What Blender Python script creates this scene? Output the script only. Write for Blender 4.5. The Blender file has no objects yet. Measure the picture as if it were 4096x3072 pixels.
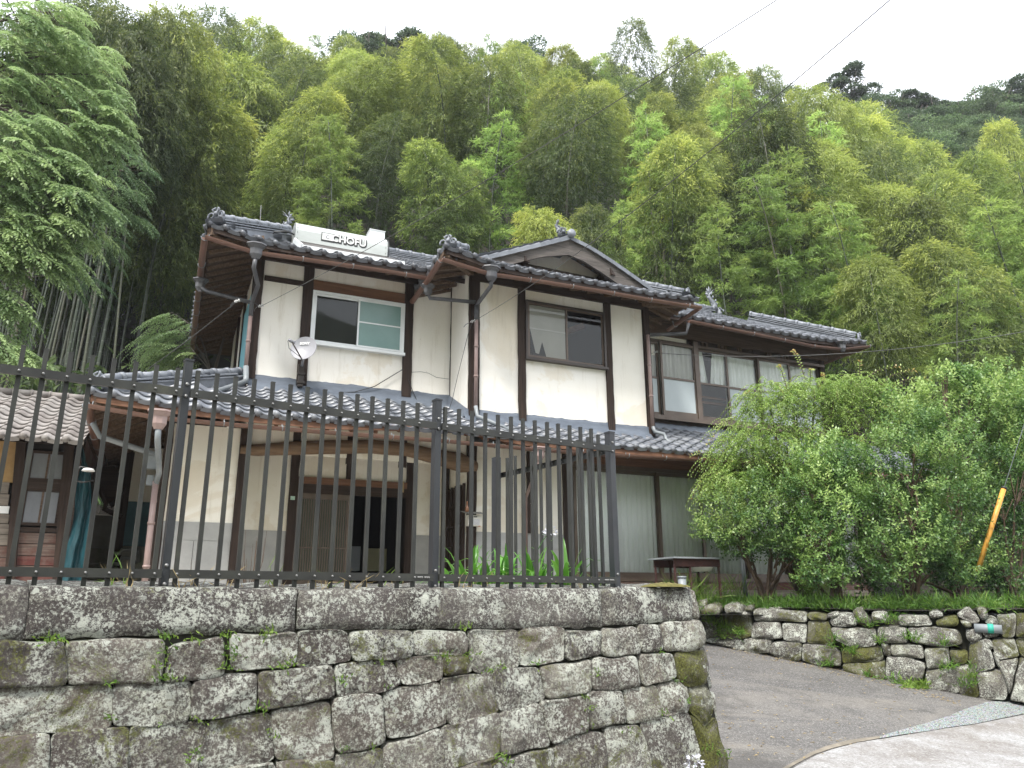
import bpy, math, random
import numpy as np
from mathutils import Vector, Matrix, noise

random.seed(7); rng = np.random.default_rng(11)
C = bpy.context.scene.collection
sc = bpy.context.scene

# ------------------------------------------------------------------ camera
FP, PITCH, ROLL = 3083.67, math.radians(15.768), math.radians(-0.2465)   # focal length in pixels of the 4096 px wide photograph
cp, sp, cr, sr = math.cos(PITCH), math.sin(PITCH), math.cos(ROLL), math.sin(ROLL)
FWD = np.array([0, cp, sp]); UP0 = np.array([0, -sp, cp]); RT0 = np.array([1.0, 0, 0])
RT = cr*RT0 + sr*UP0; UP = -sr*RT0 + cr*UP0
cam_d = bpy.data.cameras.new('camera'); cam = bpy.data.objects.new('camera', cam_d); C.objects.link(cam)
cam_d.sensor_width = 36; cam_d.lens = FP/4096*36; cam_d.clip_start = 0.05; cam_d.clip_end = 3000
m = Matrix(((RT[0], UP[0], -FWD[0], 0), (RT[1], UP[1], -FWD[1], 0), (RT[2], UP[2], -FWD[2], 0), (0, 0, 0, 1)))
cam.matrix_world = m
sc.camera = cam

# ------------------------------------------------------------------ light
SUN_EL, SUN_AZ = math.radians(58), math.radians(200)      # azimuth clockwise from +Y
sund = Vector((math.sin(SUN_AZ)*math.cos(SUN_EL), math.cos(SUN_AZ)*math.cos(SUN_EL), math.sin(SUN_EL)))
w = bpy.data.worlds.new('World'); sc.world = w; w.use_nodes = True
nt = w.node_tree; nt.nodes.clear()
out = nt.nodes.new('ShaderNodeOutputWorld'); bg = nt.nodes.new('ShaderNodeBackground')
sky = nt.nodes.new('ShaderNodeTexSky'); sky.sky_type = 'NISHITA'; sky.sun_disc = False
sky.sun_elevation = SUN_EL; sky.sun_rotation = SUN_AZ; sky.air_density = 1.2; sky.dust_density = 3.0
mixc = nt.nodes.new('ShaderNodeMix'); mixc.data_type = 'RGBA'
tcw = nt.nodes.new('ShaderNodeTexCoord'); nzw = nt.nodes.new('ShaderNodeTexNoise'); nzw.inputs['Scale'].default_value = 1.6
nzw.inputs['Detail'].default_value = 3
rw = nt.nodes.new('ShaderNodeValToRGB'); rw.color_ramp.elements[0].position = .3; rw.color_ramp.elements[1].position = .7
rw.color_ramp.elements[0].color = (8.6, 9.2, 10.6, 1); rw.color_ramp.elements[1].color = (11.6, 11.8, 12.2, 1)   # cloud layer
nt.links.new(tcw.outputs['Generated'], nzw.inputs['Vector']); nt.links.new(nzw.outputs['Fac'], rw.inputs['Fac'])
mixc.inputs[0].default_value = .85
nt.links.new(sky.outputs[0], mixc.inputs[6]); nt.links.new(rw.outputs[0], mixc.inputs[7])
nt.links.new(mixc.outputs[2], bg.inputs[0]); bg.inputs[1].default_value = 0.058
nt.links.new(bg.outputs[0], out.inputs[0])
sd = bpy.data.lights.new('sun', 'SUN'); sd.energy = 1.5; sd.angle = math.radians(11); sd.color = (1, .965, .91)
so = bpy.data.objects.new('sun', sd); C.objects.link(so); so.rotation_euler = sund.to_track_quat('Z', 'Y').to_euler()
so.location = (0, 0, 30)
sc.view_settings.view_transform = 'Standard'; sc.view_settings.look = 'None'
sc.view_settings.gamma = 1; sc.view_settings.exposure = 2.05
sc.render.engine = 'CYCLES'
try:
    sc.cycles.max_bounces = 6; sc.cycles.transparent_max_bounces = 12; sc.cycles.use_denoising = True
    sc.cycles.diffuse_bounces = 3; sc.cycles.glossy_bounces = 3
except Exception: pass

# ------------------------------------------------------------------ frames: reading a place off the photograph, on a known plane
def ray(x, y):
    a = (x-2048)/FP; b = -(y-1536)/FP
    return RT*a + UP*b + FWD
TH = math.radians(24.256); HU = np.array([math.cos(TH), math.sin(TH), 0]); HV = np.array([-math.sin(TH), math.cos(TH), 0])
TW = math.radians(33.272); WS = np.array([math.cos(TW), math.sin(TW), 0]); WN = np.array([-math.sin(TW), math.cos(TW), 0])
def H(u, v, z): p = HU*u + HV*v; return np.array([p[0], p[1], z])
def Wl(s, n, z): p = WS*s + WN*n; return np.array([p[0], p[1], z])
def hp(p, v): d = ray(*p); k = v/(d@HV); return (d@HU)*k, d[2]*k          # -> u, z on the facade plane v
def wp(p, n): d = ray(*p); k = n/(d@WN); return (d@WS)*k, d[2]*k
def q1(x, y): return 700+x*.51234, 800+y*.51234
def q2(x, y): return 1600+x*.57252, 800+y*.57252
def q3(x, y): return 2500+x*.51234, 1100+y*.51234
def q4(x, y): return x*.66305, 1300+y*.66305
def q5(x, y): return 600+x*.5425, 1500+y*.5425
def q6(x, y): return 1700+x*.5425, 1550+y*.5425
def q7(x, y): return 2700+x*.6311, 1800+y*.6311
def q8(x, y): return x*.72333, 2250+y*.72333
def q9(x, y): return 1500+x*.72333, 2250+y*.72333
def q10(x, y): return 2700+x*.6311, 2300+y*.6311
def D(x, y): return x*1.85172, y*1.85172

# ------------------------------------------------------------------ objects
def put(o, parent=None, loc=None):
    C.objects.link(o)
    if parent is not None: o.parent = parent
    if loc is not None: o.location = loc
    return o
class Root:
    """a thing: an Empty at its base; parts are written in the frame rotated by th about the world origin"""
    def __init__(s, name, label, cat, piv, th=0.0, group=None):
        s.o = bpy.data.objects.new(name, None); s.piv = Vector(piv); s.o.empty_display_size = .2
        c_, s_ = math.cos(th), math.sin(th)
        s.o.location = (piv[0]*c_-piv[1]*s_, piv[0]*s_+piv[1]*c_, piv[2]); s.o.rotation_euler = (0, 0, th)
        C.objects.link(s.o)
        s.o['label'] = label; s.o['category'] = cat
        if group: s.o['group'] = group
class MB:
    def __init__(s): s.v = []; s.f = []; s.m = []; s.cur = 0
    def add(s, vs, fs):
        b = len(s.v); s.v += [tuple(map(float, p)) for p in vs]; s.f += [tuple(i+b for i in f) for f in fs]; s.m += [s.cur]*len(fs); return s
    def box(s, x0, x1, y0, y1, z0, z1):
        if x0 > x1: x0, x1 = x1, x0
        if y0 > y1: y0, y1 = y1, y0
        if z0 > z1: z0, z1 = z1, z0
        return s.add([(x0,y0,z0),(x1,y0,z0),(x1,y1,z0),(x0,y1,z0),(x0,y0,z1),(x1,y0,z1),(x1,y1,z1),(x0,y1,z1)],
              [(0,3,2,1),(4,5,6,7),(0,1,5,4),(1,2,6,5),(2,3,7,6),(3,0,4,7)])
    def beam(s, a, b, w_, h_, up=(0,0,1)):
        a = np.array(a, float); b = np.array(b, float); d = b-a; d /= np.linalg.norm(d)
        x = np.cross(d, up); x /= np.linalg.norm(x); y = np.cross(x, d)
        vs = [p + x*sx*w_/2 + y*sy*h_/2 for p in (a, b) for sx, sy in ((-1,-1),(1,-1),(1,1),(-1,1))]
        return s.add(vs, [(0,1,2,3),(7,6,5,4),(0,4,5,1),(1,5,6,2),(2,6,7,3),(3,7,4,0)])
    def tube(s, pts, r, n=8, cap=True):
        pts = [np.array(p, float) for p in pts]; k = len(pts)
        rs = list(r) if hasattr(r, '__len__') else [r]*k
        vs = []; up = np.array([.13, .21, .97]); 
        for i, p in enumerate(pts):
            d = pts[min(i+1, k-1)]-pts[max(i-1, 0)]; d /= (np.linalg.norm(d)+1e-9)
            if i == 0:
                x = np.cross(d, up); 
                if np.linalg.norm(x) < .1: x = np.cross(d, (1, 0, 0))
            else: x = x - d*(x@d)
            x /= np.linalg.norm(x); y = np.cross(d, x)
            for j in range(n):
                a = 2*math.pi*j/n; vs.append(p + (x*math.cos(a)+y*math.sin(a))*rs[i])
        fs = [(i*n+j, i*n+(j+1) % n, (i+1)*n+(j+1) % n, (i+1)*n+j) for i in range(k-1) for j in range(n)]
        if cap: fs += [tuple(range(n))[::-1], tuple(range((k-1)*n, k*n))]
        return s.add(vs, fs)
    def prism(s, poly, vec):
        n = len(poly); vec = np.array(vec, float)
        vs = [np.array(p, float) for p in poly]; vs += [p+vec for p in vs]
        return s.add(vs, [tuple(range(n)), tuple(range(n, 2*n))[::-1]] + [(i, i+n, (i+1) % n+n, (i+1) % n) for i in range(n)])
    def grid(s, P):
        """P[i][j] points"""
        a, b = len(P), len(P[0])
        return s.add([p for r in P for p in r], [(i*b+j, i*b+j+1, (i+1)*b+j+1, (i+1)*b+j) for i in range(a-1) for j in range(b-1)])
    def ball(s, c, r, n=10, sc_=(1,1,1)):
        P = [[(c[0]+r*sc_[0]*math.sin(t)*math.cos(a), c[1]+r*sc_[1]*math.sin(t)*math.sin(a), c[2]+r*sc_[2]*math.cos(t))
              for a in [2*math.pi*j/n for j in range(n+1)]] for t in [math.pi*(.02+.96*i/(n//2+1)) for i in range(n//2+2)]]
        return s.grid(P)
    def mesh(s, name, mats, smooth=False):
        me = bpy.data.meshes.new(name); me.from_pydata(s.v, [], s.f)
        for m_ in (mats if isinstance(mats, (list, tuple)) else [mats]): me.materials.append(m_)
        if any(s.m): me.polygons.foreach_set('material_index', s.m)
        if smooth: me.polygons.foreach_set('use_smooth', [True]*len(s.f))
        me.update(); return me
    def build(s, name, mats, root, smooth=False, sub=None, kind=None, label=None):
        """a part of root (sub=None) or a sub-part of the part sub"""
        o = bpy.data.objects.new(name, s.mesh(name, mats, smooth))
        if isinstance(root, Root):
            if sub is None: put(o, root.o, -root.piv)
            else: put(o, sub)          # parts sit at -piv already; sub-parts share their frame
        else: put(o)
        if kind: o['kind'] = kind
        if label: o['label'] = label
        return o
def single(mb, name, mats, label, cat, piv, smooth=False, group=None):
    """a thing that is one mesh, written in world coordinates"""
    p = np.array(piv, float); mb.v = [tuple(np.array(v)-p) for v in mb.v]
    o = bpy.data.objects.new(name, mb.mesh(name, mats, smooth)); put(o, None, tuple(p))
    o['label'] = label; o['category'] = cat
    if group: o['group'] = group
    return o
def setting(mb, name, mats, smooth=False):
    o = bpy.data.objects.new(name, mb.mesh(name, mats, smooth)); put(o); o['kind'] = 'structure'; return o
def np_mesh(name, V, F, mats, attr=None, smooth=False):
    """V (n,3); F (m,4) quads"""
    me = bpy.data.meshes.new(name); V = np.asarray(V, np.float32); F = np.asarray(F, np.int32); k = F.shape[1]
    me.vertices.add(len(V)); me.vertices.foreach_set('co', V.ravel())
    me.loops.add(F.size); me.loops.foreach_set('vertex_index', F.ravel())
    me.polygons.add(len(F)); me.polygons.foreach_set('loop_start', np.arange(0, F.size, k, dtype=np.int32))
    me.polygons.foreach_set('loop_total', np.full(len(F), k, np.int32))
    for m_ in (mats if isinstance(mats, (list, tuple)) else [mats]): me.materials.append(m_)
    me.update(calc_edges=True)
    if attr is not None:
        a = me.attributes.new('tone', 'FLOAT', 'FACE'); a.data.foreach_set('value', np.asarray(attr, np.float32))
    if smooth: me.polygons.foreach_set('use_smooth', np.ones(len(F), bool))
    return me

# ------------------------------------------------------------------ materials
class NT:
    def __init__(s, name):
        s.m = bpy.data.materials.new(name); s.m.use_nodes = True; s.t = s.m.node_tree
        s.b = s.t.nodes['Principled BSDF']; s.o = s.t.nodes['Material Output']
        tc = s.t.nodes.new('ShaderNodeTexCoord'); s.vec = tc.outputs['Object']
    def n(s, kind, **kw):
        x = s.t.nodes.new('ShaderNode'+kind)
        for k, v in kw.items():
            if k in x.inputs.keys(): x.inputs[k].default_value = v
            else: setattr(x, k, v)
        return x
    def l(s, a, b): s.t.links.new(a, b)
    def rnd(s, amt=17):
        oi = s.n('ObjectInfo'); mu = s.n('Math', operation='MULTIPLY'); mu.inputs[1].default_value = amt
        s.l(oi.outputs['Random'], mu.inputs[0]); ad = s.n('VectorMath', operation='ADD'); s.l(s.vec, ad.inputs[0]); s.l(mu.outputs[0], ad.inputs[1])
        s.vec = ad.outputs[0]; return oi.outputs['Random']
    def noise(s, scale, detail=6, rough=.6, stretch=None, dist=0):
        x = s.n('TexNoise', Scale=scale, Detail=detail, Roughness=rough, Distortion=dist)
        if stretch:
            mp = s.n('Mapping'); mp.inputs['Scale'].default_value = stretch; s.l(s.vec, mp.inputs[0]); s.l(mp.outputs[0], x.inputs['Vector'])
        else: s.l(s.vec, x.inputs['Vector'])
        return x.outputs['Fac']
    def ramp(s, fac, stops):
        r = s.n('ValToRGB'); e = r.color_ramp.elements
        while len(e) < len(stops): e.new(.5)
        for i, (p, c) in enumerate(stops):
            e[i].position = p; e[i].color = (*c, 1) if hasattr(c, '__len__') else (c, c, c, 1)
        s.l(fac, r.inputs['Fac']); return r.outputs['Color']
    def mix(s, fac, a, b, mode='MIX'):
        x = s.n('Mix', data_type='RGBA', blend_type=mode)
        for i, val in ((0, fac), (6, a), (7, b)):
            if isinstance(val, (int, float)): x.inputs[i].default_value = val
            elif isinstance(val, tuple): x.inputs[i].default_value = (*val, 1)
            else: s.l(val, x.inputs[i])
        return x.outputs[2]
    def bump(s, h, strength=.3, dist=.01):
        b = s.n('Bump', Strength=strength, Distance=dist); s.l(h, b.inputs['Height']); s.l(b.outputs[0], s.b.inputs['Normal'])
    def col(s, c):
        if isinstance(c, tuple): s.b.inputs['Base Color'].default_value = (*c, 1)
        else: s.l(c, s.b.inputs['Base Color'])
    def set(s, rough=.6, metal=0, spec=None):
        s.b.inputs['Roughness'].default_value = rough; s.b.inputs['Metallic'].default_value = metal
        if spec is not None: s.b.inputs['Specular IOR Level'].default_value = spec
        return s.m
def simple(name, a, b, scale=5, rough=.6, metal=0, stretch=None, bump=.2, bscale=None, spec=None, rnd=False):
    t = NT(name)
    if rnd: t.rnd()
    f = t.noise(scale, 8, .65, stretch); t.col(t.ramp(f, [(.32, a), (.68, b)]))
    if bump: t.bump(t.noise(bscale or scale*6, 6, .7, stretch), bump, .004)
    return t.set(rough, metal, spec)
def wood(name, a, b, axis=2, rough=.75, weather=None):
    t = NT(name); t.rnd(); st = [26, 26, 26]; st[axis] = 1.3
    f = t.noise(1.2, 8, .7, tuple(st)); c = t.ramp(f, [(.3, a), (.7, b)])
    if weather:
        g = t.noise(2.2, 5, .7); c = t.mix(t.ramp(g, [(.45, 0.0), (.62, 1.0)]), c, weather)
    t.col(c); t.bump(f, .5, .006); return t.set(rough, 0, .25)
M = {}
# plaster
def plaster(name, a, b, stain):
    t = NT(name); f = t.noise(1.1, 8, .6); c = t.ramp(f, [(.3, a), (.7, b)])
    st = t.noise(.55, 9, .62, None, .6); c = t.mix(t.ramp(st, [(.53, 0.0), (.56, .5), (.7, .85)]), c, stain)
    dr = t.noise(3.2, 8, .78, (2.4, 2.4, .22)); c = t.mix(t.ramp(dr, [(.54, 0.0), (.74, .6)]), c, tuple(x*.72 for x in stain))
    sp_ = t.noise(38, 3, .6); c = t.mix(t.ramp(sp_, [(.71, 0.0), (.75, .5)]), c, (.25, .2, .15))
    t.col(c); t.bump(t.noise(9, 9, .7), .22, .006); return t.set(.85, 0, .2)
M['plaster'] = plaster('plaster', (.82, .78, .70), (.88, .85, .79), (.72, .64, .51))
M['plaster_low'] = plaster('plaster_lower', (.80, .755, .64), (.87, .835, .745), (.68, .6, .46))
t = NT('mortar_dado'); f = t.noise(2.0, 9, .7); c = t.ramp(f, [(.3, (.30, .30, .285)), (.7, (.42, .415, .395))])
t.col(c); t.bump(t.noise(30, 6, .7), .3, .004); M['dado'] = t.set(.9)
M['darkwood'] = wood('dark_timber', (.012, .008, .006), (.055, .035, .026), 2)
M['darkwoodx'] = wood('dark_timber_beam', (.015, .01, .008), (.06, .04, .03), 0)
M['rafter'] = wood('old_rafter_timber', (.06, .04, .027), (.22, .15, .1), 1)
M['rafterx'] = wood('old_soffit_timber', (.045, .03, .02), (.15, .1, .068), 0)
M['redwood'] = wood('reddish_timber', (.10, .05, .03), (.24, .125, .075), 0)
M['grey_barge'] = wood('weathered_bargeboard', (.04, .035, .031), (.17, .15, .135), 0)
M['planks'] = wood('weathered_planks', (.06, .04, .032), (.2, .15, .125), 0, .8, (.10, .04, .03))
M['plankgrey'] = wood('grey_planks', (.10, .085, .07), (.27, .23, .19), 0, .85)
M['redpaint'] = wood('red_painted_timber', (.06, .018, .015), (.15, .05, .042), 0, .8, (.13, .09, .075))
def tile_mat(name, a, b, c2, lich, amt, rough):
    t = NT(name); r = t.rnd(); f = t.noise(4, 6, .65); c = t.ramp(f, [(.3, a), (.7, b)])
    c = t.mix(t.ramp(r, [(.4, 0.0), (1.0, .6)]), c, c2)
    g = t.noise(11, 8, .75); c = t.mix(t.ramp(g, [(amt, 0.0), (amt+.08, .8)]), c, lich)
    t.col(c); t.bump(g, .25, .004); return t.set(rough, 0, .5)
M['tile'] = tile_mat('grey_glazed_tile', (.085, .092, .105), (.16, .17, .19), (.2, .21, .225), (.3, .3, .27), .66, .42)
M['tile_low'] = tile_mat('lower_roof_tile', (.08, .088, .105), (.17, .18, .2), (.25, .26, .27), (.16, .14, .11), .6, .38)
M['tile_shed'] = tile_mat('shed_roof_tile', (.15, .13, .12), (.27, .245, .225), (.33, .31, .29), (.12, .1, .08), .62, .8)
M['noshi'] = tile_mat('ridge_tile', (.10, .11, .125), (.2, .215, .24), (.27, .285, .31), (.09, .09, .09), .62, .5)
t = NT('slate_blue_flashing'); f = t.noise(3, 8, .65, (1, 1, 3)); c = t.ramp(f, [(.3, (.075, .09, .115)), (.7, (.14, .165, .2))])
g = t.noise(7, 8, .8); c = t.mix(t.ramp(g, [(.66, 0.0), (.7, .8)]), c, (.4, .4, .4)); t.col(c); t.bump(f, .3, .01); M['flash'] = t.set(.45)
M['gutter'] = simple('brown_gutter', (.12, .062, .045), (.2, .11, .08), 3, .45, 0, (.4, .4, 2))
M['pipe'] = simple('faded_pink_pipe', (.24, .165, .145), (.34, .25, .23), 2, .5)
M['pipedark'] = simple('dark_pipe', (.05, .05, .055), (.11, .11, .115), 3, .45)
M['pipegrey'] = simple('grey_pipe', (.15, .17, .18), (.28, .30, .31), 3, .45)
M['white_alu'] = simple('white_aluminium', (.68, .7, .7), (.8, .82, .82), 3, .35, .1)
M['bronze'] = simple('bronze_aluminium', (.085, .06, .045), (.14, .105, .08), 3, .4, .2)
M['darkframe'] = simple('dark_brown_frame', (.03, .022, .018), (.06, .045, .038), 3, .4)
t = NT('window_glass'); tr = t.n('BsdfTransparent'); gl = t.n('BsdfGlossy', Roughness=.03); gl.inputs['Color'].default_value = (.95, .97, .96, 1)
fr = t.n('Fresnel', IOR=1.45); mx = t.n('MixShader'); tr.inputs['Color'].default_value = (.98, .99, .985, 1)
t.l(fr.outputs[0], mx.inputs[0]); t.l(tr.outputs[0], mx.inputs[1]); t.l(gl.outputs[0], mx.inputs[2]); t.l(mx.outputs[0], t.o.inputs['Surface']); M['glass'] = t.m
M['frost'] = simple('frosted_green_glass', (.16, .27, .25), (.21, .33, .31), 1.2, .18, 0, None, 0)
M['frostgrey'] = simple('frosted_grey_glass', (.38, .43, .44), (.47, .52, .53), 1.0, .22, 0, None, 0)
M['curtain'] = simple('white_curtain', (.86, .88, .87), (.94, .95, .94), 3, .9, 0, (1, 1, .2), .1)
M['curtain_grey'] = simple('grey_curtain', (.45, .45, .42), (.56, .55, .52), 2, .9, 0, (1, 1, .2), .1)
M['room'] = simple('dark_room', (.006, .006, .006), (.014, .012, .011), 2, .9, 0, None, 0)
M['black'] = simple('fence_paint', (.012, .014, .018), (.032, .034, .036), 6, .38, 0, (1, 1, .3), .1)
t = NT('weathered_fence_paint'); t.rnd(); f = t.noise(3, 8, .7, (1, 1, 1)); c = t.ramp(f, [(.35, (.012, .012, .011)), (.6, (.028, .029, .023)), (.75, (.055, .056, .035))])
t.col(c); t.bump(t.noise(40, 5, .7), .15, .002); M['picket'] = t.set(.5)
M['bolt'] = simple('zinc_bolt', (.12, .12, .115), (.26, .26, .25), 20, .45, .6, None, 0)
M['steel'] = simple('tank_steel', (.42, .44, .41), (.56, .58, .55), .9, .3, .35, (1, 1, 3), .06, 3)
M['dish'] = simple('dish_grey', (.27, .27, .29), (.33, .33, .35), 2, .45, 0, None, 0)
M['teal'] = simple('teal_tarp', (.006, .035, .045), (.016, .085, .105), 2.5, .5, 0, (1, 1, .5), .3)
M['tealpaint'] = simple('teal_paint', (.03, .1, .13), (.05, .15, .19), 3, .6)
M['cyan'] = simple('pale_blue_board', (.16, .42, .5), (.22, .5, .58), 3, .6)
M['mud'] = simple('ochre_mud_wall', (.36, .22, .09), (.5, .34, .17), 5, .95, 0, None, .8, 18)
M['concrete'] = simple('stained_concrete', (.17, .17, .13), (.33, .33, .29), 2, .9, 0, None, .4)
M['mossy_concrete'] = simple('mossy_block', (.10, .105, .05), (.26, .25, .2), 3, .9, 0, None, .4)
M['terracotta'] = simple('terracotta', (.3, .11, .06), (.42, .17, .1), 4, .8)
M['white'] = simple('white_paint', (.7, .7, .68), (.8, .8, .78), 4, .5, 0, None, 0)
M['ink'] = simple('black_print', (.02, .02, .02), (.03, .03, .03), 4, .5, 0, None, 0)
M['yellow'] = simple('yellow_cover', (.62, .29, .045), (.72, .37, .07), 3, .5)
M['wire'] = simple('wire_sheath', (.05, .05, .05), (.12, .12, .11), 3, .6, 0, None, 0)
M['porcelain'] = simple('porcelain', (.6, .6, .58), (.75, .75, .72), 3, .2, 0, None, 0)
M['rust'] = simple('rusty_iron', (.03, .012, .01), (.08, .028, .022), 9, .8)
# stone
def stone_mat(name, warm, lich, mossthr, sc_=1.0):
    t = NT(name); r = t.rnd(3)
    big = t.noise(1.7*sc_, 6, .6); c = t.ramp(big, [(.3, (.07, .062, .058)), (.52, (.125, .112, .106)), (.72, (.2, .188, .17))])
    c = t.mix(t.ramp(r, [(.0, 0.0), (1.0, .5)]), c, warm)
    fine = t.ramp(t.noise(48*sc_, 8, .85), [(.36, 0.0), (.64, 1.0)])
    def comb(a_, b_, k_):
        x = t.n('Mix', data_type='FLOAT'); x.inputs[0].default_value = k_; t.l(a_, x.inputs[2]); t.l(b_, x.inputs[3]); return x.outputs[0]
    l0 = comb(t.noise(4.6*sc_, 9, .75), fine, .45); c = t.mix(t.ramp(l0, [(lich-.03, 0.0), (lich+.05, .85)]), c, (.29, .29, .245)); c = t.mix(.55, c, t.ramp(fine, [(.0, .32), (1.0, .95)]), 'OVERLAY')
    r2 = t.n('Math', operation='FRACT'); r3 = t.n('Math', operation='MULTIPLY'); r3.inputs[1].default_value = 9.7; t.l(r, r3.inputs[0]); t.l(r3.outputs[0], r2.inputs[0])
    c = t.mix(1.0, c, t.ramp(r2.outputs[0], [(0.0, (.62, .6, .6)), (.5, (1, .99, .96)), (1.0, (1.25, 1.27, 1.2))]), 'MULTIPLY')
    run = t.noise(5, 6, .7, (1, 1, .16)); c = t.mix(t.ramp(run, [(.55, 0.0), (.68, .6)]), c, (.045, .04, .036))
    vo = t.n('TexVoronoi', Scale=17*sc_); dv = t.n('VectorMath', operation='ADD'); nn = t.n('TexNoise', Scale=9, Detail=5); t.l(t.vec, nn.inputs['Vector'])
    ms = t.n('VectorMath', operation='SCALE'); ms.inputs['Scale'].default_value = .12; t.l(nn.outputs['Color'], ms.inputs[0]); t.l(t.vec, dv.inputs[0]); t.l(ms.outputs[0], dv.inputs[1])
    t.l(dv.outputs[0], vo.inputs['Vector'])
    sep = t.n('SeparateColor'); t.l(vo.outputs['Color'], sep.inputs[0]); th = t.n('Math', operation='MULTIPLY'); th.inputs[1].default_value = .42; t.l(sep.outputs[0], th.inputs[0])
    lt = t.n('Math', operation='LESS_THAN'); t.l(vo.outputs['Distance'], lt.inputs[0]); t.l(th.outputs[0], lt.inputs[1])
    patch = t.ramp(t.noise(2.6*sc_, 5, .6), [(.46, 0.0), (.6, 1.0)]); lm = t.n('Math', operation='MULTIPLY'); t.l(lt.outputs[0], lm.inputs[0]); t.l(patch, lm.inputs[1])
    c = t.mix(lm.outputs[0], c, (.46, .48, .42))
    fs_ = t.noise(52*sc_, 6, .8); c = t.mix(t.ramp(fs_, [(.57, 0.0), (.63, .85)]), c, (.42, .43, .38))
    dk = t.noise(30*sc_, 6, .8); c = t.mix(t.ramp(dk, [(.60, 0.0), (.68, .75)]), c, (.03, .026, .026))
    l2 = comb(t.noise(5.2*sc_, 8, .65, None, .5), fine, .33); c = t.mix(t.ramp(l2, [(lich-.005, 0.0), (lich+.04, .92)]), c, (.6, .62, .54))
    mo = t.noise(1.5*sc_, 11, .76, None, .8); mf = t.noise(70*sc_, 3, .6)
    mo = comb(mo, fine, .2); mossthr -= .022
    c = t.mix(t.ramp(mo, [(mossthr, 0.0), (mossthr+.035, .92)]), c, t.ramp(mf, [(.35, (.035, .032, .01)), (.6, (.11, .115, .022)), (.75, (.2, .22, .045))]))
    t.col(c)
    hb = t.noise(16*sc_, 10, .75); hs = t.mix(.45, hb, fine); hs = t.mix(t.ramp(mo, [(mossthr, 0.0), (mossthr+.05, .6)]), hs, mf)
    t.bump(hs, .9, .02); return t.set(.92, 0, .15)
M['stone'] = stone_mat('lichen_stone', (.2, .165, .14), .52, .575)
M['capstone'] = stone_mat('cap_lichen_stone', (.09, .078, .075), .545, .64)
M['rubble'] = stone_mat('rubble_stone', (.11, .105, .1), .54, .57, 1.3)
M['joint'] = simple('dark_joint_soil', (.012, .011, .009), (.035, .035, .02), 6, 1, 0, None, .5)
M['mossstone'] = stone_mat('mossy_stone', (.13, .13, .09), .56, .5)
# ground
t = NT('asphalt'); f = t.noise(.7, 8, .7); c = t.ramp(f, [(.3, (.075, .071, .068)), (.7, (.135, .128, .12))])
sp2 = t.noise(48, 5, .88); c = t.mix(t.ramp(sp2, [(.52, 0.0), (.60, .8)]), c, (.33, .32, .3)); c = t.mix(t.ramp(t.noise(38, 5, .88), [(.53, 0.0), (.62, .75)]), c, (.035, .033, .03))
du = t.noise(.45, 7, .7, (1, 2.5, 1), 1); c = t.mix(t.ramp(du, [(.5, 0.0), (.68, .5)]), c, (.24, .22, .19)); c = t.mix(t.ramp(t.noise(.9, 9, .75, None, 1), [(.54, 0.0), (.64, .55)]), c, (.055, .052, .048)); t.col(c); t.bump(sp2, .6, .01); M['asphalt'] = t.set(.85, 0, .3)
t = NT('concrete_road'); f = t.noise(2.2, 10, .78); c = t.ramp(f, [(.32, (.15, .135, .12)), (.5, (.26, .25, .24)), (.66, (.37, .375, .37))])
sp2 = t.noise(42, 5, .85); c = t.mix(t.ramp(sp2, [(.50, 0.0), (.60, .75)]), c, (.13, .12, .11)); c = t.mix(t.ramp(t.noise(.8, 9, .78, None, .8), [(.5, 0.0), (.62, .5)]), c, (.17, .15, .125)); c = t.mix(t.ramp(t.noise(33, 5, .85), [(.54, 0.0), (.64, .7)]), c, (.48, .48, .47)); t.col(c); t.bump(sp2, .4, .006); M['road'] = t.set(.9, 0, .2)
t = NT('crushed_gravel'); v = t.n('TexVoronoi', Scale=70); t.l(t.vec, v.inputs['Vector']); c = t.ramp(v.outputs['Distance'], [(0.0, (.38, .40, .39)), (.45, (.28, .3, .29)), (.8, (.05, .05, .05))])
c = t.mix(.35, c, v.outputs['Color'], 'SOFT_LIGHT'); t.col(c); t.bump(v.outputs['Distance'], .9, -.012); M['gravel'] = t.set(.9)
M['sand'] = simple('sandy_edge', (.12, .105, .08), (.24, .21, .165), 5, .95, 0, None, .5, 50)
M['soil'] = simple('forest_floor', (.010, .009, .006), (.025, .02, .012), 1.5, 1, 0, None, .4)
M['yard'] = simple('yard_earth', (.28, .26, .22), (.42, .39, .34), 3, 1, 0, None, .4)
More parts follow.
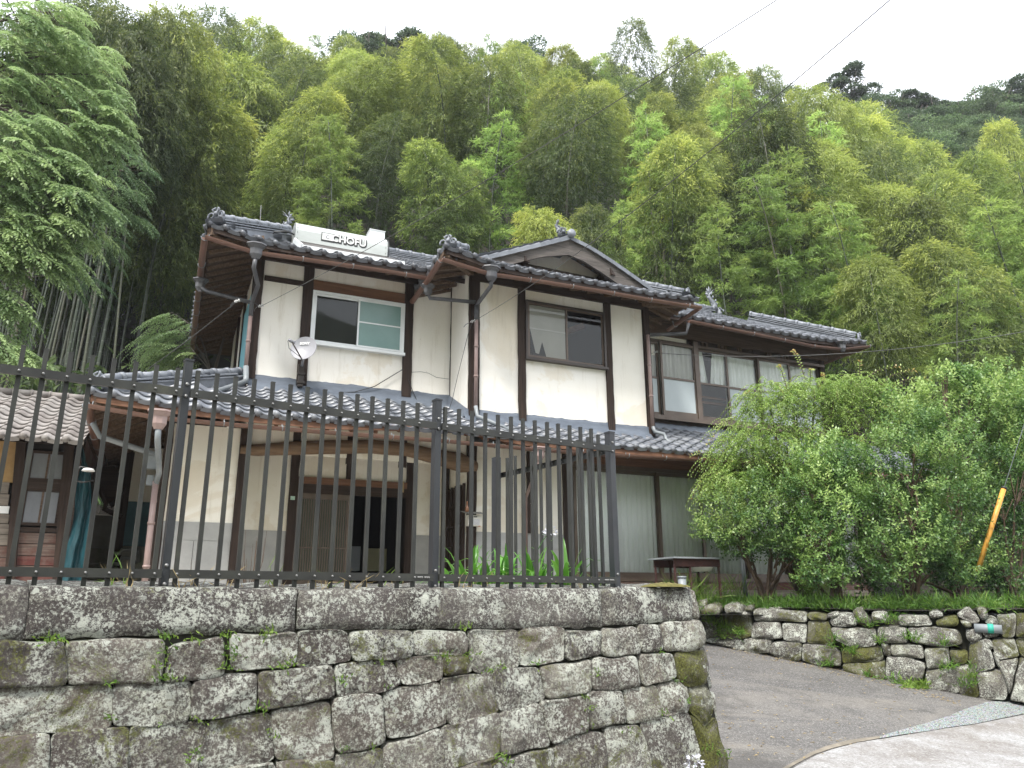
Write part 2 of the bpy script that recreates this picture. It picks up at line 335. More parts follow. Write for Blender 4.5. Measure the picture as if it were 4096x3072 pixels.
# leaves
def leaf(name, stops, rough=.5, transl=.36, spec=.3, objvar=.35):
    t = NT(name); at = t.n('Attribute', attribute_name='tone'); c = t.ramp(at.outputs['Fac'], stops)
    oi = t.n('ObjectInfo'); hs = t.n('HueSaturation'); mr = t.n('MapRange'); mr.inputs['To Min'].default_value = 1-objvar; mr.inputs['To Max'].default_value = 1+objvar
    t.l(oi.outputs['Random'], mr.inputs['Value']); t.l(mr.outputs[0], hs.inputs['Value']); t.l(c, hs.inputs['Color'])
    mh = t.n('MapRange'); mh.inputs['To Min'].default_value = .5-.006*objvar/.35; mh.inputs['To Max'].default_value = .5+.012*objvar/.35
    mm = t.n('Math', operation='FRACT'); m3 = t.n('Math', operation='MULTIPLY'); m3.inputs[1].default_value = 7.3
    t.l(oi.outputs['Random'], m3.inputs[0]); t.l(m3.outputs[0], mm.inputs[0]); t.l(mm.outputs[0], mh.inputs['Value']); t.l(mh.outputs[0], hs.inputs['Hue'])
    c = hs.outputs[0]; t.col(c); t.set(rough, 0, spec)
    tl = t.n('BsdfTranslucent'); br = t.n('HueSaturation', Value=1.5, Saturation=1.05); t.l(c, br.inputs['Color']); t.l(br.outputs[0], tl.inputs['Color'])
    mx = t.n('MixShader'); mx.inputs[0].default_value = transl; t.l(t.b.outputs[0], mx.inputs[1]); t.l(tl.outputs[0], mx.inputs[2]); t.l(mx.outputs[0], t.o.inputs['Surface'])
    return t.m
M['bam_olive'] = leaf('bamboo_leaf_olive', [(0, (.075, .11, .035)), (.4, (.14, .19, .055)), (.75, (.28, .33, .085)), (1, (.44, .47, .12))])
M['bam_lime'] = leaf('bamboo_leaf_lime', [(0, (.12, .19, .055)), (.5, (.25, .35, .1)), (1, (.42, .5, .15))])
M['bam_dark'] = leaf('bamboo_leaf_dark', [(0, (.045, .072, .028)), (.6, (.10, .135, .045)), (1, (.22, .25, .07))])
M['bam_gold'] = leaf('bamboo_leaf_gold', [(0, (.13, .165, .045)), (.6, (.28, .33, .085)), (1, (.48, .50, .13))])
M['wood_dark'] = leaf('evergreen_leaf', [(0, (.035, .06, .032)), (.6, (.08, .12, .055)), (1, (.16, .2, .08))])
M['distant'] = leaf('distant_broadleaf', [(0, (.05, .085, .04)), (.55, (.12, .175, .075)), (1, (.22, .29, .12))])
M['zelkova'] = leaf('compound_leaf', [(0, (.08, .135, .065)), (.5, (.2, .29, .13)), (1, (.35, .45, .2))], .45, .38, .3, .1)
M['camellia'] = leaf('glossy_leaf', [(0, (.025, .065, .02)), (.35, (.08, .16, .045)), (.7, (.2, .31, .085)), (1, (.34, .44, .14))], .42, .3, .4, .1)
M['weeping'] = leaf('small_light_leaf', [(0, (.10, .17, .045)), (.5, (.22, .32, .08)), (.93, (.35, .44, .13)), (1, (.45, .32, .12))], .4, .38, .4, .08)
M['grassleaf'] = leaf('grass_blade', [(0, (.04, .10, .02)), (.6, (.10, .2, .035)), (1, (.2, .29, .06))], .5, .35, .3, .1)
M['drygrass'] = leaf('dry_grass_blade', [(0, (.3, .22, .1)), (1, (.5, .4, .22))], .7, .3, .2, .1)
M['strap'] = leaf('strap_leaf', [(0, (.05, .15, .025)), (.6, (.11, .27, .04)), (1, (.2, .38, .07))], .3, .35, .5, .1)
t = NT('bamboo_culm'); r = t.rnd(); sx = t.n('SeparateXYZ'); t.l(t.n('TexCoord').outputs['Object'], sx.inputs[0])
ml = t.n('Math', operation='MULTIPLY'); ml.inputs[1].default_value = 3.4; fr = t.n('Math', operation='FRACT'); t.l(sx.outputs[2], ml.inputs[0]); t.l(ml.outputs[0], fr.inputs[0])
c = t.ramp(r, [(0.0, (.025, .038, .019)), (.55, (.04, .052, .026)), (.8, (.065, .07, .04)), (1.0, (.055, .04, .025))]); c = t.mix(t.ramp(fr.outputs[0], [(0, .9), (.05, .9), (.09, 0.0), (1, 0.0)]), c, (.11, .12, .10)); t.col(c); M['culm'] = t.set(.5)
M['bark'] = simple('grey_bark', (.06, .05, .04), (.15, .13, .11), 6, .9, 0, (1, 1, .3), .6)
M['twig'] = simple('brown_twig', (.05, .03, .02), (.12, .08, .05), 8, .8)
M['flower'] = simple('white_petal', (.65, .66, .75), (.8, .8, .86), 8, .6, 0, None, 0)
M['moss'] = simple('golden_moss', (.05, .045, .01), (.16, .14, .035), 20, 1, 0, None, 1)
# ================================================================== ground
def G(x, y):
    pl = -2.36 - .0997*x + .163*y; rd = -1.47
    k = .12; h_ = max(k-abs(pl-rd), 0)/k
    return min(max(pl, rd) + h_*h_*k/4, -.16)
def gp(p, lift=0.0):
    d = ray(*p); k = 2.0
    while k < 60 and d[2]*k > G(d[0]*k, d[1]*k): k += .02
    return np.array([d[0]*k, d[1]*k, G(d[0]*k, d[1]*k)+lift])
def gsheet(xs, ys, f): return [[(x, y, f(x, y)) for y in ys] for x in xs]
mb = MB(); xs = [-300, -80, -30, -12]+list(np.arange(-6, 16, .5))+[20, 40, 100, 300]; ys = [-300, -60, -20, -6]+list(np.arange(-3, 19, .5))+[24, 60, 300]
mb.grid([[(x, y, G(min(max(x, -14), 16), min(max(y, -14), 20))) for y in ys] for x in xs]); setting(mb, 'driveway', M['asphalt'], True)
edge = [gp(q10(*p)) for p in ((700,1262),(770,1220),(900,1150),(1000,1110),(1150,1070),(1350,1040),(1500,1012),(1700,980),(1900,950),(2212,890))]
edge = [edge[0]+(edge[0]-edge[1])*6] + edge + [edge[-1]+(edge[-1]-edge[-2])*5]
P = []
for i, e in enumerate(edge):
    row = []
    for k in np.linspace(0, 1, 24)**1.5:
        q = e + np.array([6.0, -12.0, 0])*k*(1.2); row.append((q[0], q[1], G(q[0], q[1])+.006+.02*(k > 0)))
    P.append(row)
mb = MB(); mb.grid(P); setting(mb, 'road', M['road'], True)
top = [gp(q10(*p)) for p in ((1300,1030),(1440,990),(1600,945),(1740,900),(1850,852),(1980,812),(2300,796))]
bot = [gp(q10(*p)) for p in ((1300,1045),(1450,1018),(1600,996),(1750,972),(1900,950),(2000,932),(2300,870))]
mb = MB(); mb.grid([[tuple(a*(1-k)+b*k+np.array([0, 0, .012])) for k in (0, .25, .5, .75, 1)] for a, b in zip(top, bot)]); setting(mb, 'gravel_strip', M['gravel'], True)
# sandy dirt that has washed along the edge of the asphalt and the foot of the wall
def strip(name, pts, wd, mat, lift=.008):
    P = []
    for i, p in enumerate(pts):
        a = pts[min(i+1, len(pts)-1)]-pts[max(i-1, 0)]; nrm = np.array([-a[1], a[0], 0]); nrm /= np.linalg.norm(nrm)
        ww = wd*(.7+.6*noise.noise(Vector(p)*1.3)); row = []
        for k in (-.5, 0, .5):
            q = p+nrm*ww*k; row.append((q[0], q[1], G(q[0], q[1])+lift))
        P.append(row)
    mb = MB(); mb.grid(P); return setting(mb, name, mat, True)
def dense(pts, n=6):
    r = []
    for a, b in zip(pts[:-1], pts[1:]):
        for k in range(n): r.append(a+(b-a)*k/n)
    return r+[pts[-1]]
strip('dirt_edge', dense([e+np.array([-.03, .03, 0]) for e in edge[0:8]]), .07, M['sand'])

# the terrace the house stands on, behind the big wall, and the garden bed
mb = MB(); a = Wl(-30, 5.25, -.1); b = Wl(5.35, 5.25, -.1); c = Wl(5.35, 9.6, -.1)
p4 = H(3.5, 11.6, -.1); p5 = H(30, 11.6, -.1); p6 = H(30, 40, -.1); p7 = H(-40, 40, -.1)
mb.add([a, b, c, p4, p5, p6, p7], [(0, 1, 2, 3, 4, 5, 6)]); setting(mb, 'yard', M['yard'])
# garden wall runs GL -> GR, then bends toward the road on the right
GL = gp(q10(175, 425)); GR = gp(q10(1930, 770))
gd = (GR-GL)/np.linalg.norm((GR-GL)[:2]); gd[2] = 0; gn = np.array([-gd[1], gd[0], 0])
def gwp(p, off=0.0):                 # a pixel onto the garden wall's leaning face
    d = ray(*p); k = ((GL+gn*off)@gn)/(d@gn - .12*d[2]*1.0); return d*k
A0 = GL-gd*3.4+gn*.25; B0 = GR+gd*9+gn*.25
mb = MB(); rows = []
for t_ in np.linspace(0, 1, 40):
    b0 = A0+(B0-A0)*t_; rows.append([tuple(b0[:2]+gn[:2]*(k-.16*(k == 0)))+(-.08+.05*noise.noise(Vector((b0[0]*.8, k*.8, 0)))-(.05 if k == 0 else 0),) for k in (0, .3, .7, 1.2, 2, 3, 4.2, 6.5)])
mb.grid(rows); setting(mb, 'garden_bed', M['soil'], True)

# hillside
# skyline of the photograph (columns, heights), for the lie of the ridge
SKX = [-400, 0, 150, 280, 430, 560, 640, 690, 760, 900, 1100, 1300, 1460, 1560, 1700, 1800, 1900, 2050, 2212, 2600]
SKY = [10, 20, 40, 60, 45, 70, 165, 100, 85, 80, 75, 90, 90, 120, 160, 185, 230, 255, 285, 300]
SKT = [(lambda d: d[2]/d[1])(ray(*D(a, b))) for a, b in zip(SKX, SKY)]
def hz(x, y):
    v = -x*math.sin(TH*.45)+y*math.cos(TH*.45); u = x
    d = v-17.5
    if d < 0: return -.2
    bank = 5.6*(1-math.exp(-max(d, 0)/2.2))*(.75+.25*min(1, max(0, (8-u)/10)))
    T = float(np.interp(x/max(y, 15)*1602+1106, SKX, SKT)); sl = min(1.02, max(.55, (T*56-11.5-bank)/34.0))
    ter = min(1, max(0, (-.30-x/max(y, 15))/.10)); v1 = 21+11*ter                      # level shelf under the grove at left
    zr = T*56-11.5; z = bank + (max(min(v, 57)-v1, 0)/(57-v1))*max(zr-bank, 14)
    if v > 57: z += (min(v, 85)-57)/28*max(0, (T*.93*85-zr))*min(1, max(0, (x/max(y, 15)+.40)/.12))
    return z-.2+.5*noise.noise(Vector((x*.12, y*.12, 0)))
mb = MB(); xs = list(np.arange(-90, 131, 3.0)); ys = list(np.arange(12, 30, 1.0))+list(np.arange(30, 130, 3.0))
mb.grid([[(x, y, hz(x, y)) for y in ys] for x in xs]); setting(mb, 'hillside', M['soil'], True)

# ================================================================== stones
def nv(p, s, o=0.0): return noise.noise(Vector((p[0]*s+o, p[1]*s-o, p[2]*s+o*.37)))
def stone_mesh(poly, n_out, mats, depth=.2, bulge=.02, inset=.007, rough=.010, grid4=False, seed=0.0, lump=0.0):
    """poly: 3D outline (counter-clockwise as seen from outside); n_out: outward normal -> mesh with true depth"""
    P = [np.array(p, float) for p in poly]; c = sum(P)/len(P); n_out = np.array(n_out, float)
    ex = P[1]-P[0]; ex = ex-n_out*(ex@n_out); ex /= np.linalg.norm(ex); ey = np.cross(n_out, ex)
    per = sum(np.linalg.norm(P[i]-P[(i+1) % len(P)]) for i in range(len(P)))
    step = max(.035, per/56); mb = MB()
    if grid4:
        a, b, c4, d = P[0], P[1], P[2], P[3]
        nx = int(max(4, min(70, np.linalg.norm(b-a)/.04))); ny = int(max(4, np.linalg.norm(d-a)/.035)); G_ = []
        for i in range(nx+1):
            r = []
            for j in range(ny+1):
                s_, t_ = i/nx, j/ny; p = (a*(1-s_)+b*s_)*(1-t_)+(d*(1-s_)+c4*s_)*t_
                e = min(s_*np.linalg.norm(b-a), (1-s_)*np.linalg.norm(b-a), t_*np.linalg.norm(d-a), (1-t_)*np.linalg.norm(d-a))
                h = -.030*max(0, 1-e/.03)**2 + rough*(nv(p, 6, seed)+.6*nv(p, 17, seed)+.4*nv(p, 35, seed)) + bulge*nv(p, 1.1, seed)
                w_ = .012*max(0, 1-e/.02); q = p+n_out*h+(ex*nv(p, 7, seed+5)+ey*nv(p, 9, seed+9))*w_*1.3
                r.append(q)
            G_.append(r)
        mb.grid(G_); rim = [G_[i][0] for i in range(nx+1)]+[G_[nx][j] for j in range(1, ny+1)]+[G_[i][ny] for i in range(nx-1, -1, -1)]+[G_[0][j] for j in range(ny-1, 0, -1)]
        m_ = len(rim); mb.add(rim+[q-n_out*depth for q in rim], [((i+1) % m_, i, i+m_, (i+1) % m_+m_) for i in range(m_)])
        return mb
    O = []
    for i in range(len(P)):
        a, b = P[i], P[(i+1) % len(P)]; k = max(2, int(np.linalg.norm(b-a)/step))
        for j in range(k): O.append(a+(b-a)*j/k)
    # soften the corners, then pull in by the joint
    for _ in range(1): O = [(O[i-1]+O[i]*2+O[(i+1) % len(O)])/4 for i in range(len(O))]
    O2 = []
    for i, p in enumerate(O):
        r = c-p; r /= (np.linalg.norm(r)+1e-9); O2.append(p+r*inset+(ex*nv(p, 5, 3)+ey*nv(p, 5, 8))*.02)
    fo = rough*.9*math.sin(seed*7.3); rings = [(-depth, 0), (-.05, 0), (-.012, .0), (-.002+fo*.6, .003), (fo, .010)]; V = []; k = len(O2)
    for h, ins in rings:
        for p in O2:
            r = c-p; L = np.linalg.norm(r); r /= L; q = p+r*min(ins, L*.6); V.append(q+n_out*(h+(rough*nv(q, 7, seed) if h > -.04 else 0)))
    base = [p+(c-p)/np.linalg.norm(c-p)*min(.010, np.linalg.norm(c-p)*.6) for p in O2]
    nr = 8
    for r_ in range(1, nr):
        f = r_/nr
        for p in base:
            q = p+(c-p)*f; h = fo+bulge*(1-(1-f)**2)+rough*(nv(q, 6, seed)+.6*nv(q, 15, seed)+.4*nv(q, 33, seed))+lump*nv(q, 3, seed)*min(1, f*3)
            V.append(q+n_out*h)
    V.append(c+n_out*(fo+bulge+rough*nv(c, 6, seed)+lump*nv(c, 3, seed))); R = len(rings)+nr-1
    F = [(i*k+j, i*k+(j+1) % k, (i+1)*k+(j+1) % k, (i+1)*k+j) for i in range(R-1) for j in range(k)]
    F += [((R-1)*k+j, (R-1)*k+(j+1) % k, R*k) for j in range(k)]
    mb.add(V, F); return mb

NF = 5.06                                               # front face of the big wall, in the fence's frame
BAT = .09
def bwp(p):
    d = ray(*p); k = NF/(d@WN - BAT*d[2]); q = d*k; return np.array([q@WS, q@WN, q[2]])
wall = Root('stone_wall', 'dark lichen-covered retaining wall of squared stones with long capstones, under the black fence', 'stone wall', (2.5, 5.3, -1.5), TW)
def e8(l): return [bwp(q8(*p)) for p in l]
def e9(l): return [bwp(q9(*p)) for p in l]
caps = [e8([(-400,435),(125,432),(160,140),(-400,128)]), e8([(132,432),(1633,384),(1655,152),(168,141)])]
a_ = bwp(q8(1646,376)); b_ = bwp(q9(1268,362)); c_ = bwp(q9(1262,148)); d_ = bwp(q8(1665,152)); caps.append([a_, b_, c_, d_])
caps.append(e9([(1274,352),(1776,326),(1757,142),(1268,148)]))
nout = np.array([0, -1, -BAT]); nout /= np.linalg.norm(nout)
for i, q in enumerate(caps):
    zt = .1; q = [np.array(x) for x in q]
    q[2][2] += .004; stone_mesh(q, nout, None, .55, .012, 0, .011, True, i*3.1).build('capstone', M['capstone'], wall, True)
S8 = [[(-400,440),(362,441),(365,680),(-400,705)], [(370,437),(905,424),(912,470),(890,663),(368,680)], [(935,470),(1228,412),(1248,628),(905,660)],
 [(1272,405),(1638,388),(1640,570),(1290,608)], [(1648,384),(1925,382),(1945,540),(1835,562),(1650,580)],
 [(-400,712),(350,690),(622,673),(615,918),(280,948),(-400,975)], [(628,672),(1065,655),(1042,884),(620,912)], [(1074,650),(1420,615),(1412,822),(1048,880)],
 [(1428,610),(1835,570),(1862,738),(1600,795),(1430,822)],
 [(-400,985),(275,955),(262,1290),(-400,1290)], [(290,950),(716,910),(700,1290),(270,1290)], [(722,905),(1140,882),(1100,1130),(1080,1290),(706,1290)],
 [(1150,876),(1490,835),(1528,1100),(1310,1140),(1105,1160)], [(1500,830),(1836,768),(1852,1082),(1534,1104)], [(1846,748),(2110,728),(2140,1010),(1866,1060)],
 [(1105,1165),(1520,1108),(1560,1290),(1090,1290)], [(1535,1108),(1850,1088),(1880,1290),(1565,1290)]]
S9 = [[(-128,382),(214,378),(216,522),(60,538),(-118,545)], [(222,378),(510,385),(516,498),(225,520)], [(524,380),(794,378),(798,582),(655,600),(548,604),(536,500)],
 [(802,380),(880,366),(1050,368),(1052,540),(806,574)], [(1058,380),(1255,378),(1250,520),(1066,536)], [(1262,372),(1455,362),(1466,508),(1262,520)],
 [(1462,345),(1575,338),(1592,490),(1472,500)], [(1588,345),(1640,326),(1798,322),(1822,360),(1818,450),(1780,488),(1604,492)],
 [(-218,572),(-120,550),(105,545),(150,682),(32,720),(-204,742)], [(122,535),(380,515),(380,652),(155,684)], [(387,510),(522,505),(545,604),(386,636)],
 [(658,600),(905,577),(950,770),(835,800),(690,816)], [(915,573),(1202,540),(1196,716),(955,766)], [(1208,536),(1440,520),(1470,680),(1366,700),(1200,713)],
 [(1458,515),(1640,503),(1668,640),(1480,680)], [(1655,500),(1832,488),(1842,670),(1722,692),(1672,640)],
 [(52,718),(360,665),(402,902),(78,988)], [(366,652),(655,606),(692,820),(412,908)], [(368,920),(690,824),(696,1060),(400,1145)],
 [(698,818),(905,785),(972,1010),(702,1064)], [(912,780),(1155,738),(1182,928),(982,1012)], [(1165,722),(1360,703),(1392,885),(1190,920)],
 [(1368,702),(1558,676),(1592,862),(1402,888)], [(1566,672),(1722,650),(1744,822),(1600,856)], [(1734,700),(1838,674),(1884,760),(1876,850),(1830,915),(1756,830)],
 [(-215,1066),(42,1035),(52,1290),(-200,1290)], [(48,1032),(362,925),(400,1145),(420,1290),(60,1290)], [(415,1150),(696,1064),(740,1090),(640,1110),(650,1290),(430,1290)],
 [(650,1112),(985,1020),(1000,1290),(660,1290)], [(990,1012),(1182,935),(1270,942),(1290,1100),(1280,1290),(1010,1290)], [(1280,920),(1460,892),(1522,1060),(1540,1290),(1295,1290)],
 [(1472,888),(1742,830),(1796,1040),(1810,1290),(1550,1290),(1530,1060)], [(1752,842),(1830,918),(1884,862),(1950,1075),(1965,1290),(1822,1290),(1806,1040)]]
k = 0
for lst, fn in ((S8, e8), (S9, e9)):
    for pl in lst:
        q = fn(pl); k += 1; right = fn is e9 and pl[0][0] > 1550
        stone_mesh(q[::-1] if False else [q[i] for i in range(len(q)-1, -1, -1)], nout, None, .4, .010 if not right else .035, -.005, .016 if not right else .02, False, k*2.7,
                   .03 if right else .012).build('stone', M['mossstone'] if (fn is e9 and pl[0][0] > 1640 and pl[0][1] > 340) else M['stone'], wall, True)
mb = MB(); cs = 5.22
mb.add([(-8, NF+.05, .06), (cs, NF+.05, .06), (cs+.3, NF-.085, -1.8), (-8, NF-.085, -1.8), (-8, NF+.4, .06), (cs, NF+.4, .06), (cs, NF+.4, -1.8), (-8, NF+.4, -1.8)],
       [(3, 2, 1, 0), (0, 1, 5, 4), (1, 2, 6, 5), (4, 5, 6, 7)]); mb.build('wall_core', M['joint'], wall)
# the wall's return along the driveway: stones stacked behind the corner
rr = random.Random(5); 
for lv, (z0, z1) in enumerate(((-.17, .1), (-.46, -.18), (-.76, -.47), (-1.08, -.77), (-1.5, -1.09))):
    n0 = NF+.02; off = .30*(-z1)
    while n0 < 9.4:
        L = rr.uniform(.4, .75); s0 = 5.35+off*.5
        q = [(s0, n0+.0, z0), (s0, n0+L, z0), (s0-.03, n0+L, z1), (s0-.03, n0, z1)]
        stone_mesh(q, (1, 0, -.1), None, .3, .03, .006, .012, False, lv*7+n0, .02).build('stone', M['stone'], wall, True); n0 += L+.01

# right-hand garden wall of rubble
gw = Root('garden_wall', 'low rubble stone wall with mossy irregular boulders beside the sloping driveway, below the shrubs', 'stone wall', tuple((GL+GR)/2), 0)
gst = [[(125,165),(190,158),(200,200),(150,212)], [(158,195),(225,185),(290,210),(285,250),(170,258)], [(310,195),(400,188),(432,205),(425,248),(320,250)], [(435,200),(485,195),(490,235),(440,232)],
 [(412,230),(455,225),(478,250),(465,282),(420,275)], [(492,222),(520,212),(830,240),(835,298),(500,286)], [(830,248),(880,245),(962,255),(970,290),(850,286)], [(955,250),(1030,232),(1045,258),(975,280)],
 [(985,282),(1040,245),(1125,250),(1152,322),(1000,330)], [(1122,228),(1180,222),(1242,300),(1215,325),(1150,312)], [(1245,240),(1335,234),(1362,302),(1255,305)], [(1412,262),(1600,264),(1642,322),(1425,322)],
 [(1608,242),(1680,236),(1702,262),(1650,282),(1620,278)], [(1648,295),(1780,262),(1800,300),(1790,325),(1665,330)], [(1785,250),(1860,205),(1900,240),(1938,290),(1885,312),(1800,270)],
 [(1905,208),(1970,212),(1990,270),(1945,292)], [(1800,290),(1865,300),(1885,335),(1835,340)], [(1985,262),(2040,275),(2055,315),(2010,335),(1960,300)],
 [(160,275),(262,268),(265,400),(175,400)], [(265,262),(380,255),(480,265),(485,385),(420,400),(270,395)], [(175,405),(420,405),(440,450),(430,490),(180,420)],
 [(488,296),(665,300),(680,405),(560,408),(482,400)], [(680,308),(828,312),(832,430),(682,416)], [(838,292),(975,296),(1005,400),(1000,442),(838,430)],
 [(985,338),(1270,340),(1278,452),(1110,462),(1020,415)], [(1282,335),(1465,334),(1475,434),(1372,432),(1282,420)], [(1472,335),(1600,332),(1790,345),(1818,400),(1818,440),(1715,456),(1500,430)],
 [(1840,345),(1925,348),(1950,400),(1890,442),(1845,400)], [(1945,358),(2030,352),(2060,390),(1970,402)],
 [(430,402),(500,398),(608,412),(602,496),(440,492)], [(612,424),(800,430),(802,545),(700,545),(600,500)], [(806,436),(1000,450),(1050,500),(1052,580),(900,575),(806,545)],
 [(1056,472),(1180,462),(1300,460),(1322,545),(1062,560)], [(1305,432),(1360,436),(1368,518),(1325,520)], [(1366,440),(1570,450),(1582,535),(1480,520),(1372,512)],
 [(1582,465),(1732,458),(1752,570),(1592,602)], [(1738,475),(1860,492),(1850,560),(1772,575)], [(1868,440),(1950,415),(1985,430),(2032,585),(1910,620),(1860,560)], [(1955,405),(2008,408),(2024,462),(1985,475)],
 [(1060,565),(1330,550),(1342,680),(1200,680),(1062,600)], [(1335,522),(1480,524),(1582,562),(1574,665),(1390,705),(1345,680)], [(1590,606),(1762,585),(1800,660),(1802,745),(1600,745)],
 [(1765,580),(1860,568),(1905,622),(1925,780),(1806,760)], [(1910,625),(2060,598),(2110,740),(2100,790),(1935,790)],
 [(2042,262),(2160,250),(2150,395),(2075,402)], [(2162,256),(2300,250),(2300,395),(2156,396)], [(2012,412),(2150,402),(2182,515),(2036,540)], [(2158,402),(2310,402),(2310,560),(2192,510)],
 [(2012,482),(2032,545),(2060,595),(2066,540)], [(2046,545),(2180,522),(2122,760),(2112,740)], [(2186,520),(2310,565),(2310,820),(2128,800)]]
gno = -gn + np.array([0, 0, -.12]); gno /= np.linalg.norm(gno); rr = random.Random(8)
for i, pl in enumerate(gst):
    big = len(pl) and min(p[1] for p in pl) < 262
    q = [gwp(q10(*p), -.01) for p in pl][::-1]
    stone_mesh(q, gno, None, .35, .045, -.003, .016, False, i*1.9, .045).build('stone', M['rubble'] if rr.random() < .75 else M['mossstone'], gw, True)
def gface(s_, z): q = GL+gd*s_; return np.array([q[0], q[1], 0])+gn*.12*z+np.array([0, 0, z])
wallen = float(np.linalg.norm((GR-GL)[:2])); k = 0
for s_a, s_b in ((-3.0, -.02), (wallen+1.35, wallen+8.5)):
    z1 = -.09
    for row in range(6):
        z0 = z1-rr.uniform(.24, .32); s0 = s_a
        while s0 < s_b-.15:
            L = min(rr.uniform(.35, .7), s_b-s0); q0 = gface(s0, z0)
            if z1 > G(q0[0], q0[1])-.02:
                j = [rr.uniform(-.02, .02) for _ in range(6)]
                q = [gface(s0+j[0]*.5, z1+j[1]), gface(s0+L+j[2]*.5, z1+j[3]), gface(s0+L+j[4]*.5, z0+j[5]), gface(s0, z0+j[0])][::-1]
                stone_mesh(q, gno, None, .35, .05, .002, .016, False, k*1.3+50, .045).build('stone', M['rubble'], gw, True); k += 1
            s0 += L
        z1 = z0
mb = MB(); a = GL-gd*3+gn*.12; b = GR+gd*6+gn*.12; zt = -.22
mb.add([(a[0], a[1], zt), (b[0], b[1], zt), (b[0]-gn[0]*.14, b[1]-gn[1]*.14, -1.8), (a[0]-gn[0]*.14, a[1]-gn[1]*.14, -1.8), (a[0]+gn[0], a[1]+gn[1], zt), (b[0]+gn[0], b[1]+gn[1], zt)],
       [(3, 2, 1, 0), (0, 1, 5, 4)]); mb.build('wall_core', M['joint'], gw)
rb = MB(); c0 = gp(q10(2150, 770)); rb.ball((c0[0], c0[1], c0[2]+.08), .42, 18, (1, .55, .42)); rb.v = [tuple(np.array(v)+np.array([.05, .04, .05])*nv(v, 5)) for v in rb.v]
single(rb, 'boulder', simple('pale_rock', (.28, .23, .18), (.5, .46, .4), 6, .9, 0, None, .5), 'pale rounded boulder lying on the gravel at the foot of the garden wall', 'boulder', tuple(c0), True)
pp = gwp(q10(1975, 338)); mb = MB(); mb.tube([pp-np.array([.13, -.05, -.005]), pp+np.array([.13, -.12, -.01])], .055, 14)
r_ = Root('drain_pipe', 'short grey plastic pipe with a green band sticking out of the rubble garden wall', 'pipe', tuple(pp)); mb.build('pipe', M['pipegrey'], r_, True)
mb = MB(); mb.tube([pp-np.array([.01, .035, 0]), pp+np.array([.05, -.065, -.004])], .06, 14); mb.build('band', simple('green_band', (.02, .3, .22), (.04, .4, .3), 5), r_, True)

# ================================================================== fence
fence = Root('metal_fence', 'black metal picket fence with flat rails and three thick posts, standing on the stone wall', 'fence', (2.2, 5.2, .1), TW)
N0 = 5.2
def fpt(p, n=N0): return wp(p, n)
posts = [(q4(1138,225), q4(980,1580)), ((1747.4,1606), (1734.9,2354)), ((2436.2,1735), (2464.9,2362))]
psx = []
for i, (t_, b_) in enumerate(posts):
    s0, zt = fpt(t_, N0+.03); psx.append(s0); wd = .024 if i < 2 else .029
    mb = MB(); mb.box(s0-wd, s0+wd, N0-.01, N0+.06, .02, zt); mb.box(s0-wd-.004, s0+wd+.004, N0-.014, N0+.064, zt, zt+.014); mb.build('post', M['black'], fence)
tl = fpt((0, 1462)); tr = fpt(q6(1350, 492)); ztop = (tl[1]+tr[1])/2
def rail(name, s0, s1, z, root, n=N0, mat=None):
    mb = MB(); w_ = .052
    mb.add([(s0, n-.03, z-w_/2), (s1, n-.03, z-w_/2), (s1, n-.03, z+w_/2), (s0, n-.03, z+w_/2), (s0, n-.006, z-w_/2), (s1, n-.006, z-w_/2), (s1, n-.006, z+w_/2), (s0, n-.006, z+w_/2)],
           [(0, 1, 2, 3), (0, 4, 5, 1), (3, 2, 6, 7), (0, 3, 7, 4), (1, 5, 6, 2)])
    return mb.build(name, M['picket'], root)
zT = 1.305; zB = .185
zT = (fpt((0, 1463))[1]+fpt(q5(1035, 230))[1]+fpt(q6(1000, 430))[1])/3
zB = (fpt((0, 2290))[1]+fpt(q5(1067, 1457))[1]+fpt(q6(900, 1430))[1])/3
segs = [(-1.6, psx[0]-.024, 13), (psx[0]+.024, psx[1]-.024, 15), (psx[1]+.024, psx[2]-.029, 15)]
bolt = MB(); bolt.tube([(0, .004, 0), (0, -.003, 0)], .0085, 8); bolt.ball((0, -.003, 0), .0065, 8); bolt_me = bolt.mesh('bolt', M['bolt'], True)
pk = MB(); pk.box(-.013, .013, 0, .024, 0, 1); pk.box(-.014, .014, -.001, .025, 1.0, 1.006); pk_me = pk.mesh('picket', M['picket'])
sp_ = .0235*5.2
pick = {0: [psx[0]-.09-sp_*i for i in range(13)], 1: [fpt(q5(194, 1437))[0]+sp_*1.012*i for i in range(14)], 2: [fpt(q6(128, 1392))[0]+(fpt(q6(1267, 1448))[0]-fpt(q6(128, 1392))[0])/12*i for i in range(13)]}
pick[0] = [fpt(q4(64, 1467))[0]+(fpt(q4(796, 1473))[0]-fpt(q4(64, 1467))[0])/5*i for i in range(-7, 7)]
def picket_run(root, rT, rB, ss, zT, zB, n, top):
    for s0 in ss:
        o = bpy.data.objects.new('picket', pk_me); put(o, root.o, Vector((s0, n-.006, zB-.13))-root.piv); o.scale = (1, 1, top-(zB-.13)); o.rotation_euler = (random.uniform(-.002, .002), random.uniform(-.003, .003), 0)
        for r_, z in ((rT, zT), (rB, zB)):
            b = bpy.data.objects.new('bolt', bolt_me); put(b, r_, Vector((s0, n-.031, z)))
topz = zT+.155
for i, (a, b, _) in enumerate(segs):
    rT = rail('rail', a, b, zT, fence); rB = rail('rail', a, b, zB, fence)
    picket_run(fence, rT, rB, pick[i], zT, zB, N0, topz)
    if i:
        for ds in (.02, .035, .05, .075, .09, .105):
            for r_, z in ((rB, zB),):
                bb = bpy.data.objects.new('bolt', bolt_me); put(bb, r_, Vector((a-.07-.13+ds, N0-.031, z))) if False else put(bb, r_, Vector((b-.02-ds, N0-.031, z)))
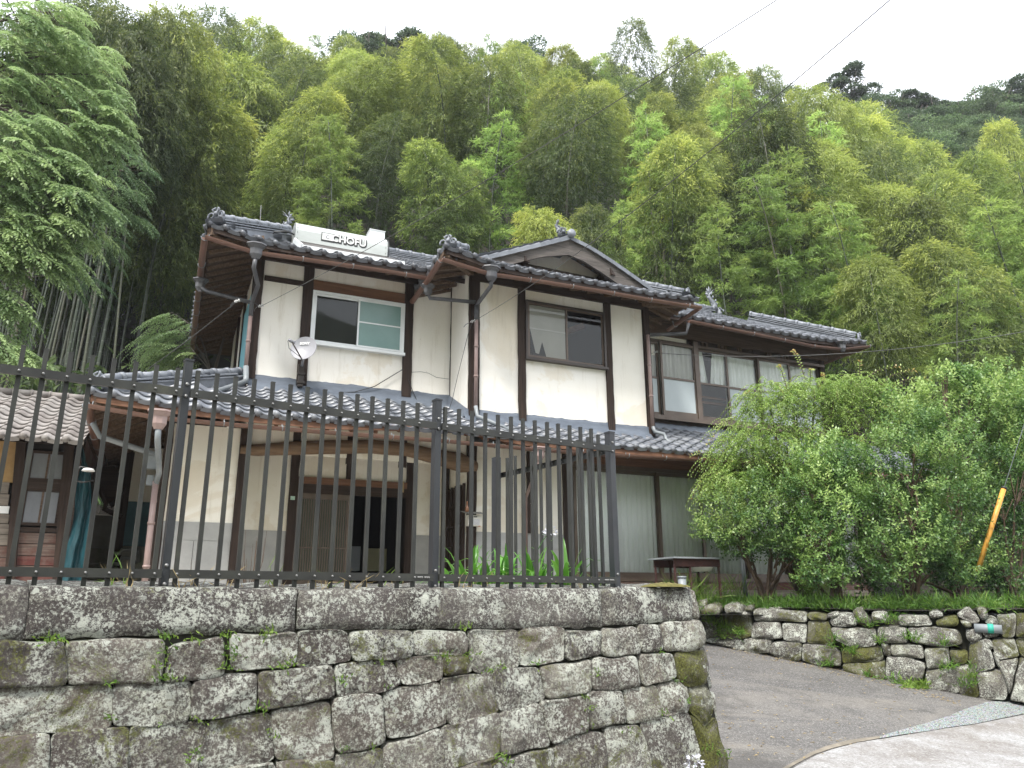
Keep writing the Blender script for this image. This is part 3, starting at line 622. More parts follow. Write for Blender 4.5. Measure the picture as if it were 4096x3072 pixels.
for s0 in psx:
    for z in (zT+.06, zT-.02, zB+.05, zB-.06):
        mb = MB(); mb.tube([(s0, N0-.008, z), (s0, N0-.018, z)], .012, 8); mb.build('post_bolt', M['bolt'], fence, True)
# inner run, set back from the right-hand post toward the house
za = zT; far = ray(*q6(560, 645)); kf = za/far[2]; Pf = far*kf; near = ray(*q6(1335, 530)); Pn = near*(za/near[2])
Pn = Wl(psx[2], N0+.05, za); dv = Pf-Pn; Lr = float(np.linalg.norm(dv[:2])); th2 = math.atan2(dv[1], dv[0])
gate = Root('metal_fence', 'shorter black picket fence panel running back toward the house from the right-hand post', 'fence', (0, 0, 0), 0)
gate.o.location = (float(Pn[0]), float(Pn[1]), .1); gate.o.rotation_euler = (0, 0, th2); gate.piv = Vector((0, 0, .1))
rT = rail('rail', .04, Lr+.12, za, gate, 0.0); rB = rail('rail', .04, Lr+.12, zB, gate, 0.0)
picket_run(gate, rT, rB, list(np.arange(.12, Lr-.02, .145)), za, zB, 0.0, za+.155)
mb = MB(); mb.box(Lr+.0, Lr+.075, .0, .07, -.1, za+.19); mb.build('post', M['black'], gate)
# ================================================================== house
VM, VL, VE = 12.0, 12.91, 11.12
hs = Root('house', 'two-storey house with cream plaster walls, dark posts and grey tiled roofs below the hill', 'house', (7.3, 12.0, -.1), TH)
def part(name, mb, mat, smooth=False, kind=None, label=None): return mb.build(name, mat, hs, smooth, None, kind, label)
def bx(name, x0, x1, y0, y1, z0, z1, mat): mb = MB(); mb.box(x0, x1, y0, y1, z0, z1); return part(name, mb, mat)
def U(p, v): return hp(p, v)[0]
def Z(p, v): return hp(p, v)[1]
ZD = .0928*VM                                            # top of the grey dado
# lower storey: shell walls behind the plaster panels
def wallpanel(u0, u1, v, z0, z1, mat='plaster', name='plaster_panel', d=.06):
    return bx(name, u0, u1, v, v+d, z0, z1, M[mat])
def dado(u0, u1, v, z1=ZD):
    mb = MB(); g = z1-.26
    mb.box(u0, u1, v-.012, v+.05, g+.006, z1); mb.box(u0, u1, v-.006, v+.05, g-.002, g+.008); x = u0
    k = max(1, round((u1-u0)/.6))
    for i in range(k):
        a = u0+(u1-u0)*i/k; b = u0+(u1-u0)*(i+1)/k
        mb.box(a+.003, b-.003, v-.012, v+.05, -.1, g-.002)
    return part('dado', mb, M['dado'])
def post(u, v, z0, z1, w_=.12, mat='darkwood', d=.04):
    mb = MB(); k = 14; rr_ = random.Random(int(u*100+v*10)); L = []
    for i in range(k+1):
        z = z0+(z1-z0)*i/k; e = .006 if z1-z0 > 1 else .002
        L.append((u-w_/2+rr_.uniform(-e, e), u+w_/2+rr_.uniform(-e, e), z))
    mb.grid([[(a, v+.05, z), (a, v-d, z), (b, v-d, z), (b, v+.05, z)] for a, b, z in L]); return part('post', mb, M[mat])
def hbeam(u0, u1, v, z0, z1, mat='darkwoodx', d=.035, name='beam'):
    return bx(name, u0, u1, v-d, v+.05, z0, z1, M[mat])
E0 = 2.52
wallpanel(-.05, .94, VM, ZD, E0, 'plaster_low'); dado(-.05, .94, VM)
post(-.03, VM, -.1, E0+.1, .11); post(1.02, VM, -.1, E0+.05, .15)
uE0, uE1 = 1.09, 4.57
# entrance recess
VB = VL
wallpanel(uE0-.1, 1.84, VB, ZD-.01, 3.0, 'plaster_low'); dado(uE0-.1, 1.84, VB, ZD-.01)
wallpanel(3.9, 4.62, VB, ZD-.01, 3.0, 'plaster_low'); dado(3.9, 4.62, VB, ZD-.01)
mb = MB(); mb.box(1.0, 1.06, VM, VB, -.1, 3.0); part('plaster_panel', mb, M['plaster_low'])
mb = MB(); mb.box(4.60, 4.66, VM+.06, VB, -.1, 3.0); part('plaster_panel', mb, M['plaster_low'])
mb = MB(); mb.box(4.588, 4.6, VM+.1, VB, -.1, ZD-.01); part('dado', mb, M['dado'])
post(1.90, VB, -.1, 2.95, .14); post(3.86, VB, -.1, 2.95, .13); post(4.55, VB, -.1, 2.9, .05)
zl0 = Z(q5(1300, 878), VB); zl1 = Z(q5(1300, 762), VB)
hbeam(1.97, 3.8, VB, zl0+.15, zl1, 'redwood', .05, 'lintel'); hbeam(1.97, 3.8, VB, zl0, zl0+.15, 'darkwoodx', .03, 'lintel')
wallpanel(1.84, 3.9, VB+.01, zl1, 3.0, 'plaster_low'); post(U(q5(1470, 650), VB), VB, zl1, 2.9, .09, 'darkwood', .02)
# sliding lattice door on the left half, the right half stands open on a dark room
du0, du1 = 1.97, U(q5(1475, 1200), VB)
dr = MB(); dz0, dz1 = -.05, zl0
for (a, b, c, d) in ((du0, du0+.07, dz0, dz1), (du1-.07, du1, dz0, dz1), (du0+.07, du1-.07, dz1-.09, dz1), (du0+.07, du1-.07, dz0, .05), (du0+.07, du1-.07, .28, .34), (du0+.07, du1-.07, Z(q5(1300, 1275), VB)-.012, Z(q5(1300, 1275), VB)+.012)):
    dr.box(a, b, VB+.0, VB+.035, c, d)
door = part('door', dr, M['bronze'])
n_ = 20
for i in range(n_):
    x = du0+.085+(du1-du0-.17)*i/(n_-1); mb = MB(); mb.box(x-.008, x+.008, VB+.006, VB+.028, .34, dz1-.09); mb.build('slat', M['redwood'] if False else M['bronze'], hs, sub=door)
mb = MB(); mb.box(du0+.07, du1-.07, VB+.03, VB+.034, .34, dz1-.09); mb.build('pane', M['curtain_grey'] if False else simple('lattice_glass', (.05, .06, .045), (.1, .11, .085), 2, .2), hs, sub=door)
mb = MB(); mb.box(du0+.07, du1-.07, VB+.012, VB+.02, .05, .28)
for i in range(7): mb.tube([(du0+.15+i*.12+.03*math.cos(a), VB+.01, .165+.05*math.sin(a)) for a in np.linspace(0, 5.5, 10)], .007, 5)
mb.build('panel', M['bronze'], hs, sub=door)
mb = MB(); mb.box(du0+.025, du0+.045, VB-.008, VB, .75, .98); mb.build('handle', M['white_alu'], hs, sub=door)
mb = MB(); mb.add([(1.9, VB+.06, -.1), (3.95, VB+.06, -.1), (3.95, 16.5, -.1), (1.9, 16.5, -.1), (1.9, VB+.06, 2.4), (3.95, VB+.06, 2.4), (3.95, 16.5, 2.4), (1.9, 16.5, 2.4)], [(0, 1, 2, 3), (4, 7, 6, 5), (1, 5, 6, 2), (2, 6, 7, 3), (3, 7, 4, 0)])
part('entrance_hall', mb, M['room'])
mb = MB(); mb.box(3.12, 3.36, 14.2, 14.5, .55, .98); part('shoe_box', mb, simple('dim_box', (.2, .22, .24), (.26, .28, .3), 2)); 
mb = MB(); mb.box(3.5, 3.85, 14.2, 14.5, .55, .95); part('shoe_box', mb, simple('dim_box_yellow', (.3, .29, .18), (.36, .34, .2), 2))
# small things on the entrance posts
mb = MB(); mb.box(1.86, 1.93, VB-.048, VB-.04, 1.60, 1.66); st_ = part('sticker', mb, simple('green_white_sticker', (.3, .5, .38), (.6, .7, .62), 30, .5, 0, None, 0))
mb = MB(); u_, z_ = hp(q5(1857, 830), VB); mb.box(u_-.02, u_+.02, VB-.06, VB-.04, z_-.09, z_+.1); part('name_plate', mb, simple('pale_wood_plate', (.35, .25, .12), (.45, .33, .17), 3))
# curved entrance beam
top_ = [(665,515),(800,508),(1000,490),(1300,480),(1650,476),(1900,498),(2100,545)]; bot_ = [(665,580),(800,597),(1000,592),(1300,582),(1650,578),(1900,600),(2100,655)]
tp = [hp(q5(*p), VM-.02) for p in top_]+[hp(q6(*p), VM-.02) for p in ((280,478),(378,545))]; bp = [hp(q5(*p), VM-.02) for p in bot_]+[hp(q6(*p), VM-.02) for p in ((250,625),(378,622))]
mb = MB(); P = []
for (u0_, z1_), (u1_, z0_) in zip(tp, bp):
    uc = (u0_+u1_)/2; zc = (z0_+z1_)/2; h = (z1_-z0_)/2; P.append([(uc, VM+.0+.11*math.cos(a)*(1 if abs(math.cos(a)) > .2 else 1), zc+h*math.sin(a)) for a in np.linspace(0, 2*math.pi, 17)])
P2 = []
for a, b in zip(P[:-1], P[1:]):
    for k_ in (0, .25, .5, .75): P2.append([tuple(np.array(x)*(1-k_)+np.array(y)*k_+np.array([0, 1, 1])*.008*nv(np.array(x)*(1-k_)+np.array(y)*k_, 3)) for x, y in zip(a, b)])
P2.append(P[-1]); mb.grid(P2); part('curved_beam', mb, wood('adze_hewn_beam', (.09, .055, .032), (.24, .16, .10), 0, .7), True)
# wall above the beam
wallpanel(1.09, 4.57, VM+.04, 2.2, 2.88, 'plaster_low')
for px in (1085, 1485, 1870): post(U(q5(px, 460), VM+.04), VM+.04, 2.1, 2.6, .12, 'darkwood', .01)
# right of the entrance
post(4.66, VM, -.1, 2.6, .15); wallpanel(4.72, 6.44, VM, ZD, E0+.1, 'plaster_low'); dado(4.72, 6.44, VM); post(5.70, VM, ZD, E0, .06); post(6.44, VM, -.1, E0+.1, .14)
# lattice screen leaning on the return wall by the entrance
lt_ = MB(); a0, b0 = (4.585, VB-.03), (4.585, VM+.12)
for i in range(5): 
    v_ = a0[1]+(b0[1]-a0[1])*i/4; lt_.box(4.545, 4.585, v_-.018, v_+.018, -.08, 1.92)
for i in range(7): z_ = -.05+1.93*i/6.0; lt_.box(4.55, 4.58, b0[1], a0[1], z_-.018, z_+.018)
lt_.box(4.575, 4.584, b0[1], a0[1], -.05, 1.88)
part('lattice_screen', lt_, M['darkwood'])
# big glass doors
gz0 = .40; gz1 = Z(q6(1600, 618), VM); sx0 = 6.56
def sash(u0, u1, z0, z1, v, fr, name='window', cur='curtain', mid=None, fw=.05, low=None, cgap=None, upper='glass', curz=None):
    f = MB()
    f.box(u0, u0+fw, v, v+.035, z0, z1); f.box(u1-fw, u1, v, v+.035, z0, z1); f.box(u0+fw, u1-fw, v, v+.035, z1-fw, z1); f.box(u0+fw, u1-fw, v, v+.035, z0, z0+fw*(low or 1.6))
    if mid: f.box(u0+fw, u1-fw, v-.002, v+.035, mid-.022, mid+.022)
    s_ = part(name, f, M[fr])
    zb = z0+fw*(low or 1.6)
    if mid:
        g = MB(); g.add([(u0+fw, v+.014, mid+.022), (u1-fw, v+.014, mid+.022), (u1-fw, v+.014, z1-fw), (u0+fw, v+.014, z1-fw)], [(0, 1, 2, 3)]); g.build('pane', M[upper], hs, sub=s_)
        g = MB(); g.add([(u0+fw, v+.014, zb), (u1-fw, v+.014, zb), (u1-fw, v+.014, mid-.022), (u0+fw, v+.014, mid-.022)], [(0, 1, 2, 3)]); g.build('pane', M['frostgrey'] if fr == 'bronze' and upper == 'glass' and curz is None else M[upper], hs, sub=s_)
    else:
        g = MB(); g.add([(u0+fw, v+.014, zb), (u1-fw, v+.014, zb), (u1-fw, v+.014, z1-fw), (u0+fw, v+.014, z1-fw)], [(0, 1, 2, 3)]); g.build('pane', M[upper], hs, sub=s_)
    if cur:
        n = int((u1-u0)/.012); P = []; ph = u0*7
        zz = [z1, (z0+z1)/2, curz if curz is not None else z0]
        for i in range(n+1):
            x = u0+.02+(u1-u0-.04)*i/n; row = []
            for j, z in enumerate(zz):
                a = .016*math.sin(x*58+ph+.25*j)+.011*math.sin(x*23+ph*2+.5*j)+.008*nv((x*6, z, ph), 3)
                row.append((x, v+.07+a, z))
            P.append(row)
        g = MB()
        if cgap: 
            P1 = [[tuple(np.array(p)-np.array([max(0, (p[0]-cgap[0]))*0, 0, 0])) for p in r] for r in P if r[0][0] < cgap[0]]; P3 = [r for r in P if r[0][0] > cgap[1]]
            um = (cgap[0]+cgap[1])/2
            # two halves tied together: top edges apart, meeting at the bottom
            def bend(r, side):
                x = r[0][0]; base = u0 if side < 0 else u1; edge = cgap[0] if side < 0 else cgap[1]; f_ = (x-base)/(edge-base)
                return [(x, r[0][1], r[0][2]), (x+f_*(um-edge)*.85, r[1][1], mid if mid else r[1][2]), (x+f_*(um-edge)*.9, r[2][1], r[2][2])]
            g.grid([bend(r, -1) for r in P1]); g.grid([bend(r, 1) for r in P3])
        else: g.grid(P)
        part('curtain', g, M[cur], True)
    return s_
ups = [6.62, U(q6(1405, 1000), VM), U(q6(1735, 1000), VM), U(q6(2055, 1000), VM)]
w4 = ups[3]-ups[2]
ups += [ups[3]+w4, ups[3]+2*w4, ups[3]+3*w4, ups[3]+4*w4]
for i in range(len(ups)-1):
    sash(ups[i]-.02, ups[i+1]+.03, gz0, gz1, VM+.01+(i % 2)*.045, 'bronze', fw=.06, cur='curtain' if i < 6 else 'curtain_grey')
    if i in (0, 3, 5): post(ups[i+1] if i else ups[1], VM-.0, gz0, gz1, .05, 'darkframe' if False else 'darkwood', .02)
uR = ups[-1]+.1
mb = MB(); mb.box(6.5, uR, VM-.02, VM+.12, gz0-.06, gz0); part('door_track', mb, M['bronze'])
mb = MB(); mb.box(6.5, uR, VM-.02, VM+.12, gz1, gz1+.07); part('door_track', mb, M['bronze'])
hbeam(6.5, uR, VM, gz1+.072, 2.62, 'redwood', .03)
post(uR+.06, VM, -.1, 2.6, .13)
for i, (z0, z1) in enumerate(((.20, .338), (.075, .195), (-.03, .03))):
    mb = MB(); mb.box(6.5, uR, VM-.01-.012*i, VM+.03, z0, z1); part('plank', mb, M['planks' if i < 1 else 'plankgrey'])
mb = MB(); mb.box(6.5, uR, VM+.05, VM+.09, -.1, .33); part('plank', mb, M['room'])
mb = MB(); mb.box(6.4, uR, VM-.05, VM+.2, -.16, -.035); part('foundation', mb, M['concrete'])
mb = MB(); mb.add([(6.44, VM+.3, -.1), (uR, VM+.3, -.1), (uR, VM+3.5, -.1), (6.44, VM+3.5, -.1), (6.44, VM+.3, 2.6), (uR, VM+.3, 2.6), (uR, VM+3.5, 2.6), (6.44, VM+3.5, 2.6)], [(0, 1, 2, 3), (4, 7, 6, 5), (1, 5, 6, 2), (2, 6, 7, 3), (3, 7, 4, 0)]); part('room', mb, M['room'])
# left side: wall running back and the small rear wing with a teal shutter
mb = MB(); mb.box(-.06, 0.0, VM+.05, 15.2, -.1, 2.7); part('plaster_panel', mb, M['plaster_low'])
vb = 15.2; ub = U(q4(775, 1000), vb); zt_ = Z(q4(900, 1070), vb)
wallpanel(ub, 0, vb, zt_, 2.7, 'plaster_low'); post(ub-.06, vb, -.1, 2.6, .16)
mb = MB(); mb.box(ub+.02, -.02, vb-.03, vb+.03, Z(q4(850, 1335), vb), zt_); sh = part('shutter', mb, M['tealpaint'])
for z in (.33, .66): mb = MB(); zz = zt_*z+(1-z)*Z(q4(850, 1335), vb); mb.box(ub+.02, -.02, vb-.04, vb-.03, zz-.01, zz+.01); mb.build('batten', M['tealpaint'], hs, sub=sh)
wallpanel(ub, 0, vb, -.1, Z(q4(850, 1337), vb), 'dado', 'dado')
mb = MB()
for pts in (((690,1378),(725,1378),(735,1355),(840,1355),(840,1430),(815,1430)), ((680,1440),(720,1440),(735,1405),(800,1405),(830,1350))):
    mb.tube([tuple(H_) for H_ in [(*[hp(q4(*p), vb-.12)[0], vb-.12], hp(q4(*p), vb-.12)[1]) for p in pts]], .035, 8)
part('water_pipe', mb, M['pipegrey'], True)
# ---------------------------------------------------------------- upper storey
zbL, zbM = .2795*VL, .2628*VM
u0L = 1.06
wallpanel(u0L, 4.62, VL, zbL, 5.9)
_a, _b, _c, _d = U(q2(847, 1000), VM)+.02, U(q2(1450, 1000), VM)-.02, Z(q2(1150, 1148), VM), Z(q2(1150, 750), VM)
wallpanel(4.62, _a, VM, zbM, 5.75); wallpanel(_b, 8.22, VM, zbM, 5.75); wallpanel(_a, _b, VM, zbM, _c); wallpanel(_a, _b, VM, _d, 5.75)
mb = MB(); mb.box(4.56, 4.62, VM+.02, VL, zbM-.1, 5.8); part('plaster_panel', mb, M['plaster'])
mb = MB(); mb.box(u0L, u0L+.06, VL+.06, 18, 3.2, 5.9); part('plaster_panel', mb, M['plaster'])
mb = MB(); mb.box(u0L-.03, u0L+.01, VL+.5, VL+2.0, 3.9, 5.35); part('side_board', mb, M['cyan'])
for v_ in (VL+.1, VL+.45, VL+2.1, VL+3.4): mb = MB(); mb.box(u0L-.05, u0L+.02, v_-.05, v_+.05, 3.5, 5.8); part('post', mb, M['darkwood'])
wallpanel(8.22, U(q3(478, 500), VL), VL, 5.0, 5.8)
mb = MB(); mb.box(8.16, 8.22, VM+.06, VL, zbM-.1, 5.8); part('plaster_panel', mb, M['plaster'])
# left block timbers
def up_post(px, py, v, z0, z1, w_): return post(U((px, py), v), v, z0, z1, w_)
post(u0L+.02, VL, zbL-.05, 5.8, .13)
uP1 = U(q1(1030, 800), VL); uP2 = U(q1(1826, 800), VL)
post(uP1, VL, Z(q1(990, 1450), VL), 5.75, .17); post(uP2, VL, Z(q1(1800, 1540), VL), 5.75, .17)
post(4.57, VL, zbL-.2, 5.75, .035)
hbeam(u0L, 4.5, VL, 5.70, 5.86, 'darkwoodx', .06)
zn = Z(q1(820, 628), VL); hbeam(u0L+.1, uP1-.085, VL, zn-.045, zn+.045, 'darkwoodx', .03)
wz1 = Z(q1(1430, 765), VL); wz0 = Z(q1(1430, 1172), VL); wu0 = uP1+.085; wu1 = uP2-.085
hbeam(wu0, wu1, VL, wz1+.01, wz1+.21, 'redwood', .03, 'lintel')
def winroom(u0, u1, v, z0, z1, d=2.5):
    mb = MB(); mb.add([(u0, v, z0), (u1, v, z0), (u1, v+d, z0), (u0, v+d, z0), (u0, v, z1), (u1, v, z1), (u1, v+d, z1), (u0, v+d, z1)], [(0, 1, 2, 3), (4, 7, 6, 5), (1, 5, 6, 2), (2, 6, 7, 3), (3, 7, 4, 0)]); return part('room', mb, M['room'])
def winframe(u0, u1, z0, z1, v, mat, w_=.045, d=.07):
    mb = MB(); mb.box(u0, u0+w_, v-d, v+.02, z0, z1); mb.box(u1-w_, u1, v-d, v+.02, z0, z1); mb.box(u0+w_, u1-w_, v-d, v+.02, z1-w_, z1); mb.box(u0-.02, u1+.02, v-d-.03, v+.02, z0-w_*.5, z0+w_*.6)
    return part('window_frame', mb, M[mat])
winframe(wu0, wu1, wz0, wz1, VL, 'white_alu')
wm = U(q1(1428, 960), VL-.04)
def wsash(u0, u1, z0, z1, v, fr, pane, fw=.035, mid=None):
    f = MB(); f.box(u0, u0+fw, v, v+.022, z0, z1); f.box(u1-fw, u1, v, v+.022, z0, z1); f.box(u0+fw, u1-fw, v, v+.022, z1-fw, z1); f.box(u0+fw, u1-fw, v, v+.022, z0, z0+fw)
    if mid: f.box(u0+fw, u1-fw, v-.001, v+.022, mid-.012, mid+.012)
    s_ = part('window', f, M[fr])
    if mid:
        g = MB(); g.add([(u0+fw, v+.009, z0+fw), (u1-fw, v+.009, z0+fw), (u1-fw, v+.009, mid-.012), (u0+fw, v+.009, mid-.012)], [(0, 1, 2, 3)]); g.build('pane', M[pane], hs, sub=s_)
        g = MB(); g.add([(u0+fw, v+.009, mid+.012), (u1-fw, v+.009, mid+.012), (u1-fw, v+.009, z1-fw), (u0+fw, v+.009, z1-fw)], [(0, 1, 2, 3)]); g.build('pane', M[pane], hs, sub=s_)
    else: g = MB(); g.add([(u0+fw, v+.009, z0+fw), (u1-fw, v+.009, z0+fw), (u1-fw, v+.009, z1-fw), (u0+fw, v+.009, z1-fw)], [(0, 1, 2, 3)]); g.build('pane', M[pane], hs, sub=s_)
    return s_
wsash(wu0+.045, wm+.03, wz0+.045, wz1-.045, VL-.03, 'white_alu', 'glass'); wsash(wm-.01, wu1-.045, wz0+.045, wz1-.045, VL-.062, 'white_alu', 'frost', .03, (wz0+wz1)/2+.02)
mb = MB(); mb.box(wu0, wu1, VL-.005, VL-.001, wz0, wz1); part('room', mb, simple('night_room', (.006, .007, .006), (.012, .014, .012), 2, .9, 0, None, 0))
# middle block timbers
p3u = [U(q2(515, 1000), VM), U(q2(847, 1000), VM), U(q2(1450, 1000), VM), U(q2(1722, 1000), VM)]
pw = [.19, .14, .14, .13]; pb = [Z(q2(515, 1510), VM), Z(q2(850, 1545), VM), Z(q2(1475, 1612), VM), Z(q2(1755, 1650), VM)]
for a, b, c in zip(p3u, pw, pb): post(a, VM, c, 5.65, b, 'darkwood', .045)
hbeam(4.62, 8.25, VM, 5.56, 5.72, 'darkwoodx', .055)
mz1 = Z(q2(1150, 750), VM); mz0 = Z(q2(1150, 1148), VM); mu0, mu1 = p3u[1]+.07, p3u[2]-.07
winframe(mu0, mu1, mz0, mz1, VM, 'darkframe', .04)
mm_ = U(q2(1162, 950), VM-.04)
wsash(mu0+.04, mm_+.02, mz0+.04, mz1-.04, VM-.062, 'bronze', 'glass', .035); wsash(mm_-.02, mu1-.04, mz0+.04, mz1-.04, VM-.03, 'bronze', 'glass', .035)
winroom(mu0, mu1, VM+.07, mz0, mz1+.02, 1.6)
mb = MB(); mb.beam((mm_+.1, VM+.9, mz1-.32), (mu1-.1, VM+.6, mz1-.06), .1, .1); part('ceiling_beam', mb, M['redwood'])
g = MB(); cz = mz0+.02                                  # torn paper behind the left pane
q_ = [(mu0+.075, mz1-.075), (mm_-.02, mz1-.075), (mm_-.02, mz0+.075), (mu0+.42, mz0+.075), (mu0+.335, mz0+.36), (mu0+.27, mz0+.12), (mu0+.20, mz0+.13), (mu0+.075, mz0+.66)]
g.add([(a, VM-.035, b) for a, b in q_], [tuple(range(len(q_)))]); part('paper_screen', g, simple('translucent_paper', (.36, .35, .31), (.44, .43, .39), 2, .8, 0, None, 0))
mb = MB(); zz = (mz0+mz1)/2+.03; mb.box(mu0+.075, mm_-.02, VM-.042, VM-.037, zz-.014, zz+.014); mb.build('crossbar', M['curtain_grey'], hs)
# right wing
ru = [U(q3(x, 850), VL) for x in (222, 263, 540, 806, 1050)]; d_ = ru[3]-ru[2]; ru += [ru[4]+d_, ru[4]+2*d_]
rz1 = [Z(q3(380, 530), VL), Z(q3(680, 590), VL)]; rz0 = Z(q3(560, 1135), VL); rm = Z(q3(390, 825), VL)
rzt = Z(q3(660, 590), VL)
sash(ru[1], ru[2]-.03, rz0, Z(q3(380, 535), VL-.1), VL-.12, 'bronze', mid=rm, fw=.05, cur='curtain_grey', low=2.2)
sash(8.3, ru[1]-.01, rz0, Z(q3(380, 535), VL-.1), VL-.05, 'bronze', mid=rm, fw=.05, cur='curtain_grey', low=1.5)
for i in range(2, 6):
    sash(ru[i]+(.06 if i == 2 else 0), ru[i+1]+.03, rz0, rzt, VL+.0+(i % 2)*.04, 'bronze', mid=rm+.02, fw=.05, cur='curtain', low=2.2, curz=(rm+.02 if i == 2 else None), cgap=((ru[2]+ru[3])/2-.14, (ru[2]+ru[3])/2+.13) if i == 2 else None)
mb = MB(); mb.box(8.25, ru[-1]+.1, VL-.14, VL+.12, rz0-.09, rz0); part('window_sill', mb, M['bronze'])
mb = MB(); mb.box(8.25, 13.9, VL-.05, VL+.12, rz0-.24, rz0-.09); part('beam', mb, M['darkwoodx'])
# wooden balustrade seen through the second window
for z in (rz0+.62, rz0+.5, rz0+.14): mb = MB(); mb.box(ru[2]+.1, ru[4]-.05, VL+.26, VL+.3, z-.025, z+.025); part('balustrade_rail', mb, M['redwood'])
post(ru[2]+.01, VL, rz0, 5.4, .12, 'bronze', .14)
hbeam(8.25, 13.9, VL, rzt, rzt+.06, 'bronze', .05, 'lintel')
rt2 = 5.52
ub0 = U(q3(510, 500), VL); 
mb = MB(); mb.box(ub0, 13.84, VL+.0, VL+.04, rzt+.06, rt2); part('board_panel', mb, M['darkwoodx'])
hbeam(8.25, 14.0, VL, rt2-.06, rt2+.28, 'rafterx', .07)
for px in (600, 632, 725, 752, 775, 873, 892): u_ = U(q3(px, 520), VL); mb = MB(); mb.box(u_-.028, u_+.028, VL-.03, VL, rzt+.06, rt2-.06); part('batten', mb, M['rafterx'])
for px in (1105, 1128, 1215, 1238, 1262, 1350): u_ = U(q3(px, 590), VL); mb = MB(); mb.box(u_-.028, u_+.028, VL-.03, VL, rzt+.06, rt2-.06); part('batten', mb, M['rafterx'])
post(ub0-.04, VL, rzt, rt2, .14, 'darkwood'); post(U(q3(1010, 560), VL), VL, rzt, rt2, .14); post(13.84, VL, 3.4, 5.7, .14)
wallpanel(ru[-1]+.1, 13.8, VL+.02, 3.3, rzt, 'plaster'); 
mb = MB(); mb.box(8.3, ru[-1]+.1, VL+.9, VL+.95, 3.4, 5.4); part('room', mb, simple('dim_wall', (.10, .10, .095), (.14, .14, .13), 2, .9, 0, None, 0))
# wall of the far side, closing the volume
bx('wall', u0L, 13.84, 18.0, 18.06, -.1, 5.8, M['plaster']); bx('wall', 13.8, 13.86, VL+.05, 18, -.1, 5.8, M['plaster'])
# ---------------------------------------------------------------- flashing along the foot of the upper walls
def flashing(a, b, zt, slope_dir, w_=.16, h=.2):
    """a,b (u,v) along the wall; slope_dir outward unit; concave cove plus small round noshi ends"""
    mb = MB(); a = np.array(a); b = np.array(b); sd_ = np.array(slope_dir, float); n = max(2, int(np.linalg.norm(b-a)/.06)); P = []
    for i in range(n+1):
        p = a+(b-a)*i/n; row = []
        e = .03*max(0, nv((p[0]*9, p[1]*9, zt), 1, 3))+.02*nv((p[0]*3, p[1]*3, 1), 1)
        for k_, (o_, dz) in enumerate(((-.012, .05+e), (.012, .045+e), (.015, .0), (.03, -.07), (.07, -.13), (w_, -h))):
            q = p+sd_*o_; row.append((q[0], q[1], zt+dz-.0*k_))
        P.append(row)
    mb.grid(P); return part('flashing', mb, M['flash'], True)
flashing((u0L-.02, VL), (4.62, VL), zbL-.02, (0, -1), .22, .27); flashing((4.57, VL), (4.57, VM), zbL-.25, (-1, 0), .15, .2) if False else None
mb = MB(); P = []
for i in range(20):
    t_ = i/19; v_ = VL-(VL-VM)*t_; z_ = zbL-(zbL-zbM)*t_; P.append([(4.57, v_, z_+.04), (4.545, v_, z_+.02), (4.53, v_, z_-.08), (4.46, v_, z_-.15), (4.38, v_-.02, z_-.2)])
mb.grid(P); part('flashing', mb, M['flash'], True)
flashing((4.5, VM), (8.27, VM), zbM-.02, (0, -1), .22, .27); flashing((8.2, VL-.05), (13.9, VL-.05), rz0-.2, (0, -1), .22, .25)

# ================================================================== roofs
TWD, TEX = .262, .235                                    # tile cover width and exposure
def tile_profile(x):                                     # x in 0..1 across
    return .030*math.cos(2*math.pi*(x-.10)) if True else 0
def tile_verts(ns=8, ln=.27, th=.02):
    """local: x across, y up the slope, z normal"""
    V = []; F = []; top_f = []; top_b = []; lip = []
    for i in range(ns+1):
        x = i/ns; h = .034*(1 if x < .0 else 1)*math.cos(2*math.pi*(x-.14)); h = h if h > 0 else h*.62
        px = x*TWD*1.06-.01; top_f.append((px, 0, h+.036)); top_b.append((px, ln, h+.010)); lip.append((px, .004, h+.036-th))
    V = top_f+top_b+lip; n = ns+1
    F = [(i, i+1, n+i+1, n+i) for i in range(ns)]+[(2*n+i, 2*n+i+1, i+1, i) for i in range(ns)]
    return V, F
TV, TF = tile_verts()
def eave_disc(mb):
    k = 10; c = (TWD*.14, -.012, .028)
    ring = [(c[0]+.047*math.cos(2*math.pi*i/k), c[1], c[2]+.047*math.sin(2*math.pi*i/k)) for i in range(k)]
    ring2 = [(p[0], p[1]+.05, p[2]) for p in ring]; mb.add(ring+ring2, [tuple(range(k))[::-1]]+[(i, (i+1) % k, (i+1) % k+k, i+k) for i in range(k)])
    mb.add([(TWD*.14+.03, -.002, .012), (TWD, -.002, .012), (TWD, -.002, -.035), (TWD*.6, -.002, -.048), (TWD*.14+.03, -.002, -.035)], [(4, 3, 2, 1, 0)])
tm = MB(); tm.add(TV, TF); TILE = tm.mesh('tile', M['tile_low'], True)
em = MB(); em.add(TV, TF); eave_disc(em); ETILE = em.mesh('tile', M['tile_low'], True)
def bend_z(p, lifts):
    z = p[2]
    for (cu, cv, amp, rad) in lifts: d2 = ((p[0]-cu)**2+(p[1]-cv)**2)/rad**2; z += amp*math.exp(-d2) if d2 < 9 else 0
    return z
LIFT = [(-1.06, VE, .10, .7), (.14, 12.15, .16, .7), (3.8, 11.25, .16, .7), (9.0, 11.25, .05, .6), (14.6, 12.15, .12, .9)]
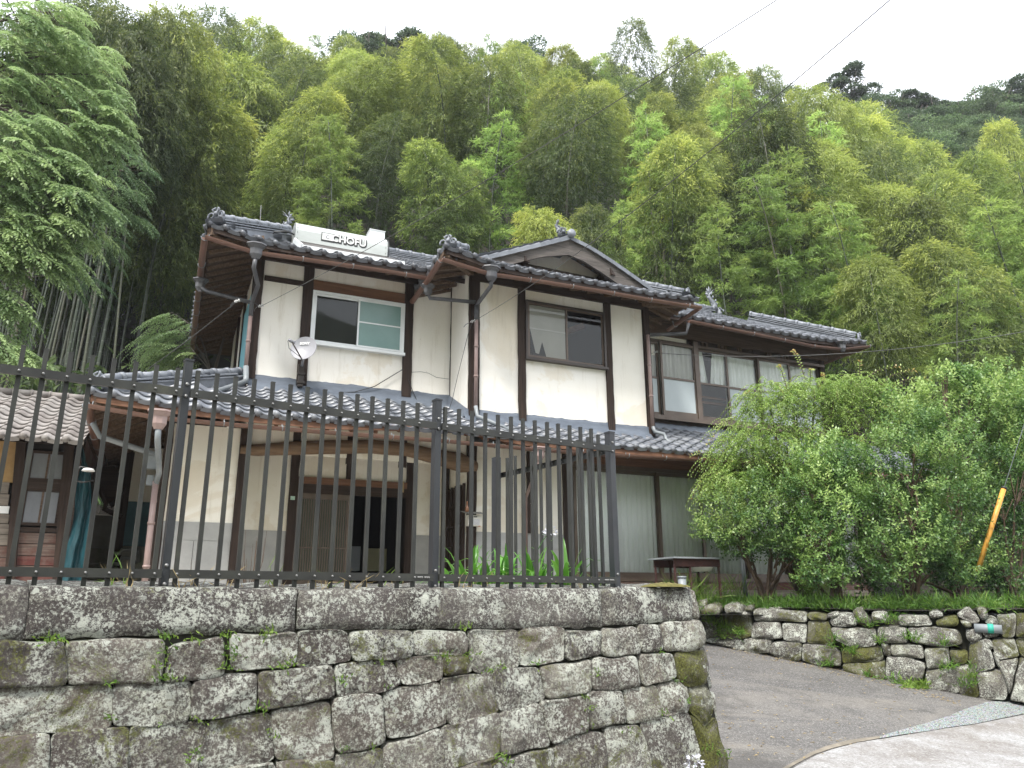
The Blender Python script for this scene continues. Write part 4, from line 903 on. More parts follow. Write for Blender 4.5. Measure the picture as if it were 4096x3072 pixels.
def roof_field(origin, e, s, slope, ncol, nrow, keep, mode='joined', mat='tile', hard=None):
    """origin: eave start (u,v,z); e: eave direction, s: horizontal up-slope direction"""
    e = np.array([*e, 0.0]); sl = np.array([s[0], s[1], slope]); L = np.linalg.norm(sl); sl /= L; nrm = np.cross(e, sl); nrm /= np.linalg.norm(nrm)
    if nrm[2] < 0: nrm = -nrm
    o = np.array(origin, float); rows = []
    R3 = np.array([e, sl, nrm]).T; big = MB(); cand = []
    for r in range(nrow):
        for c in range(ncol):
            p = o+e*(c*TWD)+sl*(r*TEX); ctr = p+e*TWD*.5+sl*.1
            if keep(ctr[0], ctr[1], ctr[2]): cand.append((r, c, p))
    for r, c, p in cand:
        v_ = TV; jit = np.array([random.uniform(-.004, .004), random.uniform(-.004, .004), random.uniform(-.003, .004)])
        m2 = MB(); m2.add(TV, TF)
        if r == 0: eave_disc(m2)
        vs = [R3@np.array(x)+p+jit for x in m2.v]; vs = [(q[0], q[1], bend_z(q, LIFT)) for q in vs]
        if mode == 'joined': big.add(vs, m2.f)
        else: rows.append((vs, m2.f, p, r, R3))
    return big if mode == 'joined' else rows
# lower roof: individually laid tiles
lz = 2.55; SL = .49
roofL = None
def deck(pts, name='roof', mat='room', smooth=False):
    mb = MB(); mb.add(pts, [tuple(range(len(pts)))]); return part(name, mb, M[mat])
mb = MB()
fz = lambda v: lz+SL*(v-VE)-.03
mb.add([(-1.02, VE+.04, fz(VE+.04)), (15.6, VE+.04, fz(VE+.04)), (15.6, VL+.1, fz(VL+.1)), (1.0, VL+.1, fz(VL+.1))], [(0, 1, 2, 3)])
mb.add([(-1.02, VE+.04, fz(VE+.04)), (1.0, VL+.1, fz(VL+.1)), (1.0, 19, fz(VL+.1)), (-1.02, 21, fz(VE+.04))], [(0, 1, 2, 3)])
lroof = part('lower_roof', mb, M['rafterx'])
def keepL(u, v, z):
    if u+1.06 < (v-VE)-.06: return False
    if 4.5 < u < 8.3: return v < VM-.02
    return v < VL-.0 and (v < VL or u > 1)
tl_ = roof_field((-1.06, VE, lz), (1, 0), (0, 1), SL, 64, 8, keepL, 'each')
# those nearest the camera (left to the trees) one by one, what hides behind the shrubs joined
tl_.sort(key=lambda t_: t_[2][0]); first = tl_[:300]; rest = tl_[300:]
lift_any = lambda p: any(((p[0]-c_[0])**2+(p[1]-c_[1])**2) < (2.2*c_[3])**2 for c_ in LIFT[:1])
def eu(R3): return Matrix([list(map(float, r)) for r in R3]).to_euler()
for vs, f, p, r, R3 in first:
    if lift_any(p):
        m2 = MB(); q0 = np.array(p); m2.add([tuple(np.array(v)-q0) for v in vs], f); me = m2.mesh('tile', M['tile_low'], True); o = bpy.data.objects.new('tile', me); put(o, lroof, Vector(p))
    else:
        o = bpy.data.objects.new('tile', ETILE if r == 0 else TILE); put(o, lroof, Vector(p)+Vector((random.uniform(-.004, .004), random.uniform(-.005, .005), random.uniform(-.003, .004)))); o.rotation_euler = eu(R3)
        o.rotation_euler.z += random.uniform(-.012, .012)
m2 = MB()
for vs, f, p, r, R3 in rest: m2.add(vs, f)
m2.build('tiles', M['tile_low'], hs, True, lroof, 'stuff')
b_ = roof_field((-1.06, 21.0, lz), (0, -1), (1, 0), SL, 38, 7, lambda u, v, z: (v-VE) > (u+1.06)-.02 and u < 1.0); b_.build('tiles', M['tile_low'], hs, True, lroof, 'stuff')
# main upper roof
MZ = 5.66; MS = .52; RV = 15.4
mid_z = lambda u: MZ-.05+.42*min(u-3.83, 9.0-u)
main_z = lambda v: MZ+MS*(v-12.15)
fm = lambda v: main_z(v)-.03
mb = MB(); mb.add([(.18, 12.19, fm(12.19)), (14.56, 12.19, fm(12.19)), (12.9, RV-1.6, fm(RV-1.6)), (12.9, RV, fm(RV)), (1.7, RV, fm(RV)), (1.7, 13.75, fm(13.75))], [(0, 1, 2, 3, 4, 5)])
mb.add([(1.7, RV, fm(RV)), (12.9, RV, fm(RV)), (14.5, 18.65, fm(12.19)), (.2, 18.65, fm(12.19))], [(0, 1, 2, 3)])
mb.add([(.18, 12.19, fm(12.19)), (1.7, 13.75, fm(13.75)), (1.7, 17.1, fm(13.75)), (.24, 18.65, fm(12.19))], [(0, 1, 2, 3)])
mb.add([(1.7, 13.75, fm(13.75)), (1.7, RV, fm(RV)), (1.7, 17.1, fm(13.75))], [(0, 1, 2)])
mb.add([(14.56, 12.19, fm(12.19)), (14.5, 18.65, fm(12.19)), (12.9, 17.1, fm(13.75)), (12.9, 13.75, fm(13.75))], [(0, 1, 2, 3)])
uroof = part('upper_roof', mb, M['rafterx'])
km = lambda u, v, z: (u-.14 > (v-12.15)-.08 or u > 1.62) and (14.6-u > (v-12.15)-.08 or u < 12.95) and v < RV-.05 and not (3.9 < u < 8.9 and mid_z(u)+.05 > main_z(v) and v < 14.6)
b_ = roof_field((.14, 12.15, MZ), (1, 0), (0, 1), MS, 55, 16, km); b_.build('tiles', M['tile'], hs, True, uroof, 'stuff')
b_ = roof_field((.14, 18.65, MZ), (0, -1), (1, 0), MS, 25, 8, lambda u, v, z: u < 1.7 and (v-12.15) > (u-.14)-.05 and (18.65-v) > (u-.14)-.05); b_.build('tiles', M['tile'], hs, True, uroof, 'stuff')
# middle block with its front gable
GV = 11.78; GU = 6.46; GZ = 6.72; gs = .42
mz = MZ-.08
fmm = lambda u: mid_z(u)-.04
mb = MB()
mb.add([(3.87, 11.3, mz-.02), (4.42, GV, mid_z(4.42)-.03), (4.42, 12.5, mid_z(4.42)-.03), (GU, 14.4, mid_z(GU)-.03), (GU, GV, mid_z(GU)-.03), (4.42, GV, mid_z(4.42)-.03), (3.87, 13.2, mz-.02)][:0] or [(3.87, 11.29, mz), (4.8, 12.22, mid_z(4.8)-.03), (4.8, 13.2, mid_z(4.8)-.03), (3.87, 13.0, mz)], [(0, 1, 2, 3)])
mb.add([(4.42, GV, mid_z(4.42)-.03), (GU, GV, mid_z(GU)-.03), (GU, 14.5, mid_z(GU)-.03), (4.42, 13.0, mid_z(4.42)-.03)], [(0, 1, 2, 3)])
mb.add([(8.5, GV, mid_z(8.5)-.03), (8.5, 13.0, mid_z(8.5)-.03), (GU, 14.5, mid_z(GU)-.03), (GU, GV, mid_z(GU)-.03)], [(0, 1, 2, 3)])
mb.add([(8.96, 11.29, mz), (8.96, 13.0, mz), (8.0, 13.2, mid_z(8.0)-.03), (8.0, 12.22, mid_z(8.0)-.03)], [(0, 1, 2, 3)])
mb.add([(3.87, 11.29, mz), (8.96, 11.29, mz), (8.0, 12.25, mz+.5*.96), (4.83, 12.25, mz+.5*.96)], [(0, 1, 2, 3)])
mroof = part('gable_roof', mb, M['rafterx'])
b_ = roof_field((3.83, 11.25, mz), (1, 0), (0, 1), .5, 20, 5, lambda u, v, z: u-3.83 > (v-11.25)-.08 and 9.0-u > (v-11.25)-.08 and v < 12.2); b_.build('tiles', M['tile'], hs, True, mroof, 'stuff')
b_ = roof_field((3.83, 14.4, mz), (0, -1), (1, 0), gs, 13, 13, lambda u, v, z: u < GU and ((v-11.25) > (u-3.83)-.02 if u < 4.5 else v > GV+.1) and (mid_z(u) > main_z(v)-.05 or u < 4.0 and v < 12.9)); b_.build('tiles', M['tile'], hs, True, mroof, 'stuff')
b_ = roof_field((9.0, 11.25, mz), (0, 1), (-1, 0), gs, 13, 13, lambda u, v, z: u > GU and ((v-11.25) > (9.0-u)-.02 if u > 8.4 else v > GV+.1) and (mid_z(u) > main_z(v)-.05 or u > 8.8 and v < 12.9)); b_.build('tiles', M['tile'], hs, True, mroof, 'stuff')
# gable face: bargeboards, verge tiles, plaster triangle, tie beam
def G3(p, v): u_, z_ = hp(p, v); return u_, z_
out_ = [G3(q2(*p), GV) for p in ((535,432),(700,395),(850,358),(1000,322),(1180,277),(1320,345),(1470,440),(1620,545),(1765,650))]
inn_ = [G3(q2(*p), GV) for p in ((640,470),(760,455),(870,425),(1000,395),(1180,382),(1280,425),(1400,500),(1530,590),(1650,665))]
for nm, sl_ in (('bargeboard', slice(0, 5)), ('bargeboard', slice(4, 9))):
    mb = MB(); P = []
    for (a, b), (c, d) in zip(out_[sl_], inn_[sl_]):
        P.append([(c, GV+.05, d), (c, GV, d), (c*.75+a*.25, GV, d*.75+b*.25), (c*.15+a*.85, GV, d*.15+b*.85), (a, GV-.015, b), (a, GV+.05, b)])
    mb.grid(P); mb.build(nm, M['grey_barge'], hs, False, None)
vt = MB()
def verge_tile(a, b, v):
    a = np.array([a[0], v, a[1]]); b = np.array([b[0], v, b[1]]); d = (b-a)/np.linalg.norm(b-a); nn = np.cross(d, (0, 1, 0)); nn = nn if nn[2] > 0 else -nn
    m_ = MB(); k = 7; A = []; Bq = []
    for i in range(k):
        t_ = math.pi*i/(k-1); off = np.array([0, -.06*math.cos(t_)+.03, 0])+nn*(.045*math.sin(t_)+.0); A.append(a+off); Bq.append(b+off+nn*.014)
    m_.add(A+Bq, [(i, i+1, k+i+1, k+i) for i in range(k-1)]+[tuple(range(k)), tuple(range(k, 2*k))[::-1]])
    m_.add([a+np.array([0, -.03, 0])-nn*.05, b+np.array([0, -.03, 0])-nn*.045, b+np.array([0, -.03, 0])+nn*.03, a+np.array([0, -.03, 0])+nn*.03], [(0, 1, 2, 3)])
    return m_
def along(pts, n):
    pts = [np.array(p) for p in pts]; L = [0]
    for a, b in zip(pts[:-1], pts[1:]): L.append(L[-1]+np.linalg.norm(b-a))
    r = []
    for i in range(n+1):
        t_ = L[-1]*i/n; j = min(len(pts)-2, max(k for k in range(len(L)) if L[k] <= t_+1e-9)); f_ = (t_-L[j])/(L[j+1]-L[j]); r.append(pts[j]*(1-f_)+pts[j+1]*f_)
    return r
for pl, n in ((out_[0:5], 9), (out_[4:9][::-1], 10)):
    pt = along([(a, b+.035) for a, b in pl], n)
    for a, b in zip(pt[:-1], pt[1:]): verge_tile(a, b, GV-.02).build('verge_tile', M['noshi'], hs, True, mroof)
gb = VM+.2
mb = MB(); tri = [hp(q2(*p), gb) for p in ((700,440),(1180,300),(1700,640))]; mb.add([(a, gb+.03, b) for a, b in tri], [(0, 1, 2)]); part('gable_plaster', mb, M['plaster'])
a, b = hp(q2(760, 447), gb-.1), hp(q2(1500, 600), gb-.1)
mb = MB(); mb.beam((a[0], gb-.1, a[1]-.02), (b[0], gb-.1, b[1]-.02), .16, .13); part('beam', mb, M['darkwoodx'])
mb = MB(); a, b = hp(q2(1390, 570), gb-.12), hp(q2(1470, 520), gb-.3); mb.beam((a[0], gb-.02, a[1]), (b[0], gb-.42, b[1]), .16, .14); part('bracket', mb, M['darkwoodx'])
mb = MB(); a, b = hp(q2(800, 465), gb-.12), hp(q2(870, 430), gb-.3); mb.beam((a[0], gb-.02, a[1]), (b[0], gb-.42, b[1]), .12, .1); part('bracket', mb, M['darkwoodx'])
# ---- ridges
def ridge(name, a, b, layers, w_, parent, capr=.06, seg=.27, mat='noshi'):
    """stack of flat noshi tiles and a row of round cap tiles from a to b"""
    a = np.array(a, float); b = np.array(b, float); L = np.linalg.norm(b-a); n = max(2, int(L/seg)); d = (b-a)/L
    sd_ = np.cross(d, (0, 0, 1)); sd_ /= np.linalg.norm(sd_); up = np.cross(sd_, d)
    r = MB(); r.beam(a-up*.1, b-up*.1, w_*.8, .2, tuple(up)); R_ = r.build(name, M[mat], hs, False, parent)
    dst = parent
    for l in range(layers):
        for i in range(n):
            m_ = MB(); o = (l % 2)*.5; p0 = a+d*L*max(0, (i-o))/n; p1 = a+d*L*min(n, (i+1-o))/n-d*.006; ww = w_*(1-.10*l); z_ = .045*l+.02
            jj = up*random.uniform(-.003, .003)
            m_.add([p0-sd_*ww*.5+up*(z_-.02)+jj, p1-sd_*ww*.5+up*(z_-.02)+jj, p1-sd_*ww*.5+up*z_+jj, p0-sd_*ww*.5+up*z_+jj, p0+up*(z_+.028), p1+up*(z_+.028), p0+sd_*ww*.5+up*z_+jj, p1+sd_*ww*.5+up*z_+jj, p1+sd_*ww*.5+up*(z_-.02)+jj, p0+sd_*ww*.5+up*(z_-.02)+jj],
                   [(0, 1, 2, 3), (3, 2, 5, 4), (4, 5, 7, 6), (6, 7, 8, 9), (0, 3, 4, 6, 9), (1, 8, 7, 5, 2)])
            m_.build('ridge_tile', M[mat], hs, False, dst)
    for i in range(n):
        p0 = a+d*L*i/n; p1 = a+d*L*(i+1)/n; z_ = .045*layers+.015; m_ = MB()
        m_.tube([p0+up*z_, p1-d*.04+up*z_], capr, 10); m_.tube([p1-d*.045+up*z_, p1+d*.012+up*z_], capr*1.22, 10)
        m_.build('cap_tile', M[mat], hs, True, dst)
def oni(p, face, s_, parent, disc=True):
    """scrolled ridge-end tile: thick boss with curls"""
    s_ = s_*.78; f = np.array([face[0], face[1], 0.0]); f /= np.linalg.norm(f); r_ = np.array([-f[1], f[0], 0]); p = np.array(p, float); mb = MB()
    out = [(-.55, -.25), (-.62, .1), (-.4, .35), (-.28, .7), (0, .95), (.28, .7), (.4, .35), (.62, .1), (.55, -.25)]
    mb.prism([p+r_*x*s_*.33+np.array([0, 0, z*s_*.33])+f*.0 for x, z in out], f*.10*s_)
    for sx in (-1, 1):
        pts = [p+f*(.12*s_)+r_*sx*s_*(.16+.115*math.cos(t_)*(1-t_/9))+np.array([0, 0, s_*(.08+.115*math.sin(t_)*(1-t_/9))]) for t_ in np.linspace(-.5, 5.4, 12)]
        mb.tube(pts, [.034*s_*(1-.07*i) for i in range(12)], 7)
        mb.tube([p+f*.11*s_+r_*sx*s_*.05+np.array([0, 0, s_*.15]), p+f*.15*s_+r_*sx*s_*.12+np.array([0, 0, s_*.26]), p+f*.1*s_+r_*sx*s_*.03+np.array([0, 0, s_*.32])], .03*s_, 7)
    mb.ball(tuple(p+f*.13*s_+np.array([0, 0, .13*s_])), .07*s_, 10)
    return mb.build('ridge_end_ornament', M['noshi'], hs, True, parent)
# hip ridges
ridge('hip_ridge', (.02-.9, VE+.16, lz+.17+.08), (.93, VL+.03, lz+SL*(VL-VE)+.14), 2, .20, lroof)
oni((-1.0+.06, VE+.12, lz+.26), (-.7, -.7), .62, lroof)
ridge('hip_ridge', (.38, 12.38, MZ+.27), (1.6, 13.6, MZ+MS*1.45+.14), 3, .2, uroof); oni((.32, 12.30, MZ+.34), (-.7, -.7), .75, uroof)
ridge('hip_ridge', (4.02, 11.45, mz+.24), (4.5, 11.95, mz+.42+.05), 2, .19, mroof); oni((3.98, 11.40, mz+.27), (-.7, -.7), .7, mroof)
ridge('hip_ridge', (8.82, 11.45, mz+.16), (8.25, 12.0, mz+.45), 2, .19, mroof); oni((8.88, 11.40, mz+.18), (.7, -.7), .55, mroof)
ridge('hip_ridge', (14.4, 12.35, MZ+.22), (12.75, 14.0, MZ+MS*1.85+.1), 3, .2, uroof); oni((14.45, 12.3, MZ+.24), (.7, -.7), .62, uroof)
rz_ = main_z(RV)-.02
ridge('main_ridge', (1.75, RV, rz_), (12.85, RV, rz_), 4, .26, uroof, .065, .3)
oni((1.62, RV, rz_+.05), (-1, 0), .8, uroof); oni((12.98, RV, rz_+.05), (1, 0), .8, uroof)
ridge('gable_ridge', (GU, GV+.1, mid_z(GU)-.02), (GU, 14.4, mid_z(GU)-.02), 2, .22, mroof)
au, az = hp(q2(1188, 235), GV-.05); oni((au-.12, GV+.06, az-.02), (0, -1), .62, mroof)
mb = MB(); mb.tube([(au+.02, GV-.03, az), (au+.02, GV-.1, az)], .082, 18); mb.build('round_end_tile', M['noshi'], hs, True, mroof)
# fish ornaments (shachihoko) on the ridge ends
def shachi(p, s_, face, parent):
    f = np.array([face[0], face[1], 0.0]); f /= np.linalg.norm(f); p = np.array(p, float); mb = MB(); Zv = np.array([0, 0, 1.0]); r_ = np.cross(f, Zv)
    c = [p+(f*a+Zv*b)*s_ for a, b in ((.05, 0), (.12, .08), (.08, .2), (-.03, .32), (-.10, .44), (-.05, .56), (.04, .64))]
    mb.tube(c, [.10*s_, .11*s_, .095*s_, .075*s_, .055*s_, .035*s_, .015*s_], 10)
    tip = c[-2]
    for k_, (a, b) in enumerate(((.22, .10), (.2, .2), (.1, .28), (-.04, .27), (-.14, .18), (-.2, .06))):
        mb.prism([tip-r_*.012, tip+(f*a*.35+Zv*b*.6)*s_+r_*.0-r_*.01+f*.02*s_, tip+(f*a+Zv*b)*s_-r_*.008, tip+(f*a*.55+Zv*b*.35)*s_-f*.03*s_-r_*.01], r_*.02)
    for i in range(1, 5):
        q = c[i]; mb.prism([q-f*.03*s_, q-(f*.18-Zv*.06)*s_, q-(f*.12-Zv*.13)*s_, q-(f*.02-Zv*.09)*s_], r_*.018)
        for sx in (-1, 1): mb.prism([q+r_*sx*.06*s_, q+(r_*sx*.17+Zv*.05)*s_, q+(r_*sx*.12+Zv*.13)*s_, q+(r_*sx*.05+Zv*.07)*s_], f*.015)
    mb.ball(tuple(c[0]+f*.06*s_), .075*s_, 8)
    return mb.build('fish_ornament', M['noshi'], hs, True, parent)
shachi((1.72, RV, rz_+.18), .62, (-1, 0), uroof); shachi((12.82, RV, rz_+.2), .75, (1, 0), uroof); shachi((au-.1, GV+.25, az+.12), .36, (0, -1), mroof)
# ---------------------------------------------------------------- eaves: rafters, soffit boards, fascia
def rafters(u0, u1, step, v0, z0, v1, z1, axis, mat, up_corner=None):
    me = None; n = int(abs(u1-u0)/step)
    for i in range(n+1):
        t_ = u0+(u1-u0)*i/n
        a, b = ((t_, v0, z0), (t_, v1, z1)) if axis == 'u' else ((v0, t_, z0), (v1, t_, z1))
        a = (a[0], a[1], bend_z(a, LIFT)); b = (b[0], b[1], bend_z(b, LIFT))
        mb = MB(); mb.beam(a, b, .045, .06); part('rafter', mb, M[mat])
def soffit(pts, mat='rafterx'): 
    mb = MB(); n = 24; A, B, C_, D_ = [np.array(p, float) for p in pts]
    P = [[(lambda q: (q[0], q[1], bend_z(q, LIFT)))((A*(1-t_)+B*t_)*(1-s_)+(D_*(1-t_)+C_*t_)*s_) for s_ in (0, .33, .66, 1)] for t_ in np.linspace(0, 1, n+1)]
    mb.grid(P); return part('soffit', mb, M[mat])
def fascia(a, b, mat, h=.07, t=.03, name='fascia'):
    mb = MB(); n = 16; a = np.array(a, float); b = np.array(b, float); P = []
    dd = (b-a)/np.linalg.norm(b-a); nn = np.array([dd[1], -dd[0], 0])
    for i in range(n+1):
        p = a+(b-a)*i/n; z = bend_z(p, LIFT); P.append([(p[0], p[1], z-h), (p[0]+nn[0]*t, p[1]+nn[1]*t, z-h), (p[0]+nn[0]*t, p[1]+nn[1]*t, z), (p[0], p[1], z), (p[0], p[1], z-h)])
    mb.grid(P); return part(name, mb, M[mat])
s49 = SL
# lower front
soffit([(-1.0, VE+.05, lz-.06), (15.6, VE+.05, lz-.06), (15.6, VM, lz-.06+.88*.4), (0, VM, lz-.06+.88*.4)], 'redwood')
rafters(-.1, 15.5, .36, VE+.08, lz-.10, VM, lz-.10+.88*.4, 'u', 'redwood')
fascia((-1.02, VE+.06, lz-.02), (15.6, VE+.06, lz-.02), 'redwood', .09)
# lower left side
soffit([(-1.0, VE+.05, lz-.06), (-1.0, 21, lz-.06), (-.05, 21, lz+.36), (-.05, VM, lz+.36)])
rafters(VE+.5, 19, .3, -1.0, lz-.10, -.05, lz+.30, 'v', 'rafter'); mb = MB(); mb.beam((-1.0, VE+.06, lz-.0), (-.03, VM, lz+.27), .1, .12); part('hip_rafter', mb, M['rafter'])
fascia((-1.0, 21, lz-.02), (-1.0, VE+.06, lz-.02), 'rafter', .09)
# upper
soffit([(.2, 12.2, MZ-.06), (14.5, 12.2, MZ-.06), (14.5, VL, MZ+.22), (.2, VL, MZ+.22)]); rafters(1.1, 14.5, .36, 12.22, MZ-.10, VL, MZ+.17, 'u', 'rafter'); fascia((.2, 12.21, MZ-.01), (14.55, 12.21, MZ-.01), 'darkwoodx', .09)
soffit([(.22, 12.2, MZ-.06), (.28, 18.6, MZ-.06), (u0L, 18.6, MZ+.3), (u0L, VL, MZ+.3)]); rafters(12.5, 18.5, .28, .24, MZ-.11, u0L, MZ+.24, 'v', 'rafter'); fascia((.24, 18.6, MZ-.02), (.2, 12.21, MZ-.02), 'rafter', .09)
mb = MB(); mb.beam((.2, 12.2, MZ+.06), (u0L, VL+.02, MZ+.18), .1, .12); part('hip_rafter', mb, M['rafter'])
# middle
soffit([(3.88, 11.3, mz-.06), (8.95, 11.3, mz-.06), (8.95, VM, mz+.2), (3.88, VM, mz+.2)]); rafters(4.7, 8.9, .36, 11.32, mz-.10, VM, mz+.15, 'u', 'rafter'); fascia((3.88, 11.31, mz-.01), (8.96, 11.31, mz-.01), 'darkwoodx', .09)
soffit([(3.88, 11.3, mz-.06), (3.88, VL, mz-.06), (4.6, VL, mz+.2), (4.6, VM, mz+.2)]); rafters(11.5, VL, .27, 3.9, mz-.1, 4.6, mz+.15, 'v', 'rafter'); fascia((3.88, VL+.05, mz-.02), (3.88, 11.31, mz-.02), 'rafter', .08)
soffit([(8.95, 11.3, mz-.06), (8.95, VL, mz-.06), (8.2, VL, mz+.2), (8.2, VM, mz+.2)]); rafters(11.5, VL, .27, 8.94, mz-.1, 8.2, mz+.15, 'v', 'rafter')
mb = MB(); mb.beam((3.9, 11.32, mz+.06), (4.62, VM, mz+.12), .1, .11); mb.beam((8.94, 11.32, mz-.04), (8.22, VM, mz+.1), .1, .11); part('hip_rafter', mb, M['rafter'])
soffit([(14.5, 12.2, MZ-.06), (14.5, 18.6, MZ-.06), (13.84, 18.6, MZ+.22), (13.84, VL, MZ+.22)])
# ---------------------------------------------------------------- gutters and downpipes
def gut(pts, r=.052, mat='gutter', name='gutter', hooks=True, fix='v'):
    mb = MB(); P = []; pts = [np.array(p, float) for p in pts]
    fine = []
    for a, b in zip(pts[:-1], pts[1:]):
        k = max(1, int(np.linalg.norm(b-a)/.25))
        for i in range(k): fine.append(a+(b-a)*i/k)
    fine.append(pts[-1])
    for i, p in enumerate(fine):
        d = fine[min(i+1, len(fine)-1)]-fine[max(i-1, 0)]; d[2] = 0; d /= np.linalg.norm(d); sx = np.array([d[1], -d[0], 0])
        P.append([tuple(p+sx*rr_*math.cos(t_)+np.array([0, 0, rr_*math.sin(t_)])) for rr_, ts in ((r, np.linspace(0, -math.pi, 9)), (r-.006, np.linspace(-math.pi, 0, 9))) for t_ in ts])
    P = [q+[q[0]] for q in P]; mb.grid(P); mb.add([P[0][j] for j in range(9)], [tuple(range(9))]); mb.add([P[-1][j] for j in range(9)], [tuple(range(9))[::-1]])
    g_ = part(name, mb, M[mat], True)
    if hooks:
        acc = 0
        for a, b in zip(fine[:-1], fine[1:]):
            acc += np.linalg.norm(b-a)
            if acc > .62:
                acc = 0; d = (b-a)/np.linalg.norm(b-a); sx = np.array([d[1], -d[0], 0]); m_ = MB()
                m_.tube([b+sx*(r+.004)*math.cos(t_)+np.array([0, 0, (r+.004)*math.sin(t_)]) for t_ in np.linspace(.25, -math.pi*.95, 8)]+[b-sx*(r+.01)+np.array([0, 0, .06])], .0065, 5)
                m_.build('hook', M['pipegrey'], hs, True, g_)
    return g_
def gpt(p, v): u_, z_ = hp(p, v); return (u_, v, z_)
ve1 = VE-.03
gut([gpt(q4(525, 470+8), ve1), gpt(q4(960, 552), ve1), gpt(q5(700, 365), ve1), gpt(q5(1500, 428), ve1), gpt(q5(2200, 480), ve1), gpt(q6(840, 452), ve1), gpt(q6(1400, 492), ve1), gpt(q6(2200, 540), ve1), (15.6, ve1, 2.4)])
lc = gpt(q4(525, 478), ve1); gut([(lc[0]-.0, 21, lc[2]-.1), (lc[0], 13, lc[2]-.12), (lc[0], ve1+.05, lc[2])])
vl1 = 12.12
gl = [gpt(q1(235, 282), vl1), gpt(q1(620, 402), vl1), gpt(q1(1000, 455), vl1), gpt(q1(1640, 548), vl1), gpt(q1(1960, 604), vl1)]
gut(gl); gut([(gl[0][0]+.08, 18.6, 5.46), (gl[0][0]+.03, 15, 5.5), (gl[0][0], 12.6, gl[0][2]-.06), (gl[0][0], vl1+.05, gl[0][2])])
vm1 = 11.22
gm = [gpt(q2(292, 408), vm1), gpt(q2(620, 510), vm1), gpt(q2(1000, 567), vm1), gpt(q2(1400, 632), vm1), gpt(q2(1750, 694), vm1), gpt(q2(2100, 748), vm1)]
gut(gm); gut([(gm[0][0], 12.95, 5.34), (gm[0][0], 11.9, gm[0][2]-.1), (gm[0][0], vm1+.05, gm[0][2])])
gut([(gm[-1][0], vm1+.05, gm[-1][2]), (gm[-1][0], 12.3, gm[-1][2]-.1)])
gr = [gpt(q3(500, 355), vl1), gpt(q3(1000, 455), vl1), gpt(q3(1470, 552), vl1), gpt(q3(1690, 575), vl1), gpt(q3(1905, 552), vl1)]
gut(gr); gut([(gr[-1][0], vl1+.05, gr[-1][2]), (gr[-1][0]-.02, 18, gr[-1][2]-.1)])
def hopper(p, s_=.1, mat='pipedark'):
    mb = MB(); u_, v_, z_ = p; prof = [(1.25, 0), (1.3, .12), (1.1, .2), (1.05, .28), (.8, .45), (.78, .95), (.5, 1.25), (.42, 1.35)]
    P = []
    for w_, dz in prof: a = s_*w_; P.append([(u_+a*math.cos(t_)*1.0, v_+a*.75*math.sin(t_), z_-dz*s_*1.5) for t_ in [math.pi/8+math.pi/4*i for i in range(9)]])
    mb.grid(P); hh = part('rainwater_hopper', mb, M[mat]); return hh
def pipe(pts, r, mat, bands=True, name='downpipe'):
    mb = MB(); mb.tube(pts, r, 10); o = part(name, mb, M[mat], True)
    if bands:
        a, b = np.array(pts[0], float), np.array(pts[-1], float)
        for p0, p1 in zip(pts[:-1], pts[1:]):
            p0, p1 = np.array(p0, float), np.array(p1, float)
            if abs(p1[2]-p0[2]) > .9:
                for i in range(1, int(abs(p1[2]-p0[2])/.8)+1):
                    q = p0+(p1-p0)*i/(int(abs(p1[2]-p0[2])/.8)+1); m_ = MB(); m_.tube([q-np.array([0, 0, .018]), q+np.array([0, 0, .018])], r*1.22, 10); m_.build('pipe_band', M[mat], hs, True, o)
    return o
# upper-left corner
h1 = gpt(q1(638, 345), vl1-.02); hopper(h1, .13)
pu = U(q1(600, 800), VL-.12)
pipe([(h1[0], h1[1], h1[2]-.22), (h1[0]-.01, h1[1], h1[2]-.42), (pu+.05, 12.5, 5.05), (pu, VL-.12, 4.85), (pu, VL-.12, 4.6)], .036, 'pipedark', False)
pipe([(pu, VL-.12, 4.62), (pu, VL-.12, zbL+.1)], .034, 'pipe'); pipe([(pu, VL-.12, zbL+.12), (pu+.02, VL-.14, zbL-.1), (pu+.0, VL-.2, zbL-.16)], .046, 'pipegrey', False)
s0 = np.array([pu, VL-.2, zbL-.16]); e0 = np.array(gpt(q5(100, 245), VE+.2)); pipe([tuple(s0), tuple(e0+np.array([0, .15, .02])), tuple(e0)], .036, 'pipegrey', False)
hb = (.17, 13.6, 5.45); hopper(hb, .11); pipe([(hb[0], hb[1], hb[2]-.15), (.3, 13.5, 5.2), (pu+.02, VL-.1, 4.85)], .034, 'pipedark', False)
# middle-left corner
h2 = gpt(q2(638, 470), vm1-.02); hopper(h2, .13); pm = U(q2(533, 900), VM-.11)
jm = Z(q2(528, 745), VM-.11)
pipe([(h2[0], h2[1], h2[2]-.22), (h2[0], h2[1]+.02, h2[2]-.34), (pm+.02, VM-.13, jm+.06), (pm, VM-.11, jm)], .036, 'pipedark', False)
h3 = (3.84, 12.1, 5.38); hopper(h3, .10); pipe([(h3[0], h3[1], h3[2]-.15), (h3[0]+.03, h3[1], h3[2]-.24), (pm-.02, VM-.12, jm+.08)], .034, 'pipedark', False)
pipe([(pm, VM-.11, jm+.02), (pm, VM-.11, jm-.25)], .04, 'pipedark', False); pipe([(pm, VM-.11, jm-.2), (pm, VM-.11, zbM+.05)], .034, 'pipe')
pipe([(pm, VM-.11, zbM+.06), (pm+.02, VM-.14, zbM-.12), tuple(np.array(gpt(q6(500, 260), VM-.35))), tuple(np.array(gpt(q6(690, 345), VE+.35)))], .036, 'pipegrey', False)
